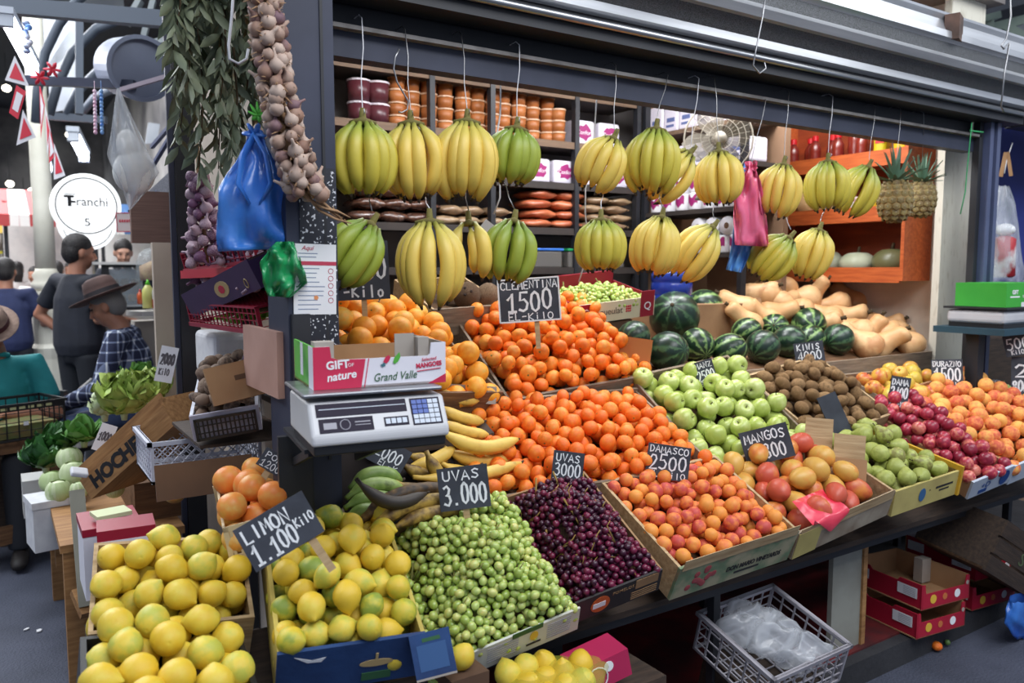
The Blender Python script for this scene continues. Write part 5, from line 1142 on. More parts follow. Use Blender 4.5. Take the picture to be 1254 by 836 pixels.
MB().bar(a+V((-.01, -.05, -.02)), b+V((-.01, .02, -.01)), .02, .03).build('red_rail', M_REDL, None, label='red painted rail along the upper red basket', cat='rail')
rg = random.Random(77); root = thing('garlic_string', 'hanging string of purple streaked garlic left of the blue carrier bag', 'garlic string', (0, 0, 0)); q0 = at(243, 215, Y=2.72); q1 = at(254, 322, Y=2.72); mb = MB(); mb.tube([q0+V((0, 0, .1)), q0, q1], .006, 6); mb.build('braided_stalk', M_STRAW, root, smooth=True)
for k in range(44):
    c = q0.lerp(q1, k/43); a = k*2.4; link('garlic_bulb', PGAR[0], root, T(c+RT*math.cos(a)*.034*(.5+k/43)-F0*math.sin(a)*.034) @ rrot(rg) @ S(rg.uniform(.016, .023)))
# white bucket under it
p = at(252, 338, X=.74); t = thing('bucket', 'white plastic bucket between the red basket and the purple box', 'bucket', T(p-V((0, 0, .075))))
mb = MB(); mb.lathe([(.055, 0), (.062, .01), (.078, .1), (.078, .108), (.07, .104), (.055, .02)], 20); mb.build('pail', WHITEP, t, smooth=True); MB().box(-.08, .08, -.004, .004, .10, .112).build('handle', WHITEP, t)
# purple printed box, tilted
a = at(322, 352, X=.64); b = at(238, 388, X=.60); M = basis(a, b-a, V((1, 0, .45))); wl = (b-a).length
t = thing('cardboard_box', 'tilted purple printed box of garlic on the side rack', 'box', M)
MB().box(0, wl, -.005, 0, -.09, 0).build('front_panel', M_PURP, t); MB().box(0, wl, .22, .225, -.09, .02).build('back_panel', M_PURP, t); MB().box(wl-.005, wl, 0, .22, -.09, 0).build('side_panel', M_PURP, t); MB().box(0, .005, 0, .22, -.09, 0).build('side_panel', M_PURP, t); MB().box(0, wl, 0, .22, -.09, -.084).build('bottom', CARD, t)
q = MB(); q.prism([(wl*.42+.07*math.cos(k*.449), -.045+.026*math.sin(k*.449)) for k in range(14)], 0, .001, 0, T(0, -.005, 0) @ RX(90)); lo = q.build('printed_badge', mat('gold_print', (186, 160, 110), .6), t)
q = MB(); q.prism([(wl*.42+.03*math.cos(k*.9), -.045+.014*math.sin(k*.9)) for k in range(7)], .001, .002, 0, T(0, -.005, 0) @ RX(90)); q.build('printed_spot', REDP, lo)
q = MB(); q.tube([(wl*.12+.014*math.cos(k*.6), -.0055, -.03+.014*math.sin(k*.6)) for k in range(10)], .002, 4, closed=True); q.build('printed_ring', mat('gold_print', (186, 160, 110)), t)
heap_in(M, wl, .22, lambda u, v, w, l: .02, .06, .018, .023, 42, PGAR, 'garlic_bulb', 'white garlic bulb lying in the tilted purple box', 'garlic', 'garlic in the purple box', nmax=22)
# lower red basket
a = at(322, 410, X=.66); b = at(236, 398, X=.60); M = basis(a, b-a, V((1, 0, .2))); wl = (b-a).length
t = plastic_crate('lower dark red plastic basket holding green beans', M, wl, .22, .085, M_REDP, 18, 4, name='plastic_basket', cat='basket', bar=.0035)
mb = MB(); mb.add([(.01,.01,-.06),(wl-.01,.01,-.06),(wl-.01,.2,-.06),(.01,.2,-.06)], [(0,1,2,3)]); mb.build('tray_liner', mat('straw_liner', (168, 150, 96), .9, c2=(120, 110, 60), ns=12), t)
rg = random.Random(6); M_LIME = mat('bright_bean_green', (140, 190, 60), .5, c2=(110, 160, 50), ns=3, rnd=.4)
for k in range(16):
    u, v = rg.uniform(wl*.25, wl*.7), rg.uniform(.02, .18); mb = MB(); an = rg.uniform(0, 6.28); d = V((math.cos(an), math.sin(an), .1)); mb.tube([V((0, 0, 0))-d*.03, V((0, 0, .006)), d*.03], [.005, .009, .004], 6)
    mb.build('green_pod', M_LIME, None, M @ T(u, v, -.04+.02*rg.random()), smooth=True, label='bright green pod lying in the lower red basket', cat='pod', group='green pods')
# supports of the rack
t = thing('rack_frame', 'dark steel rack carrying the red baskets beside the post', 'rack', (0, 0, 0))
for y in (2.45, 3.1): MB().bar((.80, y, .0), (.80, y, 2.1), .03, .03, up=V((1,0,0))).build('upright', STEEL_D, t)
for z in (1.49, 1.27, 1.16): MB().bar((.80, 2.4, z), (.80, 3.15, z), .02, .02).build('rail', STEEL_D, t)
MB().box(.50, .80, 2.5, 2.95, 1.075, 1.085).build('board', W_DARK, t)
# white tub and pinkish carton by the post
p = at(284, 428, X=.74); o = MB().box(-.1, .1, -.16, .16, -.09, .07).build('polystyrene_tub', mat('polystyrene', (214, 214, 216), .8, c2=(200, 200, 204), ns=20), None, T(p), label='white polystyrene tub under the lower red basket', cat='tub'); bevel(o, .02, 3)
o = MB().box(-.2, -.19, -.03, .03, -.05, .02); a = at(325, 420, Y=2.05); b = at(325, 475, Y=2.05)
t = MB().box(-.01, .01, -.17, .17, -.09, .09).build('carton', mat('pinkish_carton', (186, 146, 132), .8, c2=(168, 128, 114), ns=4), None, T(at(322, 440, Y=2.28)) , label='pinkish brown carton wedged left of the steel post', cat='carton')
bag('carrier_bag', [(300,430),(298,436),(296,444),(300,448)], [(312,430),(316,436),(318,442),(314,446)], 2.75, .03, mat('purple_film', (96, 70, 170), .35, alpha=.9), 'small purple plastic bag beside the white tub', 17)
# potatoes
M_POT = fr('potato_skin', (122, 100, 84), (146, 124, 106), (100, 84, 74), bump=.1, rough=.85, rnd=.6)
ME_POT = variants('potato', 3, [(r*.78, z*1.25) for r, z in ballprof(1)], M_POT, .09)
crate('pot', 'low white crate of small potatoes on the side rack', (236, 508, 2.50), (312, 495, 2.45), (196, 468, 2.95), .08, 'plastic_crate', 'crate', (mat('pale_violet_card', (176, 172, 186), .7, c2=(160, 156, 172), ns=6), WHITEP), top=dome(.03, .06, .5, .5), thick=.09)
M, w, l = CR['pot'][:3]; q = MB(); lattice(q, w, .07, basis((0, -.0165, -.08), (1, 0, 0), (0, 0, 1)), 14, 3, bar=.005); q.build('front_lattice', BLACKP, CR['pot'][4])
heap_in(M, w, l, dome(.03, .06, .5, .5), .09, .019, .026, 51, ME_POT, 'potato', 'small brown potato in the low white crate', 'potato', 'potatoes', lie=40)
o = MB().box(-.10, .10, -.005, .005, -.06, .055).build('cardboard_sheet', CARD, None, T(at(296, 464, Y=2.44)) @ RX(-20) @ RY(-10), label='tan cardboard sheet leaning on the potato crate', cat='cardboard'); MB().box(-.02, .02, -.007, -.005, .0, .015).build('hand_hole', CARD_D, o)
# white lattice crate, brown board, pomelos
M = basis(at(184, 542, d=2.62), (1, 0, 0), (0, 1, 0)); plastic_crate('empty white lattice crate between the stencilled wooden crate and the pomelos', M, .36, .33, .14, WHITEP, 10, 4, True)
o = MB().box(-.14, .14, -.004, .004, -.05, .055).build('cardboard_sheet', CARD_D, None, T(at(252, 585, d=2.40)) @ RX(-14), label='dark brown cardboard sheet standing behind the pink pomelos', cat='cardboard')
crate('pom', 'beige slatted plastic crate of pink pomelos under the steel post', (272, 646, 2.0), (352, 624, 1.97), (222, 606, 2.36), .09, 'plastic_crate', 'crate', (M_BEIP, M_BEIP), top=dome(.0, .05, .5, .5), thick=.1, sides=(0, 1), parts=(0, 1))
M, w, l, h_, t = CR['pom'][:5]
mb = MB(); lattice(mb, w, h_, basis((0, 0, -h_), (1, 0, 0), (0, 0, 1)), 9, 3, bar=.008); mb.build('slatted_front', M_BEIP, t); mb = MB(); lattice(mb, l, h_, basis((0, 0, -h_), (0, 1, 0), (0, 0, 1)), 9, 3, bar=.008); mb.build('slatted_side', M_BEIP, t)
heap_in(M, w, l, dome(.012, .035, .5, .5), .11, .037, .045, 52, ME_POM, 'pomelo', 'orange pink pomelo in the beige plastic crate', 'pomelo', 'pink pomelos', nmax=26, m=.6)
o = link('pomelo', ME_POM[0], None, T(at(214, 604, d=2.72)) @ S(.036), 'small yellowish onion coloured fruit lying loose left of the pomelo crate', 'fruit')
# cartons behind the lemons
t = thing('carton_stack', 'white and red printed cartons stacked behind the lemons', 'carton', T(at(134, 655, d=2.5)))
MB().box(-.08, .08, -.10, .10, -.16, .055).build('white_carton', MGW, t); MB().box(-.082, .082, -.102, .102, .035, .058).build('red_lid', M_REDP, t)
o = MB().box(-.07, .08, -.06, .06, 0, .03).build('carton', M_REDP, None, T(at(152, 652, d=2.3)) @ RZ(-5), label='flat dark red carton lying in front of the white and red one', cat='carton'); MB().box(-.072, .082, -.062, -.06, -.02, .0).build('white_edge', MGW, o)
MB().box(-.05, .05, -.04, .04, 0, .012).build('folded_leaflet', mat('pale_green_paper', (208, 214, 170), .7), None, T(at(136, 630, d=2.47)) @ RZ(10), label='pale green paper lying on top of the white carton', cat='paper')
t = thing('wooden_stand', 'pale wooden stand leg slanting to the floor beside the lemon crates', 'stand', (0, 0, 0))
a = at(94, 600, d=3.0); b = at(106, 742, d=2.9); MB().bar(a, b, .05, .02).build('leg', mat('grey_painted_board', (164, 162, 146), .75, c2=(146, 142, 126), ns=4), t); MB().bar(at(97, 722, d=2.95), at(110, 752, d=2.9), .06, .03).build('foot', W_PALLET, t)
MB().box(.20, .44, 1.5, 2.3, .62, .64).build('board', W_DARK, t); MB().bar((.56, 2.2, 0), (.56, 2.2, .6), .05, .05, up=V((1,0,0))).build('leg', W_DARK, t); MB().bar((.22, 1.75, 0), (.22, 1.75, .62), .05, .05, up=V((1,0,0))).build('leg', W_DARK, t)
# stencilled crate
a = at(112, 611, d=3.0); b = at(214, 520, d=2.85); x = (b-a).normalized(); M = basis(a, x, V((0, 0, 1))); w = (b-a).length; h_ = .085
t = thing('wooden_crate', 'tilted brown wooden crate with black stencilled letters HOCHE', 'crate', M)
fp = MB().box(0, w, 0, h_, -.012, 0).build('front_panel', W_PALLET, t); MB().box(0, w, h_+.006, h_+.05, -.03, -.018).build('upper_slat', W_PALLET, t)
MB().box(0, w, 0, .012, -.26, -.012).build('bottom', W_PALLET, t); MB().box(0, .012, 0, h_+.03, -.26, -.012).build('side_panel', W_PALLET, t); MB().box(w-.012, w, 0, h_+.03, -.26, -.012).build('side_panel', W_PALLET, t); MB().box(0, w, 0, h_+.03, -.27, -.26).build('back_panel', W_PALLET, t)
txt('HOCHE', h_*.85, INK, fp, T(w*.37, h_*.5, .0008), xs=1.12, bold=.004)
o = MB().box(-.03, .03, -.02, .02, -.01, .01).build('crumpled_label', PAPER, None, T(at(97, 578, d=2.95)) @ RX(30) @ RY(20), label='crumpled white label on the upper corner of the stencilled crate', cat='label'); bevel(o, .006)
# cabbages, lettuces and greens on the low table
M_CAB = mat('pale_cabbage_leaf', (176, 194, 138), .5, c2=(202, 212, 170), ns=3, nmix=(.35, .7), rnd=.3); M_LETT = mat('curly_lettuce_leaf', (140, 172, 72), .5, c2=(196, 206, 110), ns=4, nmix=(.35, .7)); M_CHARD = mat('dark_green_leaf', (44, 92, 42), .4, c2=(78, 128, 62), ns=5, nmix=(.35, .7)); M_MIDG = mat('mid_green_leaf', (70, 126, 48), .45, c2=(110, 156, 72), ns=4)
def cup_leaf(mb, c, d, size, ruff, rg, curl=.5):
    d = V(d).normalized(); s_ = d.cross(V((0, 0, 1)));  s_ = s_.normalized() if s_.length > 1e-3 else V((1, 0, 0)); n_ = s_.cross(d); ph = rg.uniform(0, 6)
    def fn(u, v):
        a = (u-.5)*2; wd = math.sin(PI*min(1, .12+v*.86))**.6
        return c+d*(v*size)+s_*(a*size*.5*wd)+n_*(curl*size*(v*v-.25*a*a*0)+a*a*size*.22*curl+ruff*size*math.sin(a*9+ph+v*7)*v*abs(a))
    mb.grid(fn, 8, 6)
def cabbage(px, py, d, r, label):
    p = at(px, py, d=d); r = px2m(p, r); root = thing('cabbage', label, 'cabbage', T(p), 'cabbages'); rg = random.Random(px)
    mb = MB(); mb.ell((0, 0, 0), r*.94, r*.94, r*.9, 20, 12); mb.build('heart', M_CAB, root, smooth=True)
    for k in range(7):
        az = k*.9+rg.uniform(-.2, .2); l = MB(); 
        def fn(u, v):
            th = az+(u-.5)*2.0; el = -1.2+v*2.2; rr = r*(.97+.07*v*v+.02*math.sin(u*20+v*5)*v); return (rr*math.cos(el)*math.cos(th), rr*math.cos(el)*math.sin(th), rr*math.sin(el))
        l.grid(fn, 8, 8); l.build('leaf', M_CAB, root, smooth=True)
for px, py, d, r, lb in ((85,562,3.7,15,'pale cabbage at the top of the pile beside the stencilled crate'),(90,580,3.6,16,'large pale cabbage touching the stencilled crate'),(63,590,3.65,14,'pale cabbage at the aisle side of the pile'),(72,602,3.5,15,'whitish cabbage lowest in front of the pile'),(97,600,3.45,11,'small cabbage half under the stencilled crate'),(140,598,3.3,12,'cabbage peeking out under the stencilled crate')):
    cabbage(px, py, d, r, lb)
def leafy(name, px, py, d, size, n, m, label, cat, ruff=.06, seed=1, up=.6, curl=.35, sx=1):
    p = at(px, py, d=d); s_ = px2m(p, size); root = thing(name, label, cat, T(p)); rg = random.Random(seed); mb = MB()
    for k in range(n):
        az = k*2.4+rg.uniform(-.3, .3); el = up*(k/n)*1.4+rg.uniform(-.15, .2)
        cup_leaf(mb, V((rg.uniform(-.1, .1)*s_*sx, rg.uniform(-.1, .1)*s_, 0)), (math.cos(az)*math.cos(el)*sx, math.sin(az)*math.cos(el), math.sin(el)+.15), s_*rg.uniform(.7, 1.05), ruff, rg, curl)
    mb.build('foliage', m, root, smooth=True); q = MB(); q.lathe([(.012, -.03), (.018, .01), (.01, .03)], 10); q.build('stalk', M_CAB, root, smooth=True)
leafy('chard_bunch', 56, 572, 3.8, 38, 44, M_CHARD, 'dark green crinkled chard heap at the aisle end of the low table', 'chard', .12, 2, .7, .4, 1.2); leafy('chard_bunch', 72, 552, 3.85, 32, 34, M_CHARD, 'dark green chard leaves behind the pale cabbages', 'chard', .12, 4, .7, .4)
leafy('spinach_bunch', 103, 540, 3.75, 32, 24, M_MIDG, 'smooth bright green leaf bunch behind the cabbages', 'greens', .04, 5, 1.0, .2)
leafy('curly_lettuce', 152, 506, 3.55, 46, 70, M_LETT, 'pale yellow green curly lettuce behind the stencilled crate', 'lettuce', .2, 6, 1.1, .4); leafy('curly_lettuce', 184, 492, 3.5, 36, 54, M_LETT, 'curly lettuce nearest the white price card', 'lettuce', .2, 8, 1.1, .4); leafy('curly_lettuce', 128, 508, 3.6, 26, 36, M_CAB, 'whitish wrapped lettuce beside the seated man in plaid', 'lettuce', .2, 9, 1.1, .4)
leafy('romaine_lettuce', 174, 474, 3.7, 32, 26, M_MIDG, 'upright green romaine lettuce before the plaid shirt', 'lettuce', .05, 10, 1.3, .25); leafy('romaine_lettuce', 214, 456, 3.9, 18, 18, M_MIDG, 'small green lettuce beside the dark neighbouring post', 'lettuce', .08, 11, 1.2, .3)
WOODT = W_PALLET; t = thing('produce_table', 'low rough wooden table carrying cabbages and lettuces', 'table', (0, 0, 0))
tz = at(72, 618, d=3.5).z
MB().box(.16, .60, 3.35, 4.5, tz-.03, tz).build('tabletop', WOODT, t)
for x, y in ((.2, 3.4), (.56, 3.4), (.2, 4.4), (.56, 4.4)): MB().box(x-.03, x+.03, y-.03, y+.03, 0, tz-.03).build('leg', WOODT, t)
MB().box(.18, .58, 3.38, 3.42, .25, .33).build('crossbar', WOODT, t)
MB().box(.44, .62, 3.5, 4.4, tz, tz+.16).build('riser', W_BROWN, t)
p = at(68, 638, d=3.55); t = MB().box(-.1, .1, -.09, .09, -.1, .1).build('polystyrene_box', mat('polystyrene', (214, 214, 216)), None, T(p) @ RZ(8), label='white polystyrene box on the low table end below the cabbages', cat='box'); MB().box(-.105, .105, -.095, .095, .09, .12).build('lid', mat('polystyrene', (214, 214, 216)), t)
o = MB().box(-.05, .05, -.09, .09, -.09, .09).build('polystyrene_box', mat('greyed_polystyrene', (190, 188, 184), .8), None, T(at(42, 605, d=3.9)), label='greyish polystyrene box behind the dark chard', cat='box')
MB().box(-.05, .05, -.04, .04, 0, .16).build('wooden_block', W_PALLET, None, T(at(84, 690, d=3.6)), label='short wooden block standing on the floor under the low table', cat='block')
# white price cards
sign(204, 446, 3.3, 20, 44, -14, [('2000', .1, .5, .8, .3), ('KilO', .15, .2, .6, .18)], 'white price card leaning above the potatoes', 0, 0, 31, board=PAPER, ink=mat('faded_ink', (96, 92, 96), .8), cat='price card', name='price_card')
sign(128, 536, 3.4, 18, 34, -24, [('1000', .1, .4, .8, .3)], 'white price card leaning behind the stencilled crate', 0, 0, 32, board=PAPER, ink=mat('faded_ink', (96, 92, 96)), cat='price card', name='price_card')
# black crate on a wooden crate at the aisle
M = basis(at(-25, 500, d=4.1), (.9, .35, 0), (-.35, .9, 0)); t = plastic_crate('black plastic crate stacked in the aisle before the man in teal', M, .42, .30, .20, BLACKP, 7, 4)
MB().box(.0, .42, -.003, 0, -.04, -.005).build('label_strip', BLACKP, t); [MB().box(.05+.045*k, .05+.045*k+.03, -.0045, -.003, -.030, -.016).build('faded_mark', mat('pale_yellow_print', (190, 190, 140), .7), t) for k in range(7)]; MB().box(.2, .225, -.012, -.01, -.12, -.1).build('sticker', PAPER, t)
MB().box(.03, .39, .03, .27, -.19, -.12).build('contents', mat('greens_in_crate', (96, 110, 60), .8, c2=(120, 100, 60), ns=20), t)
M = basis(at(-30, 548, d=4.15), (.9, .35, 0), (-.35, .9, 0)); t = thing('wooden_crate', 'old wooden crate under the black plastic crate in the aisle', 'crate', M)
for x in (0, .36): MB().box(x, x+.05, -.01, .28, -.55, 0).build('post', W_BROWN, t)
MB().box(0, .41, -.015, 0, -.06, 0).build('rail', W_BROWN, t); MB().box(0, .41, -.015, 0, -.55, -.45).build('rail', W_BROWN, t); MB().box(0, .41, .0, .28, -.02, 0).build('top_board', W_BROWN, t)
# ---------------------------------------------------------------- market roof, column and the stall next door
TRU = mat('grey_green_truss_paint', (70, 78, 90), .6); PANEL = mat('milky_roof_panel', (124, 130, 136), .7, c2=(108, 114, 122), ns=2, emit=.3)
def arc(px, d, w, lab):
    mb = MB(); P = [at(x, y, d=d) for x, y in px]; mb.tube(P, w, 6, sy=1); return mb.build('trim', TRU, None, smooth=True, kind='structure')
arc(((44,150),(46,110),(55,65),(72,30),(95,0),(130,-25)), 6.0, .035, ''); arc(((60,140),(70,105),(88,65),(118,35),(155,20)), 7.5, .045, ''); arc(((82,140),(95,112),(115,92),(140,70)), 9, .05, ''); arc(((95,145),(115,120),(140,108)), 10.5, .05, '')
MB().bar(at(-20, 5, d=5.2), at(225, 26, d=5.2), .08, .10).build('trim', TRU, None, kind='structure')
MB().bar(at(20, 98, d=4.6), at(165, 104, d=4.6), .04, .05).build('trim', STEEL_B, None, kind='structure'); MB().bar(at(60, 142, d=9), at(130, 147, d=9), .06, .08).build('trim', TRU, None, kind='structure')
MB().bar(at(97, -10, d=7), at(97, 140, d=7), .06, .06, up=V((1,0,0))).build('trim', TRU, None, kind='structure')
for k, q in enumerate((((38,2),(92,0),(92,62),(40,100)), ((58,80),(96,20),(100,130),(62,138)), ((100,-5),(150,-10),(152,8),(100,4)), ((182,150),(196,152),(192,175),(178,176)))):
    P = [at(x, y, d=11) for x, y in q]; b = V((0, .04, 0)); mb = MB(); mb.add([tuple(p) for p in P]+[tuple(p+b) for p in P], [(0,1,2,3),(7,6,5,4),(0,4,5,1),(1,5,6,2),(2,6,7,3),(3,7,4,0)]); mb.build('window_%d' % (k+1), PANEL, None, kind='structure')
for q in (((155,30),(172,0)),((176,45),(188,0)),((150,60),(215,48)),((180,62),(213,72))): MB().bar(at(*q[0], d=6.5), at(*q[1], d=6.5), .09, .04).build('trim', mat('grey_beam', (120, 126, 128), .7), None, kind='structure')
TUBE = mat('lit_fluorescent_tube', (235, 242, 255), .3, emit=14)
def tube_lamp(a, b, d0, d1, r, label):
    A_, B_ = at(*a, d=d0), at(*b, d=d1); t = thing('tube_lamp', label, 'lamp', (0, 0, 0)); mb = MB(); mb.tube([A_, B_], r, 10); mb.build('tube', TUBE, t, smooth=True)
    u = (B_-A_).normalized(); MB().bar(A_+V((0, 0, r*1.6))-u*.03, B_+V((0, 0, r*1.6))+u*.03, r*2.6, r*1.2).build('batten', mat('lamp_batten', (190, 196, 206), .5), t)
    for q in (A_-u*.01, B_+u*.01): MB().bar(q-u*r*.5, q+u*r*.5, r*2.2, r*2.2).build('end_cap', mat('lamp_batten', (190, 196, 206)), t)
tube_lamp((8, 26), (40, 86), 4.2, 4.9, .03, 'bright fluorescent tube hanging by the red and white bunting')
tube_lamp((90, 168), (103, 193), 8, 8.5, .045, 'smaller fluorescent tube further down the alley')
tube_lamp((56, 195), (60, 208), 9, 9.2, .03, 'tiny fluorescent tube beside the pale column')
# drum-shaped fan housing
c = at(173, 84, d=4.6); r = px2m(c, 38); t = thing('drum_duct', 'grey drum shaped fan housing hanging under the market roof', 'fan housing', facing(c, 10, 12, 0))
mb = MB(); mb.lathe([(r, -.55), (r, -.02), (r*1.03, 0), (r*1.03, .02), (r*.9, .02), (r*.9, -.02)], 32); mb.build('casing', mat('grey_drum_steel', (120, 128, 146), .5, c2=(104, 110, 128), ns=3), t, smooth=False)
mb = MB(); mb.lathe([(r*.9, -.03), (.001, -.02)], 32); mb.build('brown_cover', mat('rusty_cover', (176, 154, 152), .7, c2=(140, 120, 122), ns=5), t)
MB().bar(at(148, 110, d=4.3), at(210, 92, d=4.3), .022, .022).build('pink_pole', mat('pinkish_pole', (170, 156, 166), .5), None, label='pale pinkish pole across the drum housing', cat='pole')
# candy strings and bunting
for i, (x0, c, c2, lb) in enumerate(((116, (214, 150, 176), (240, 220, 228), 'pink'), (124, (50, 110, 190), (150, 190, 230), 'blue'))):
    a = at(x0, 112, d=3.8); b = at(x0+1, 162, d=3.8); mb = MB()
    for k in range(12): q = a.lerp(b, k/11); mb.ell(q, .009, .009, .011, 8, 6)
    mb.tube([a+V((0, 0, .05)), b], .0012, 4); mb.build('sweet_string', mat(lb+'_sweet', c, .35, c2=c2, ns=60), None, smooth=True, label=lb+' string of wrapped sweets hanging under the market roof', cat='sweets')
FLR = mat('bunting_red', (206, 40, 62), .6, alpha=.95); FLW = mat('bunting_white', (226, 222, 226), .6, alpha=.95)
def flag(P, d, lab, red):
    A_ = [at(x, y, d=d) for x, y in P]; mb = MB(); mb.add([tuple(p) for p in A_]+[tuple(p+V((.0, .003, 0))) for p in A_], [tuple(range(len(A_))), tuple(range(2*len(A_)-1, len(A_)-1, -1))]+[(i, i+len(A_), (i+1) % len(A_)+len(A_), (i+1) % len(A_)) for i in range(len(A_))])
    o = mb.build('bunting_flag', FLR if red else FLW, None, label=lab, cat='flag', group='red and white bunting')
    c = sum(A_, V())/len(A_); B_ = [c.lerp(p, .62)+V((0, -.003, 0)) for p in A_]; mb = MB(); mb.add([tuple(p) for p in B_], [tuple(range(len(B_)))]); mb.build('printed_panel', FLW if red else FLR, o); return o
flag(((18,68),(36,106),(6,98)), 4.0, 'red and white bunting flag just under the bright tube', False); flag(((20,104),(32,112),(22,146),(11,138)), 4.0, 'second bunting flag down under the bright tube', True); flag(((28,134),(44,168),(20,178)), 4.0, 'third bunting flag down under the bright tube', False)
for i, q in enumerate((((48,100),(55,128),(50,170)), ((55,128),(62,160),(58,190)), ((60,150),(68,190),(60,200)), ((66,175),(80,215),(66,220)))): flag(q, 5.2, 'hanging bunting flag beside the pale column, %s' % ('topmost', 'second', 'third', 'lowest')[i], i % 2 == 0)
for x, y, lb in ((64, 85, 'upper'), (49, 95, 'lower')):
    q = at(x, y, d=4.4); mb = MB()
    for a in range(6): d = V((math.cos(a*1.05), .2, math.sin(a*1.05))); mb.tube([q, q+d*.03, q+d*.045], [.01, .014, .004], 6, sy=.4)
    mb.build('red_ribbon', FLR, None, smooth=True, label=lb+' red ribbon bow tied on the steel bar', cat='ribbon')
q = at(32, 28, d=4.4); mb = MB()
for k in range(7): mb.ell(q+V((.01*math.sin(k*2), .01*math.cos(k*3), -.025*k)), .02, .02, .018, 7, 5)
mb.build('foil_packet', mat('blue_foil', (60, 110, 170), .25, .3, c2=(200, 200, 210), ns=14), None, smooth=True, label='crumpled blue foil packets hanging beside the bright tube', cat='packet')
o = bag('clear_bag', [(143,108),(139,135),(135,165),(133,190),(140,212),(152,238),(158,257)], [(146,108),(156,130),(170,160),(182,185),(195,212),(176,238),(160,257)], 3.3, .10, F_CLEAR, 'large clear plastic bag hanging by its tip, packed with white foam', 21, crease=.02)
c = at(164, 212, Y=3.3); r = px2m(c, 24); mb = MB(); mb.ell((0, 0, 0), r, r*.5, r*1.1, 18, 12); mb.ell((-.02, 0, .1), r*.5, r*.3, r*.8, 14, 10); mb.build('white_contents', mat('white_foam_filling', (230, 230, 226), .8, c2=(214, 212, 206), ns=12), o, T(c), smooth=True)
# cast iron column
COLM = mat('cream_column_paint', (216, 212, 198), .6, c2=(200, 196, 180), ns=3)
def zc(y, d): return at(55, y, d=d).z
c = at(60, 400, d=7.3); t = thing('iron_column', 'cream cast iron column behind the standing man in black', 'column', T(c.x, c.y, 0))
mb = MB(); mb.lathe([(.085, zc(345, 7.3)), (.082, zc(260, 7.3)), (.078, 5.6)], 20); mb.build('shaft', COLM, t, smooth=True)
mb = MB(); zt_ = zc(345, 7.3); mb.lathe([(.1, zt_-.08), (.125, zt_-.05), (.125, zt_-.01), (.1, zt_+.02), (.115, zt_+.06), (.09, zt_+.1), (.085, zt_+.12)], 20); mb.build('moulded_ring', COLM, t, smooth=True)
mb = MB(); mb.lathe([(.2, 0), (.2, .3), (.16, .34), (.145, zc(425, 7.3)-.1), (.16, zc(425, 7.3)), (.13, zc(420, 7.3)), (.125, zt_-.08)], 16); mb.build('base', COLM, t)
# round signs
SGN = mat('lit_white_sign_face', (244, 246, 246), .4, emit=.9)
def round_sign(px, py, d, r, label, words):
    c = at(px, py, d=d); r = px2m(c, r); t = thing('round_sign', label, 'sign', facing(c, 8, 0, 0)); mb = MB(); mb.lathe([(r, -.06), (r, 0), (r*.985, .004), (.001, .004)], 40); mb.build('light_box', SGN, t)
    q = MB(); q.tube([(r*.86*math.cos(a*.1309), r*.86*math.sin(a*.1309), .005) for a in range(48)], r*.018, 5, closed=True); q.build('black_ring', INK, t)
    if words:
        txt('ranchi', r*.40, INK, t, T(r*.16, r*.12, .006), xs=.92); q = MB(); s = r*.36
        q.box(-r*.62, -r*.34, r*.24, r*.31, .004, .006).box(-r*.52, -r*.42, -r*.03, r*.3, .004, .0065).box(-r*.42, -r*.30, r*.08, r*.14, .004, .0065).box(-r*.60, -r*.3, r*.34, r*.36, .004, .006); q.build('emblem_letter', INK, t); txt('5', r*.34, INK, t, T(0, -r*.52, .006), xs=1.2)
    return t
round_sign(106, 252, 6.0, 39, 'round white lit sign reading ranchi with a 5 below', True); round_sign(107, 274, 6.7, 32, 'second round white sign half hidden behind the one with a 5', False)
p = at(159, 272, d=5.8); t = MB().box(-.09, .09, -.07, .07, -.01, 0).build('wall_sign', mat('pinkish_sign', (206, 190, 186), .5), None, facing(p, 0, 0, 2), label='small rectangular pinkish sign with a red border right of the round one', cat='sign')
q = MB(); q.box(-.09, .09, .064, .07, 0, .002).box(-.09, .09, -.07, -.064, 0, .002).box(-.09, -.084, -.07, .07, 0, .002).box(.084, .09, -.07, .07, 0, .002); q.build('red_border', REDP, t); [MB().box(-.07+.016*k, -.07+.016*k+.011, 0, .02, 0, .002).build('red_mark', REDP, t) for k in range(9)]
# neighbouring stall: post, panels, counter, glass
t = thing('steel_post', 'dark steel post of the neighbouring food counter', 'post', (0, 0, 0))
a = at(226, 300, Y=3.45); MB().box(a.x-.03, a.x+.045, 3.42, 3.46, 0, 3.2).build('column', STEEL_D, t); MB().box(a.x-.052, a.x-.032, 3.43, 3.45, 0, 3.2).build('pale_edge', STEEL_B, t)
t = thing('boarded_partition', 'brown and beige boarded end of the neighbouring food counter', 'panel', (0, 0, 0))
a = at(206, 300, Y=4.1); MB().box(a.x-.07, a.x+.14, 4.1, 4.14, at(206, 460, Y=4.1).z-.8, at(206, 297, Y=4.1).z).build('beige_board', mat('beige_board', (192, 178, 164), .7, c2=(176, 160, 146), ns=3), t); MB().box(a.x-.13, a.x+.2, 4.3, 4.34, at(200, 298, Y=4.3).z, at(200, 235, Y=4.3).z).build('brown_shutter', mat('brown_shutter', (122, 92, 82), .6, c2=(104, 78, 70), ns=6, stretch=(1, 1, 30)), t); MB().box(a.x+.05, a.x+.075, 4.06, 4.1, 0, 2.6).build('red_edge', mat('dark_red_paint', (120, 40, 44), .5), t)
t = thing('awning', 'dark folded awning of the neighbouring counter with pale struts', 'awning', (0, 0, 0))
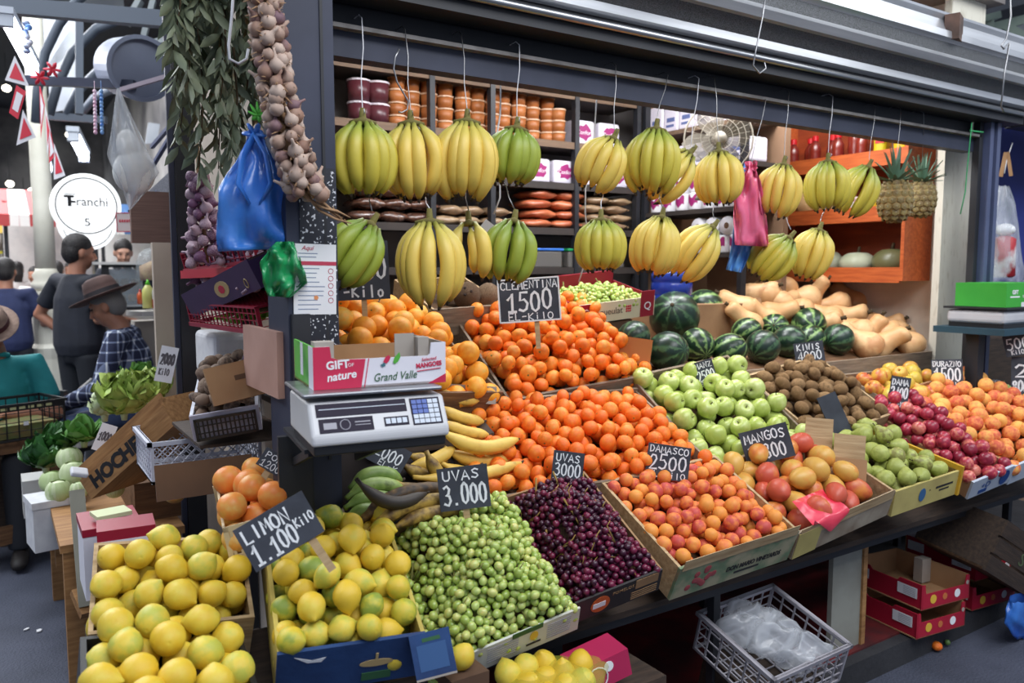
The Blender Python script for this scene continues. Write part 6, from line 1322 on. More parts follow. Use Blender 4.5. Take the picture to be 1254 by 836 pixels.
P = [at(x, y, d=dd) for x, y, dd in ((156,258,5.4),(213,205,3.9),(214,232,3.9),(172,276,5.4))]; mb = MB(); mb.add([tuple(p) for p in P]+[tuple(p+V((.05, .02, .02))) for p in P], [(0,1,2,3),(7,6,5,4),(0,4,5,1),(1,5,6,2),(2,6,7,3),(3,7,4,0)]); mb.build('canopy', mat('dark_awning_cloth', (52, 54, 66), .7, c2=(90, 94, 108), ns=14, nmix=(.5, .6), stretch=(1, 8, 8)), t)
for q in (((186,180),(212,150)),((184,208),(213,160)),((170,262),(213,212))): MB().bar(at(*q[0], d=4.6), at(*q[1], d=4.2), .02, .02).build('strut', BLUEST, t)
GLS = mat('counter_glass', (200, 210, 214), .05, alpha=.22, spec=.8)
t = thing('glass_display_case', 'dark framed glass display case on the neighbouring counter', 'display case', (0, 0, 0))
c = at(152, 350, d=6.0); M = facing(c); w, h_ = px2m(c, 48), px2m(c, 52)
mb = MB(); mb.box(-w/2, w/2, h_/2-.02, h_/2, -.4, 0, 0, M).box(-w/2, -w/2+.05, -h_/2, h_/2, -.03, 0, 0, M).box(w/2-.02, w/2, -h_/2, h_/2, -.4, 0, 0, M).box(-w/2, w/2, -h_/2-.02, -h_/2, -.4, 0, 0, M); mb.build('frame', BLACKP, t)
MB().box(-w/2+.05, w/2-.02, -h_/2, h_/2-.02, -.012, -.006, 0, M).build('glass_pane', GLS, t); MB().box(-w*.7, w*.6, h_/2, h_/2+.02, -.4, .02, 0, M).build('top_slab', mat('pale_counter_top', (214, 210, 204), .4), t); MB().box(-w*.55, w*.7, -h_/2-1.0, -h_/2-.02, -.4, 0, 0, M).build('counter_front', mat('pale_counter_front', (178, 170, 160), .6), t)
rg = random.Random(3)
for k in range(9):
    o = MB().ell((0, 0, 0), .035, .03, .025, 10, 7).build('pastry', mat('baked_pastry', (176, 138, 92), .7, c2=(120, 90, 60), ns=12, rnd=.5), None, M @ T(-w*.3+w*.08*k, -h_*.3+.12*(k % 3), -.2), smooth=True, label='small pastry behind the glass of the neighbouring display case', cat='pastry', group='pastries in the display case')
c = at(187, 322, d=5.6); r = px2m(c, 19); t = thing('glass_dome', 'curved glass dome with food on the neighbouring counter', 'glass dome', T(c)); mb = MB(); mb.lathe([(r, -r*1.1), (r, 0), (r*.8, r*.6), (r*.45, r*.9), (.001, r)], 20); mb.build('glass_cover', GLS, t, smooth=True); mb = MB(); mb.lathe([(r*.8, -r*1.1), (r*.8, -r*.2), (r*.4, 0), (.001, .02)], 16); mb.build('food', mat('mixed_food', (150, 110, 80), .7, c2=(196, 168, 120), c3=(120, 60, 50), ns=16), t, smooth=True)
def bottle(px, py, d, hpx, c, cap, label, lab=None):
    p = at(px, py, d=d); h_ = px2m(p, hpx); r = h_*.2; t = thing('sauce_bottle', label, 'bottle', T(p)); mb = MB(); mb.lathe([(r, 0), (r, h_*.65), (r*.5, h_*.8), (r*.35, h_*.85)], 14); mb.build('bottle_body', mat('bottle_'+cap, c, .3), t, smooth=True)
    mb = MB(); mb.lathe([(r*.45, h_*.83), (r*.3, h_*.93), (r*.1, h_*1.02)], 12); mb.build('nozzle', mat('cap_'+cap, {'green': (96, 196, 40), 'white': (226, 226, 226), 'red': (190, 40, 40)}[cap], .4), t, smooth=True)
    if lab: mb = MB(); mb.lathe([(r*1.02, h_*.05), (r*1.02, h_*.35)], 14); mb.build('paper_label', lab, t)
bottle(182, 377, 5.2, 34, (206, 204, 120), 'green', 'pale yellow sauce bottle with green nozzle on the neighbouring shelf'); bottle(195, 379, 5.2, 36, (206, 206, 210), 'white', 'clear squeeze bottle with a dark label on the neighbouring shelf', mat('dark_red_card', (150, 22, 44))); bottle(172, 372, 5.3, 18, (196, 90, 50), 'red', 'small orange red sauce bottle behind the yellow one')
MB().box(-.12, .1, -.1, .1, -.03, 0).build('counter_shelf', mat('pale_counter_top', (214, 210, 204)), None, T(at(186, 380, d=5.2)) @ RZ(20), label='small pale shelf carrying the sauce bottles', cat='shelf')
MB().box(-.12, .12, -.1, .1, -.9, 0).build('counter_cabinet', mat('pale_counter_front', (178, 170, 160)), None, T(at(187, 392, d=5.3)), label='pale cabinet below the sauce bottles', cat='cabinet')
# far alley
WALLF = mat('far_market_wall', (170, 168, 166), .8, c2=(84, 84, 88), ns=.8); MB().box(-8, 9, 24, 24.2, 0, 5.6).build('wall_far', WALLF, kind='structure'); MB().box(-5.2, -5, 4.6, 24, 0, 5.6).build('wall_left', mat('dark_left_wall', (40, 44, 56), .8), kind='structure'); MB().box(2.6, 2.7, 10, 24, 0, 5.6).build('wall_right', WALLF, kind='structure')
WIN = mat('bright_far_window', (226, 232, 240), .5, emit=4)
for i in range(7): MB().box(-4+1.6*i, -2.9+1.6*i, 23.95, 24, 2.6, 3.4).build('window_%d' % (i+10), WIN, kind='structure')
CS = [((170, 60, 60), (226, 220, 214)), ((60, 96, 140), (214, 214, 210)), ((90, 120, 80), (220, 214, 190)), ((190, 160, 70), (90, 80, 70))]
for i, (x, y, w_) in enumerate(((.15, 12.5, 1.1), (1.5, 14.5, 1.4), (.3, 18, 1.8), (-1.0, 15, 1.2))):
    c, c2 = CS[i]; nm = ('with a red and white awning', 'with a blue awning', 'with a green awning at the far end', 'with a yellow awning')[i]
    t = thing('market_kiosk', 'distant market kiosk '+nm, 'kiosk', T(x, y, 0)); MB().box(0, w_, 0, .5, 0, .95).build('counter', mat('kiosk_counter%d' % i, (150, 140, 132), .7), t)
    mb = MB(); mb.add([(-.1,-.5,2.3),(w_+.1,-.5,2.3),(w_+.1,.6,2.7),(-.1,.6,2.7),(-.1,-.5,2.15),(w_+.1,-.5,2.15)], [(0,1,2,3),(4,5,1,0)]); mb.build('awning', mat('kiosk_awning%d' % i, c, .7, c2=c2, ns=1, stretch=(14, .1, .1), nmix=(.48, .52), detail=0), t)
    MB().box(0, w_, .9, .95, 0, 2.7).build('back_wall', mat('kiosk_back%d' % i, (206, 202, 198), .8, c2=c2, ns=6), t)
    for xx in (0, w_-.05): MB().box(xx, xx+.05, 0, .05, .95, 2.5).build('post', STEEL_D, t)
    for k in range(4): MB().box(.1+k*w_/4.2, .1+k*w_/4.2+w_*.16, .05, .3, .95, 1.1+.07*((k*3+i) % 4)).build('goods', mat('goods%d%d' % (i, k), [(206, 170, 60), (170, 50, 50), (210, 206, 200), (80, 130, 70)][(k+i) % 4], .6), t)
LAMP = mat('lit_lamp_globe', (255, 246, 226), .3, emit=8)
for i, (px, py, d) in enumerate(((8,108,14),(12,225,15),(10,257,13),(30,255,16),(18,278,14),(27,290,12),(40,235,12),(85,165,16),(58,248,15),(12,315,18),(45,300,18),(34,278,17),(66,282,16),(98,318,14),(72,252,20))):
    p = at(px, py, d=d); t = thing('hanging_lamp', 'small lit globe lamp far down the alley', 'lamp', T(p), 'far alley lamps'); MB().ell((0, 0, 0), .07, .07, .06, 10, 8).build('globe', LAMP, t, smooth=True); mb = MB(); mb.tube([(0, 0, .06), (0, 0, .6)], .006, 5); mb.build('cord', BLACKP, t)
MB().box(-.25, .25, -.02, .02, -.12, .12).build('hanging_sign', mat('yellow_sign', (214, 206, 60), .5, emit=.3), None, facing(at(15, 309, d=13)), label='yellow sign board far down the alley', cat='sign')
# ---------------------------------------------------------------- people in the alley
SKIN = mat('tanned_skin', (176, 124, 98), .55, c2=(160, 106, 82), ns=6, sss=.1); SKIN2 = mat('light_skin', (206, 160, 136), .55, c2=(190, 140, 116), ns=6, sss=.1)
HAIRB = mat('black_hair', (26, 22, 22), .6, c2=(44, 38, 36), ns=60, bump=.5, bs=90); HAIRG = mat('grey_hair', (120, 116, 114), .7)
TEE = mat('black_cotton', (30, 32, 40), .85, c2=(40, 42, 52), ns=5, bump=.3, bs=16); NAVY = mat('navy_cotton', (34, 42, 76), .85, c2=(44, 52, 90), ns=5, bump=.3, bs=16); TEAL = mat('teal_cotton', (22, 116, 120), .8, c2=(34, 138, 140), ns=5, bump=.35, bs=16)
TRK = mat('dark_trousers', (38, 40, 46), .85); JEAN = mat('blue_jeans', (62, 76, 108), .85, c2=(48, 60, 90), ns=10); SHOE = mat('dark_shoe', (36, 30, 28), .6); EYEW = mat('eye_dark', (36, 26, 22), .3)
PLAID = mat('plaid_shirt_cloth', (34, 40, 66), .85); 
def plaid():
    nt = PLAID.node_tree; N = nt.nodes; L = nt.links; tc = N.new('ShaderNodeTexCoord'); out = None
    for ax in (0, 1, 2):
        sx = N.new('ShaderNodeSeparateXYZ'); L.new(tc.outputs['Object'], sx.inputs[0])
        m = N.new('ShaderNodeMath'); m.operation = 'MULTIPLY'; m.inputs[1].default_value = 17; L.new(sx.outputs[ax], m.inputs[0])
        f = N.new('ShaderNodeMath'); f.operation = 'FRACT'; L.new(m.outputs[0], f.inputs[0]); l = N.new('ShaderNodeMath'); l.operation = 'LESS_THAN'; l.inputs[1].default_value = .17; L.new(f.outputs[0], l.inputs[0])
        if out is None: out = l
        else:
            a = N.new('ShaderNodeMath'); a.operation = 'ADD'; L.new(out.outputs[0], a.inputs[0]); L.new(l.outputs[0], a.inputs[1]); out = a
    r = N.new('ShaderNodeValToRGB'); e = r.color_ramp.elements; e[0].position = 0; e[0].color = rgb((36, 42, 70)); e[1].position = 1; e[1].color = rgb((214, 218, 226)); x = e.new(.5); x.color = rgb((112, 122, 150))
    d = N.new('ShaderNodeMath'); d.operation = 'DIVIDE'; d.inputs[1].default_value = 2; L.new(out.outputs[0], d.inputs[0]); L.new(d.outputs[0], r.inputs['Fac']); L.new(r.outputs['Color'], N['Principled BSDF'].inputs['Base Color'])
plaid()
def remeshed(mb, name, m, parent, vox, smooth=5):
    o = mb.build(name, m, parent, smooth=True); r = o.modifiers.new('remesh', 'REMESH'); r.mode = 'VOXEL'; r.voxel_size = vox; r.use_smooth_shade = True
    s = o.modifiers.new('smooth', 'SMOOTH'); s.iterations = smooth; s.factor = .5; return o
def hand(mb, w, e, up, curl, thumb):
    """palm and five fingers leaving the wrist w along the forearm direction"""
    w = V(w); d = (w-V(e)).normalized(); n = V(up); n = (n-d*n.dot(d)).normalized(); s = d.cross(n)
    mb.tube([w-d*.02, w+d*.02, w+d*.055, w+d*.085], [(.026, .02), (.034, .017), (.041, .016), (.038, .013)], 10, ref=s)
    for i, (o, L) in enumerate(((-.030, .066), (-.010, .078), (.010, .072), (.029, .056))):
        b = w+d*.08+s*o*thumb; p1 = b+d*L*.4-n*L*.10*curl; p2 = p1+d*L*.3*(1-.4*curl)-n*L*.28*curl; p3 = p2+d*L*.22*(1-.8*curl)-n*L*.26*curl
        mb.tube([b-d*.02, b, p1, p2, p3], [.0095, .0095, .009, .0082, .0065], 8)
    b = w+d*.025-s*.032*thumb; mb.tube([w+d*.01-s*.015*thumb, b, b+d*.028-s*.014*thumb-n*.006, b+d*.05-s*.012*thumb-n*.016*curl], [.013, .012, .0105, .008], 8)
def person(label, M, J, skin, shirt, trou, hair, head=(0, 0, 0), sleeve='short', vox=.009, hat=None, curl=(.5, .5), collar=False, belly=1.0, hairlen=0, hand_up=None, group=None, hs=1.0):
    t = thing('person', label, 'person', M, group); B = MB(); g = {k: V(v) for k, v in J.items()}
    x = (g['sr']-g['sl']).normalized()
    B.tube([g['pel']-V((0, 0, .06)), g['pel'], g['pel'].lerp(g['chest'], .5), g['chest'], g['neck']-V((0, 0, .05))], [(.14, .10), (.155, .11), (.14, .10), (.165, .11), (.09, .07)], 14, ref=x)
    nk = g['neck']; hd = g['head']; B.tube([nk-V((0, 0, .05)), nk, hd-V((0, 0, .05))], [(.075, .07), (.058, .058), (.055, .058)], 12, ref=x)
    Hm = T(hd) @ RZ(head[0]) @ RX(head[1]) @ RY(head[2]) @ S(hs)
    B.ell((0, -.005, .025), .076, .094, .1, 18, 12, 0, Hm); B.ell((0, .028, -.052), .056, .058, .06, 14, 10, 0, Hm); B.ell((0, .05, -.088), .03, .028, .026, 12, 8, 0, Hm)
    B.tube([(0, .083, .02), (0, .1, -.008), (0, .112, -.03), (0, .09, -.04)], [.010, .013, .018, .012], 8, 0, Hm); B.ell((0, .08, .03), .055, .016, .013, 12, 6, 0, Hm)
    for s in (-1, 1): B.ell((.076*s, -.005, -.008), .012, .022, .034, 8, 8, 0, Hm); B.ell((.036*s, .062, -.028), .026, .026, .026, 10, 8, 0, Hm)
    B.ell((0, .088, -.062), .024, .010, .007, 10, 6, 0, Hm); B.ell((0, .085, -.074), .02, .010, .007, 10, 6, 0, Hm)
    for s in 'lr':
        sh, el, wr = g['s'+s], g['e'+s], g['w'+s]
        B.tube([g['chest'].lerp(sh, .5)+V((0, 0, .03)), sh, sh.lerp(el, .4), el], [.06, .054, .046, .038], 10); B.tube([el, el.lerp(wr, .35), wr], [.038, .037, .025], 10); B.ell(el, .039, n=10, k=8)
        hand(B, wr, el, hand_up or (0, 0, 1), curl[0 if s == 'l' else 1], 1 if s == 'l' else -1)
        hp, kn, an = g['h'+s], g['k'+s], g['a'+s]
        B.tube([hp, hp.lerp(kn, .4), kn], [.078, .07, .052], 10); B.tube([kn, kn.lerp(an, .35), an], [.052, .05, .034], 10); B.ell(kn, .053, n=10, k=8)
    remeshed(B, 'body', skin, t, vox)
    for s in (-1, 1): MB().ell((.031*s, .083, .008), .011, .007, .006, 8, 6, 0, Hm).build('eye', EYEW, t, smooth=True)
    C = MB(); c = 1.12
    C.tube([g['pel']+V((0, 0, -.05)), g['pel']+V((0, 0, .03)), g['pel'].lerp(g['chest'], .5), g['chest'], g['chest'].lerp(g['neck'], .55), nk-V((0, 0, .012))], [(.175, .13), (.178*belly, .132*belly), (.168*belly, .13*belly), (.188, .132), (.14, .1), (.074, .07)], 16, ref=x)
    for s in 'lr':
        sh, el, wr = g['s'+s], g['e'+s], g['w'+s]
        C.tube([g['chest'].lerp(sh, .4)+V((0, 0, .04)), sh+V((0, 0, .004)), sh.lerp(el, .45), sh.lerp(el, .72)] if sleeve == 'short' else [g['chest'].lerp(sh, .4)+V((0, 0, .04)), sh+V((0, 0, .004)), sh.lerp(el, .5), el], [.075, .07, .066, .062] if sleeve == 'short' else [.075, .072, .062, .056], 12)
        if sleeve == 'long': C.ell(el, .057, n=10, k=8); C.tube([el, el.lerp(wr, .5), wr-(wr-el)*.06], [.056, .05, .042], 10)
    o = remeshed(C, 'shirt', shirt, t, .013, 4)
    if collar:
        q = MB(); q.tube([nk+V((.062*math.cos(a*.524), .055*math.sin(a*.524)+.01, -.004+.012*math.sin(a*.524))) for a in range(12)], .016, 6, closed=True); q.build('collar', shirt, t, smooth=True)
    D = MB(); D.tube([g['pel']+V((0, 0, .05)), g['pel']-V((0, 0, .04)), g['pel']-V((0, 0, .1))], [(.165, .122), (.172, .13), (.13, .1)], 14, ref=x)
    for s in 'lr':
        hp, kn, an = g['h'+s], g['k'+s], g['a'+s]; D.tube([hp, hp.lerp(kn, .4), kn], [.098, .09, .074], 12); D.ell(kn, .075, n=10, k=8); D.tube([kn, kn.lerp(an, .4), an], [.074, .07, .062], 12)
    remeshed(D, 'trousers', trou, t, .014, 4)
    for s in 'lr':
        an = g['a'+s]; f = (g['k'+s]-g['h'+s]); f.z = 0; f = f.normalized() if f.length > .1 else V((0, 1, 0))
        q = MB(); q.tube([an-f*.07-V((0, 0, .03)), an-V((0, 0, .03)), an+f*.1-V((0, 0, .045)), an+f*.17-V((0, 0, .05))], [(.034, .04), (.042, .05), (.044, .035), (.03, .02)], 10, ref=(0, 0, 1) if False else f.cross(V((0, 0, 1)))); q.build('shoe', SHOE, t, smooth=True)
    h = MB(); h.ell((0, -.014, .046), .083, .098, .09, 18, 12, 0, Hm); h.ell((0, -.045, .0), .078, .068, .085, 16, 10, 0, Hm)
    if hairlen: h.tube([(0, -.06, .03), (0, -.09, -.06), (0, -.08, -.06-hairlen)], [(.075, .05), (.075, .04), (.05, .02)], 12, 0, Hm, ref=(1, 0, 0))
    remeshed(h, 'hair', hair, t, .011, 3)
    if hat:
        hm, band, rb, hh = hat; q = MB(); q.lathe([(.001, hh), (.05, hh+.004), (.078, hh-.012), (.088, hh*.55), (.096, .012), (.105, .004), (rb*.8, -.006), (rb, .006), (rb, .001), (rb*.8, -.012), (.1, -.004), (.09, -.004)], 26, 0, Hm @ T(0, -.008, .066) @ S(1, 1.12, 1)); o = q.build('hat', hm, t, smooth=True)
        q = MB(); q.lathe([(.0975, .012), (.0925, .04), (.0945, .04), (.0995, .012)], 26, 0, Hm @ T(0, -.008, .066) @ S(1, 1.12, 1)); q.build('hat_band', band, o)
    return t
def yawM(p, f): a = math.atan2(-f[0], f[1]); return T(V((p.x, p.y, 0))) @ Matrix.Rotation(a, 4, 'Z')
def stand(el=(-.34, -.06, 1.17), wl=(-.22, .12, 1.02), er=(.27, .02, 1.16), wr=(.24, .24, 1.06), z=0, wide=1.0):
    return dict(pel=(0, 0, .97), chest=(0, 0, 1.32), neck=(0, .0, 1.50), head=(0, .025, 1.635), sl=(-.185*wide, 0, 1.43), el=el, wl=wl, sr=(.185*wide, 0, 1.43), er=er, wr=wr, hl=(-.095, 0, .93), kl=(-.11, .03, .5), al=(-.12, -.02, .09), hr=(.095, 0, .93), kr=(.11, .03, .5), ar=(.12, -.02, .09))
p = at(97, 400, d=5.9); 
J = stand(el=(-.36, -.06, 1.2), wl=(-.21, .02, 1.06), er=(.25, -.02, 1.18), wr=(.20, .23, 1.16), wide=1.12)
person('man in black t-shirt and trousers standing with one hand on his hip', yawM(p, (1, .55)) @ S(1.06), J, SKIN, TEE, TRK, HAIRB, head=(-14, -4, 0), curl=(.5, .6), belly=1.14, hs=1.0)
# seated man in plaid, in profile, hat on
f = -RT+(-F0)*.25; p = at(172, 470, d=5.0); zs = .66
def sit(zs, lean, wl, wr, el, er, kz=None, spread=.12, fwd=.46):
    kz = kz or zs+.03
    return dict(pel=(0, 0, zs+.1), chest=(0, lean*.7, zs+.43), neck=(0, lean, zs+.60), head=(0, lean+.07, zs+.725), sl=(-.19, lean*.85, zs+.54), sr=(.19, lean*.85, zs+.54), el=el, er=er, wl=wl, wr=wr,
                hl=(-.1, .02, zs+.06), hr=(.1, .02, zs+.06), kl=(-spread-.04, fwd, kz), kr=(spread+.04, fwd, kz), al=(-spread-.05, fwd+.05, max(.09, kz-.46)), ar=(spread+.05, fwd+.05, max(.09, kz-.46)))
J = sit(zs, .10, (-.10, .42, zs+.14), (.12, .42, zs+.14), (-.26, .17, zs+.25), (.26, .17, zs+.25), kz=zs-.02, fwd=.5)
BROWNH = mat('brown_felt_hat', (92, 68, 62), .85, c2=(76, 56, 52), ns=8); BLKB = mat('black_hat_band', (36, 30, 34), .7)
person('seated man in a plaid shirt, jeans and brimmed brown hat, hands on his lap', yawM(p, f), J, SKIN, PLAID, JEAN, HAIRG, head=(-4, -22, 0), sleeve='long', vox=.007, hat=(BROWNH, BLKB, .185, .115), curl=(.7, .7))
MB().box(-.22, .22, -.22, .2, 0, zs-.0).build('stool', W_DARK, None, yawM(p, f), label='dark wooden block seat under the man in plaid', cat='seat')
# seated man in teal at the edge
f = -F0+RT*.35; p = at(4, 470, d=4.75); zs = .52
J = sit(zs, .12, (-.08, .36, zs+.28), (.05, .36, zs+.29), (-.30, .14, zs+.24), (.29, .14, zs+.24), fwd=.5)
TANH = mat('tan_straw_hat', (150, 126, 112), .85, c2=(126, 104, 92), ns=30)
t = person('seated man in a teal polo shirt and tan hat bending over a phone', yawM(p, f), J, SKIN, TEAL, TRK, HAIRG, head=(6, -40, 0), vox=.007, hat=(TANH, mat('dark_red_hat_band', (70, 30, 36), .7), .145, .105), curl=(.8, .8), collar=True, belly=1.15)
MB().box(-.045, .045, -.008, 0, -.075, .075).build('mobile_phone', BLACKP, None, yawM(p, f) @ T(-.02, .45, zs+.31) @ RX(-50), label='black mobile phone held by the man in teal', cat='phone')
MB().box(-.22, .22, -.22, .2, 0, zs).build('stool', W_DARK, None, yawM(p, f), label='dark wooden block seat under the man in teal', cat='seat')
# others
p = at(8, 360, d=7.0); person('man in a navy t-shirt seen from behind at the alley edge', yawM(p, F0-RT*.3) @ S(.97), stand(er=(.30, .02, 1.18), wr=(.22, .20, 1.12)), SKIN, NAVY, TRK, HAIRB, vox=.012, belly=1.15)
p = at(151, 330, d=7.6); person('young man in black behind the neighbouring food counter', yawM(p, -F0+RT*.8) @ T(0, 0, .13) @ S(1.0), stand(wl=(-.2, .25, 1.05), wr=(.1, .3, 1.05)), SKIN2, TEE, TRK, HAIRB, head=(-8, -16, 0), vox=.01)
far = [(24, 11, (0, 1), (196, 188, 184), 'woman in a pale top beside the navy shirt, far down the alley', 'b'), (38, 12.5, (1, -.3), (214, 120, 130), 'person in a pink top far down the alley', 'b'), (46, 10.5, (-.6, -1), (206, 200, 196), 'person in a pale grey top left of the column', 'b'), (72, 10, (.2, 1), (214, 212, 212), 'person in a white shirt behind the cream column', 'g'), (90, 11.5, (-.5, -1), (150, 160, 190), 'person in a light blue shirt behind the man in black', 'b')]
for i, (px, d, f, c, lb, hr) in enumerate(far):
    p = at(px, 380, d=d); person(lb, yawM(p, f) @ S(.97 if i != 2 else .93), stand(), SKIN2 if i % 2 else SKIN, mat('far_shirt%d' % i, c, .85), JEAN if i % 2 else TRK, HAIRB, vox=.016, hairlen=.12 if i in (0, 1) else 0)
# chair and bag between the seated men
t = thing('plastic_chair', 'black plastic chair standing behind the man in plaid', 'chair', T(V((at(82, 470, d=5.3).x, at(82, 470, d=5.3).y, 0))) @ RZ(35))
for x in (-.2, .2):
    MB().bar((x, -.2, 0), (x, -.22, .85), .04, .03, up=V((1,0,0))).build('leg', BLACKP, t); MB().bar((x, .2, 0), (x, .2, .44), .04, .03, up=V((1,0,0))).build('leg', BLACKP, t)
MB().box(-.22, .22, -.22, .22, .43, .46).build('seat', BLACKP, t); q = MB(); q.tube([(-.2, -.22, .72), (0, -.26, .86), (.2, -.22, .72)], [.05, .06, .05], 8, sy=.4); q.build('backrest', BLACKP, t, smooth=True)
p = at(134, 437, d=5.7); bag('red_bag', [(126,429),(125,436),(126,446)], [(140,428),(146,436),(143,447)], p.y, .06, mat('orange_red_cloth', (216, 66, 50), .7), 'orange red cloth bag behind the man in plaid', 31)
# ---------------------------------------------------------------- writing on the front boxes
def front_M(key, u, v, off=.0105):
    M, w, l, h = CR[key][:4]; return T(w*u, -off-.0006, -h*(1-v)) @ RX(90)
M, w, l, h, t = CR['apr'][:5]; dark = mat('black_label_print', (34, 32, 34), .7)
txt('DON MARIO VINEYARDS', .027, dark, t, front_M('apr', .66, .42) @ RZ(0), xs=.78, bold=.0008)
MB().box(w*.5, w*.72, -.0115, -.0102, -h*.80, -h*.74).build('label_bar', dark, t)
q = MB(); q.box(0, w, -.012, -.0102, -.012, .028).build('rim_slat', W_PALE, t)
q = MB(); rg = random.Random(3)
for k in range(12): q.ell((w*rg.uniform(.1, .3), -.0105, -h*rg.uniform(.25, .85)), .012, .0015, .012, 8, 5)
q.build('printed_grapes', mat('printed_grape_red', (160, 70, 74), .7), t)
M, w, l, h, t = CR['gd'][:5]; q = MB(); q.lathe([(.030, 0), (.030, .001)], 24, 0, front_M('gd', .28, .5, .006)); q.build('printed_fruit', mat('orange_brown_print', (196, 92, 40), .5), t)
MB().box(w*.19, w*.34, -.0085, -.0075, -h*.62, -h*.40).build('white_label', PAPER, t); txt('POMELOS', .016, KRAFT, t, front_M('gd', .55, .74, .006)); MB().box(w*.70, w*.98, -.0072, -.006, -h*.45, -h*.05).build('kraft_panel', KRAFT, t); q = MB()
for k in range(4): q.box(w*.66, w*.98, -.0072, -.006, -h*(.92-.1*k), -h*(.88-.1*k))
q.build('kraft_stripe', KRAFT, t)
M, w, l, h, t = CR['gg'][:5]; q = MB(); dg = mat('dark_green_print', (40, 92, 50))
for k in range(7): q.box(w*.25, w*.5, -.0072, -.006, -h*(.18+.1*k), -h*(.15+.1*k)); q.box(w*.74, w*.94, -.0072, -.006, -h*(.2+.1*k), -h*(.17+.1*k))
q.build('printed_line', mat('grey_print', (150, 148, 158)), t); MB().box(w*.45, w*.7, -.0075, -.006, -.012, .006).build('green_tab', dg, t)
q = MB(); q.lathe([(.012, 0), (.012, .001)], 16, 0, front_M('gg', .63, .62, .006) @ S(1, 1.5, 1)); q.build('printed_mango', mat('yellow_print', (222, 180, 60), .6), t); MB().box(w*.57, w*.69, -.0072, -.006, -h*.76, -h*.68).build('dark_line', dark, t)
M, w, l, h, t = CR['lemC'][:5]; q = MB(); q.lathe([(.03, 0), (.03, .001)], 16, 0, front_M('lemC', .68, .5) @ S(1.3, .35, 1)); q.box(w*.67, w*.69, -.0122, -.0105, -h*.55, -h*.28); q.build('gold_emblem', mat('gold_print', (186, 160, 110)), t)
q = MB(); q.box(w*.58, w*.80, -.0118, -.0105, -h*.9, -h*.72); q.build('green_mark', mat('dark_green_mark', (50, 96, 60), .7), t); q = MB(); q.prism([(0, 0), (.04, -.016), (.07, -.012), (.06, -.024), (.03, -.022)], 0, .0008, 0, front_M('lemC', .08, .9)); q.build('torn_patch', PAPER, t)
M, w, l, h, t = CR['pear'][:5]; q = MB(); q.lathe([(.022, 0), (.022, .001)], 18, 0, front_M('pear', .42, .5) @ S(.9, 1.2, 1)); q.build('blue_seal', mat('blue_print', (52, 96, 140), .6), t); MB().box(w*.64, w*.92, -.0112, -.0102, -h*.44, -h*.36).build('dark_line', dark, t); MB().box(w*.7, w*.86, -.0112, -.0102, -h*.58, -h*.52).build('dark_line', dark, t)
MB().box(w+.0, w+.012, -.02, l*.9, -h, .02).build('yellow_end_board', mat('mustard_board', (212, 164, 42), .7, c2=(190, 144, 34), ns=5), t)
bp = mat('deep_blue_print', (32, 74, 140), .6)
for key, u in (('plum', .4), ('pea', .25)):
    M, w, l, h, t = CR[key][:5]; q = MB(); q.lathe([(.034, 0), (.034, .001)], 20, 0, front_M(key, u if key == 'pea' else .85, .5) @ S(.8, 1.1, 1)); o = q.build('blue_emblem', bp, t); txt('R' if key == 'pea' else '+D', .04, PAPER if key == 'pea' else bp, t, front_M(key, u if key == 'pea' else .35, .52, .0116)); MB().box(w*.2, w*.42, -.0115, -.0102, -h*.9, -h*.7).build('blue_mark', bp, t)
M, w, l, h, t = CR['man'][:5]; MB().box(-.006, w*.22, -.0125, -.0102, -h*1.0, -h*.05).build('yellow_patch', YELF, t); MB().box(0, w, -.012, -.0102, -.03, .012).build('rim_slat', W_PALE, t)
# red net and wooden slats in the mangoes
FILM_RED = film('red_thin_film', (232, 40, 70), (244, 80, 104), alpha=.85)
mb = MB(); a = M @ V((w*.34, -.016, .016)); 
mb.grid(lambda u, v: tuple(M @ V((w*(.12+.32*u)+.03*v*(u-.5), .09-.118*v if v < .9 else -.0162, (.034+.016*math.sin(u*11)*math.sin(v*6))*(1-v)+.016*v-(.07*(1-abs(u-.62)*2.2) if v > .9 else 0)))), 14, 10)
mb.build('red_film', FILM_RED, None, smooth=True, label='torn red plastic film draped over the front edge of the mango crate', cat='film')
for px, py, ww, hh, lb, m in ((1002, 545, 32, 66, 'upright pale wooden slat between the mangoes and the pears', W_PALE), (1040, 552, 36, 40, 'second pale wooden slat beside the pears, behind the brown card', W_PALE), (1036, 584, 46, 46, 'brown cardboard piece leaning between mangoes and pears', CARD)):
    p = at(px, py, Y=1.86 if px < 1010 else 1.76 if m is W_PALE else 1.72); a, b = px2m(p, ww)/2, px2m(p, hh)/2; MB().box(-a, a, -b*1.2, b, -.004, .004).build('wooden_board' if m is W_PALE else 'cardboard_piece', m, None, facing(p, 10, -12, -3), label=lb, cat='slat' if m is W_PALE else 'cardboard')
p = at(1022, 508, Y=1.98); a = px2m(p, 12); MB().box(-a, a, -a*2.6, a*2.2, -.004, .004).build('chalk_sign_back', CHALKB, None, facing(p, 20, -12, 22), label='dark back of a sign leaning between the apples and the plums', cat='sign')
# dark orange cardboard flap behind the mandarins, worn box behind plantains
p = at(778, 430, Y=2.45); MB().box(-.065, .065, -.05, .055, -.004, .004).build('cardboard_flap', mat('orange_brown_card', (176, 112, 60), .8), None, facing(p, -10, -8, -6), label='orange brown cardboard flap right of the mandarin heap', cat='cardboard')
p = at(572, 482, Y=2.34); MB().box(-.10, .10, -.03, .03, -.004, .004).build('worn_box_edge', mat('worn_printed_card', (150, 138, 122), .85, c2=(176, 170, 160), ns=9), None, facing(p, 0, -6, -4), label='worn grey box edge standing above the top plantain', cat='box')
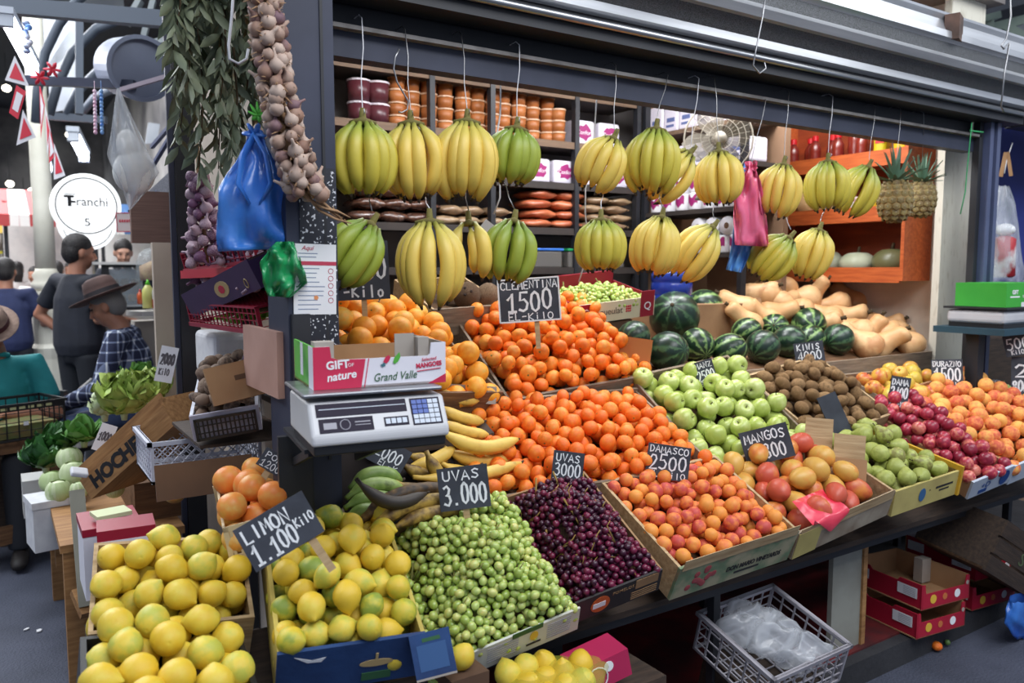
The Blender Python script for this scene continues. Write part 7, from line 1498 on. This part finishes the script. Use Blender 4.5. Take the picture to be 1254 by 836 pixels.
# ---------------------------------------------------------------- blue flap sign, lemon, pink box and bag at the front
p = at(530, 800, Y=1.56); a = px2m(p, 25); t = MB().box(-a, a, -a*1.12, a*1.05, -.004, .004).build('blue_book', BLUEC, None, facing(p, 0, -20, 11), label='worn small blue booklet leaning on the front of the lemon box', cat='booklet'); MB().box(-a*.72, a*.72, -a*.72, a*.5, .004, .0046).build('inner_panel', mat('faded_blue', (52, 88, 136), .7), t); MB().box(-a*.4, a*.5, a*.62, a*.8, .004, .0046).build('title_strip', mat('dark_green_mark', (50, 96, 60)), t); MB().box(-a, a, -a*1.12, -a*1.02, .004, .0046).build('worn_edge', CARD_G, t)
p = at(566, 804, Y=1.57); o = link('lemon', ME_LEM[1], None, T(p) @ RY(30) @ RX(10) @ S(.03), 'single yellow green lemon lying right of the blue booklet', 'lemon'); MB().box(-.05, .05, -.04, .05, -.06, -.03).build('tray', CARD_D, None, T(p), label='dark cardboard ledge under the single lemon', cat='ledge')
p = at(718, 803, Y=1.62); a = px2m(p, 34); t = MB().box(-a, a, -.10, 0, -a*.5, a*.5).build('carton', mat('pink_carton', (196, 44, 92), .6, c2=(178, 36, 82), ns=4), None, T(p) @ RZ(-8) @ RY(-12), label='pink carton under the grape boxes', cat='carton')
q = MB(); q.tube([(-a*.35+.03*math.cos(k*.45), -.101, -.005+.03*math.sin(k*.45)) for k in range(14)], .002, 5, closed=True); q.lathe([(.014, 0), (.014, .001)], 14, 0, T(a*.15, -.1005, a*.2) @ RX(90)); q.build('white_emblem', WPR, t)
MB().box(-.2, .2, -.1, .12, -.4, 0).build('low_ledge', W_DARK, None, T(p-V((0, 0, .068))), label='dark board under the pink carton and the net of lemons', cat='board'); 
p = at(692, 842, Y=1.50); t = thing('lemon_net', 'yellow net bag full of lemons at the bottom under the grapes', 'net bag', T(p)); rg = random.Random(2)
NETM = mat('yellow_net', (206, 186, 60), .6, c2=(178, 190, 70), ns=6, alpha=.3, bump=.3, bs=60)
for k in range(11): link('lemon', rg.choice(ME_LEM), t, T(-.11+.055*(k % 4)+.027*(k//4 % 2), .0+.045*(k//4), .0+.012*(k//4)+rg.uniform(-.006, .006)) @ rrot(rg) @ S(.034))
q = MB(); q.ell((0, .04, -.004), .155, .085, .042, 24, 14); q.v = [(x+.008*math.sin(y*60+x*40), y, z+.007*math.sin(x*55)) for x, y, z in q.v]; q.build('net', NETM, t, smooth=True)
# ---------------------------------------------------------------- below the stall on the right
p0 = at(1021, 798, Z=.11); t = thing('board_leg', 'pale chipboard leg standing under the mango crate', 'leg board', (0, 0, 0))
CHIP = mat('grey_chipboard', (150, 150, 140), .8, c2=(134, 132, 122), ns=6); a = at(1014, 790, Y=1.84); b = at(1052, 790, Y=1.84); mb = MB(); z1_ = .66
mb.box(a.x, b.x-.02, 1.83, 1.85, .108, z1_).build('face_board', CHIP, t); MB().box(b.x-.02, b.x+.005, 1.82, 1.86, .108, z1_).build('pine_edge', W_PALLET, t)
D_ = at(948, 830, Z=.38); C_ = at(1040, 788, Z=.40); A_ = at(880, 744, Z=.47); M = basis(D_, C_-D_, A_-D_); gw, gl = (C_-D_).length, (A_-D_).length; print('GREY', gw, gl)
GREYC = mat('grey_clear_plastic', (176, 172, 178), .4, c2=(150, 146, 152), ns=5)
t = plastic_crate('grey plastic lattice crate on the floor holding a crumpled plastic bag', M, gw, gl, .15, GREYC, 7, 4)
MB().box(.03, gw-.03, .03, gl-.03, -.40, -.153).build('upturned_crate', W_DARK, None, M, label='dark wooden crate supporting the grey lattice crate', cat='crate')
q = MB()
mb = MB()
for j in range(3):
    mb.ell((gw*(.4+.1*j), gl*(.75-.28*j), -.03), gw*(.32-.03*j), gl*(.24-.02*j), .055, 24, 14)
mb.v = [(x+.012*math.sin(y*70+z*30), y+.012*math.sin(x*64), z+.014*math.sin(x*50+y*43)+.008*math.sin(y*130)) for x, y, z in mb.v]
mb.build('clear_bag', F_CLEAR, None, M, smooth=True, label='crumpled clear plastic bag lying in the grey lattice crate', cat='plastic bag')
RBX = mat('crimson_printed_card', (176, 24, 52), .55, c2=(160, 20, 46), ns=5); YPR = mat('yellow_print', (222, 180, 60))
def redbox(px, py, Z, label, seed, w=.30, l=.36, h=.105, open_=True):
    A_ = at(px, py, Z=Z); ex_ = V((.86, -.05, 0)); M = basis(A_, ex_, (.05, .86, 0)) @ RZ(-4)
    t = thing('fruit_carton', label, 'carton', M, 'crimson fruit cartons'); th = .004
    mb = MB(); mb.prism([(0, 0), (w, 0), (w, h), (w*.93, h), (w*.91, h*.62), (w*.09, h*.62), (w*.07, h), (0, h)], 0, th, 0, T(0, th, 0) @ RX(90)); f = mb.build('front_panel', RBX, t)
    for u, c, r_ in ((.24, YPR, .019), (.48, mat('dim_gold_print', (196, 110, 60), .6), .014), (.74, WPR, .018)):
        q = MB(); q.lathe([(r_, 0), (r_, .001)], 16, 0, T(w*u, -.0002, h*.36) @ RX(90)); q.build('printed_spot', c, f)
    q = MB(); q.lathe([(.009, 0), (.009, .001)], 12, 0, T(w*.95, -.0002, h*.7) @ RX(90)); q.build('printed_spot', CARD_G, f)
    mb = MB(); mb.prism([(0, 0), (l, 0), (l, h), (l*.72, h), (l*.68, h*.86), (l*.34, h*.86), (l*.30, h), (0, h)], 0, th, 0, basis((th, 0, 0), (0, 1, 0), (0, 0, 1)) @ T(0, 0, 0)); s_ = mb.build('side_panel', RBX, t)
    MB().box(-.001, 0, l*.06, l*.32, h*.4, h*.82).box(-.001, 0, l*.72, l*.96, h*.42, h*.84).build('white_label', PAPER, s_); q = MB()
    for k in range(5): q.box(-.0016, -.001, l*.08, l*.24, h*(.46+.07*k), h*(.48+.07*k))
    q.build('printed_line', mat('grey_print', (150, 148, 158)), s_)
    MB().box(w-th, w, 0, l, 0, h).build('side_panel', CARD, t); MB().box(0, w, l-th, l, 0, h).build('back_panel', CARD, t); MB().box(0, w, 0, l, 0, th).build('bottom', CARD, t)
    if open_:
        MB().box(w*.02, w*.28, l-.012, l-.006, h*.3, h*1.28).build('white_flap', PAPER, t); MB().box(w*.80, w*.985, l*.5, l*.62, .01, h*1.1).build('corner_flap', CARD_G, t)
    return t
z0 = .109
redbox(1122, 783, z0, 'crimson fruit carton at the bottom of the nearer pair under the stall', 1, open_=False); redbox(1128, 748, z0+.108, 'open crimson fruit carton on top of the nearer pair under the stall', 2)
redbox(1190, 748, z0, 'crimson fruit carton at the bottom of the farther pair under the stall', 3, open_=False); redbox(1194, 712, z0+.108, 'open crimson fruit carton on top of the farther pair under the stall', 4)
M = basis(at(1232, 636, Y=1.60), (.80, 0, -.42), (.1, .9, .1)); t = thing('wooden_crate', 'dark tilted wooden crate with faded stencil letters at the right under the stall', 'crate', M)
for k in range(3): MB().box(0, .5, -.012, 0, -.08*k-.07, -.08*k).build('front_slat', W_DARK, t)
for x in (0, .48): MB().box(x, x+.02, 0, .3, -.23, 0).build('side_panel', W_DARK, t)
MB().box(0, .5, .3, .31, -.23, 0).build('back_panel', W_DARK, t); MB().box(0, .5, 0, .3, -.23, -.22).build('bottom', W_BROWN, t); txt('S', .08, mat('faded_stencil_green', (90, 104, 70), .8), t, T(.25, -.0128, -.11) @ RX(90), xs=1.4)
o = bag('carrier_bag', [(1236,732),(1232,745),(1230,760),(1240,778)], [(1262,732),(1272,745),(1274,760),(1262,778)], at(1250, 776, Z=.02).y, .08, F_BLUE, 'blue carrier bag lying on the dark floor under the stall', 41)
o = link('tomato', ME_CLEM[0], None, T(at(1147, 794, Z=.012)+V((0, 0, .012))) @ S(.022), 'squashed orange red tomato lying on the dark floor', 'tomato'); link('calyx', CAL, o)
link('lime', ME_CLEM[1], None, T(at(1160, 789, Z=.01)+V((0, 0, .010))) @ S(.012), 'tiny green fruit beside the fallen tomato', 'fruit').data = lat('lime', ballprof(), mat('lime_green', (90, 120, 60), .5), 12)
# ---------------------------------------------------------------- next stall on the right
BLUEW = mat('royal_blue_wall', (44, 56, 140), .7, c2=(36, 46, 120), ns=3); MB().box(4.62, 7.5, 2.55, 2.62, 0, 2.5).build('wall_next', BLUEW, kind='structure'); MB().box(4.63, 7.5, 2.50, 2.55, 0, 1.5).build('trim_2', mat('brown_board_wall', (150, 124, 100), .8, c2=(130, 104, 84), ns=4, stretch=(1, 1, 6)), kind='structure')
t = thing('scale_stand', 'black steel stand carrying the scale of the next stall', 'stand', (0, 0, 0)); a = at(1196, 440, Y=2.02); MB().box(a.x-.03, a.x+.03, 2.0, 2.06, 0, at(1196, 405, Y=2.02).z).build('post', STEEL_D, t); zt2 = at(1210, 402, Y=1.95).z; MB().box(a.x-.08, a.x+.5, 1.86, 2.2, zt2-.03, zt2).build('tray', mat('teal_edge_tray', (40, 70, 84), .5), t)
t = thing('weighing_scale', 'white and black weighing scale of the next stall under a green box', 'scale', T(a.x+.16, 2.0, zt2)); o = MB().box(-.2, .25, -.12, .16, .02, .085).build('housing', SCW, t); bevel(o, .02, 3); MB().box(-.19, .24, -.11, .15, 0, .03).build('base', BLACKP, t); MB().box(-.21, .26, -.13, .17, .09, .1).build('weighing_pan', STEEL_D, t)
t = thing('fruit_carton', 'bright green and white carton on the scale of the next stall', 'carton', T(a.x+.0, 1.90, zt2+.101)); o = MB().box(0, .42, 0, .24, 0, .115).build('body', mat('bright_green_card', (66, 176, 60), .6, c2=(54, 160, 52), ns=5), t); txt('GIFT', .028, WPR, o, T(.085, -.001, .07) @ RX(90), bold=.001); MB().box(.04, .13, -.0012, 0, .045, .052).build('white_line', WPR, o); q = MB(); q.lathe([(.016, 0), (.016, .001)], 14, 0, T(.2, -.0002, .08) @ RX(90)); q.build('white_emblem', WPR, o); txt('GrandValle', .018, WPR, o, T(.2, -.001, .05) @ RX(90)); MB().box(.28, .42, -.0012, 0, 0, .115).build('white_end', PAPER, o); MB().box(.15, .24, -.0014, 0, .0, .022).build('label_notch', PAPER, o)
o = bag('clear_bag', [(1222,228),(1216,250),(1208,280),(1204,320),(1203,345)], [(1236,228),(1244,250),(1248,280),(1252,320),(1254,345)], 2.2, .09, F_CLEAR, 'clear plastic bag of red goods hanging before the blue wall', 51, crease=.03)
c = at(1229, 315, Y=2.22); mb = MB(); mb.lathe([(.045, -.11), (.06, -.1), (.055, .1), (.02, .12)], 16); mb.build('red_contents', mat('red_goods', (170, 36, 44), .5, c2=(210, 206, 206), ns=7, nmix=(.5, .62)), o, T(c), smooth=True); mb = MB(); mb.ell((0, 0, .15), .055, .05, .035, 14, 8); mb.build('white_frill', PAPER, o, T(c), smooth=True)
t = thing('paper_strap', 'brown paper strap and wire above the clear bag by the blue wall', 'strap', (0, 0, 0)); P = at(1232, 198, Y=2.2); MB().box(-.02, .0, -.08, .05, -.004, 0, 0, facing(P, 0, 0, -8)).build('strap', CARD, t); MB().box(.004, .022, -.08, .05, -.008, -.004, 0, facing(P, 0, 0, 10)).build('strap', CARD, t)
mb = MB(); mb.tube([at(1240, 175, Y=2.2), at(1233, 195, Y=2.2), at(1230, 212, Y=2.2)], .003, 5); mb.build('wire', SW, t, smooth=True)
mb = MB(); mb.tube([at(x, y, Y=1.9) for x, y in ((1236,-20),(1238,20),(1232,48),(1226,56),(1229,60),(1236,52),(1230,90),(1226,130),(1230,138))], .004, 6); mb.build('wire_hook', WIRE, None, smooth=True, label='long twisted wire hook hanging before the shutter at the right', cat='hook')
mb = MB(); mb.tube([at(x, y, Y=1.9) for x, y in ((938,-10),(934,20),(926,60),(922,80),(930,90),(938,84),(936,76))], .003, 6); mb.build('wire_hook', WIRE, None, smooth=True, label='thin wire hook hanging before the middle of the shutter', cat='hook')
mb = MB(); mb.tube([at(x, y, Y=2.12) for x, y in ((1190,150),(1188,170),(1184,210),(1182,235),(1176,262))], .003, 5); mb.tube([at(1188, 160, Y=2.12), at(1204, 162, Y=2.11)], .004, 5); mb.build('green_string', mat('green_cord', (40, 150, 90), .6), None, smooth=True, label='green string tied round the corner post by the pineapples', cat='string')
# green grapes and melons of the next stall, price cards
crate('ng', 'small dark crate of grapes and melons of the next stall', (1206, 512, 2.04), (1300, 490, 2.0), (1186, 472, 2.4), .08, top=dome(.02, .04), thick=.06, mats=(W_DARK, W_DARK))
grapes('ng', dome(.03, .05, .6, .5), .05, .010, .012, 4, 61, ME_BERG[0], 'grape_bunch', 'green grape bunch in the dark crate of the next stall', 'green grapes of the next stall', nmax=220)
for px, py, r, lb in ((1206,462,14,'pale netted melon behind the grapes of the next stall'),(1228,452,15,'second green netted melon of the next stall')):
    p = at(px, py, Y=2.46); o = link('melon', ME_PEA[0], None, T(p) @ S(px2m(p, r)), lb, 'melon'); o.data = lat('melon', ballprof(.95), mat('netted_melon_skin', (132, 146, 84), .6, c2=(166, 172, 120), ns=24, nmix=(.4, .6)), 22); MB().tube([(0, 0, .93), (.05, 0, 1.1)], .07, 7).build('stalk', M_STEMB, o)
MB().box(4.7, 5.4, 2.30, 2.49, .9, 1.22).build('wooden_ledge', W_DARK, None, label='dark wooden ledge under the melons of the next stall', cat='ledge')
sign(1246, 422, 1.9, 28, 26, 14, [('500', .06, .3, .9, .5), ('KilO', .2, .06, .5, .2)], 'slanted chalk sign hanging below the scale of the next stall', 0, 0, 61)
sign(1250, 462, 1.88, 20, 50, 2, [('2', .1, .5, .8, .3), ('800', .05, .15, .9, .26)], 'tall chalk sign cut by the picture edge at the next stall', 0, 0, 62)
p = at(1185, 466, Y=2.06); MB().box(-.03, .05, -.02, .03, -.003, .003).build('chalk_sign_back', CHALKB, None, facing(p, 20, -40, -30), label='small grey sign lying face down behind the peaches', cat='sign')
MB().box(-.04, .14, -.03, .0, -.03, .02).build('striped_ribbon', mat('striped_edge', (40, 40, 60), .6, c2=(214, 214, 214), ns=1, stretch=(60, .1, .1), nmix=(.48, .52), detail=0), None, T(at(1200, 472, Y=2.08)), label='black and white striped crate edge behind the peaches', cat='edge strip')
# roof trusses at the upper right
MB().bar(at(1140, 26, d=6), at(1290, -14, d=7.5), .10, .12).build('trim', STEEL_D, None, kind='structure')
for a, b, w_ in (((1180,28),(1222,18),.10), ((1210,16),(1214,46),.06), ((1214,34),(1254,24),.05), ((1230,32),(1260,50),.05)): MB().bar(at(*a, d=7.5), at(*b, d=7.5), w_, .08).build('trim', mat('pale_green_truss', (132, 146, 132), .6), None, kind='structure')
P = [at(x, y, d=12) for x, y in ((1222,40),(1262,20),(1262,64),(1230,62))]; b = V((0, .04, 0)); mb = MB(); mb.add([tuple(p) for p in P]+[tuple(p+b) for p in P], [(0,1,2,3),(7,6,5,4),(0,4,5,1),(1,5,6,2),(2,6,7,3),(3,7,4,0)]); mb.build('window_20', PANEL, None, kind='structure')
p = at(1168, 34, Y=2.0); mb = MB(); mb.box(-.05, .05, -.03, .03, -.06, .05).build('rusty_bracket', mat('rusty_steel', (110, 84, 72), .8, c2=(70, 56, 50), ns=12), None, T(p) @ RZ(20), label='rusty bracket on top of the shutter roll', cat='bracket')
# litter on the floor
rg = random.Random(9)
for i, (px, py) in enumerate(((34,586),(34,668),(33,770),(48,772),(12,640),(98,792))):
    p = at(px, py, Z=.004); a = rg.uniform(.012, .03); mb = MB(); mb.prism([(a*math.cos(k)*rg.uniform(.5, 1), a*.6*math.sin(k)*rg.uniform(.5, 1)) for k in (0, 1, 2.1, 3.2, 4.2, 5.3)], 0, .003); mb.build('paper_scrap', PAPER, None, T(p) @ RZ(rg.uniform(0, 90)), label='white paper scrap lying on the dark aisle floor', cat='litter', group='paper scraps on the aisle floor')
# lamps inside the stall
t = thing('tube_lamp', 'lit fluorescent tube under the stall ceiling', 'lamp', (0, 0, 0)); mb = MB(); mb.tube([(1.7, 2.75, 2.98), (2.9, 2.75, 2.98)], .016, 10); mb.build('tube', TUBE, t, smooth=True); MB().box(1.65, 2.95, 2.72, 2.78, 3.0, 3.04).build('batten', STEEL_B, t)
for i, x in enumerate((1.9, 3.1)): area('stall_lamp_%d' % i, (x, 2.8, 2.92), (x+.2, 3.1, 1.4), 1.3, .12, 30, (.97, .98, 1))
area('stall_lamp_right', (3.7, 2.7, 2.92), (3.9, 2.95, 1.3), .9, .12, 8, (1, .96, .9))
# ---------------------------------------------------------------- lettering becomes plain meshes
bpy.context.view_layer.update(); dg_ = bpy.context.evaluated_depsgraph_get()
for o in [o for o in bpy.data.objects if o.type == 'FONT']:
    me = bpy.data.meshes.new_from_object(o.evaluated_get(dg_)); me.name = 'lettering'
    n = bpy.data.objects.new('lettering', me); COL.objects.link(n); n.parent = o.parent; n.matrix_basis = o.matrix_basis.copy()
    bpy.data.objects.remove(o)
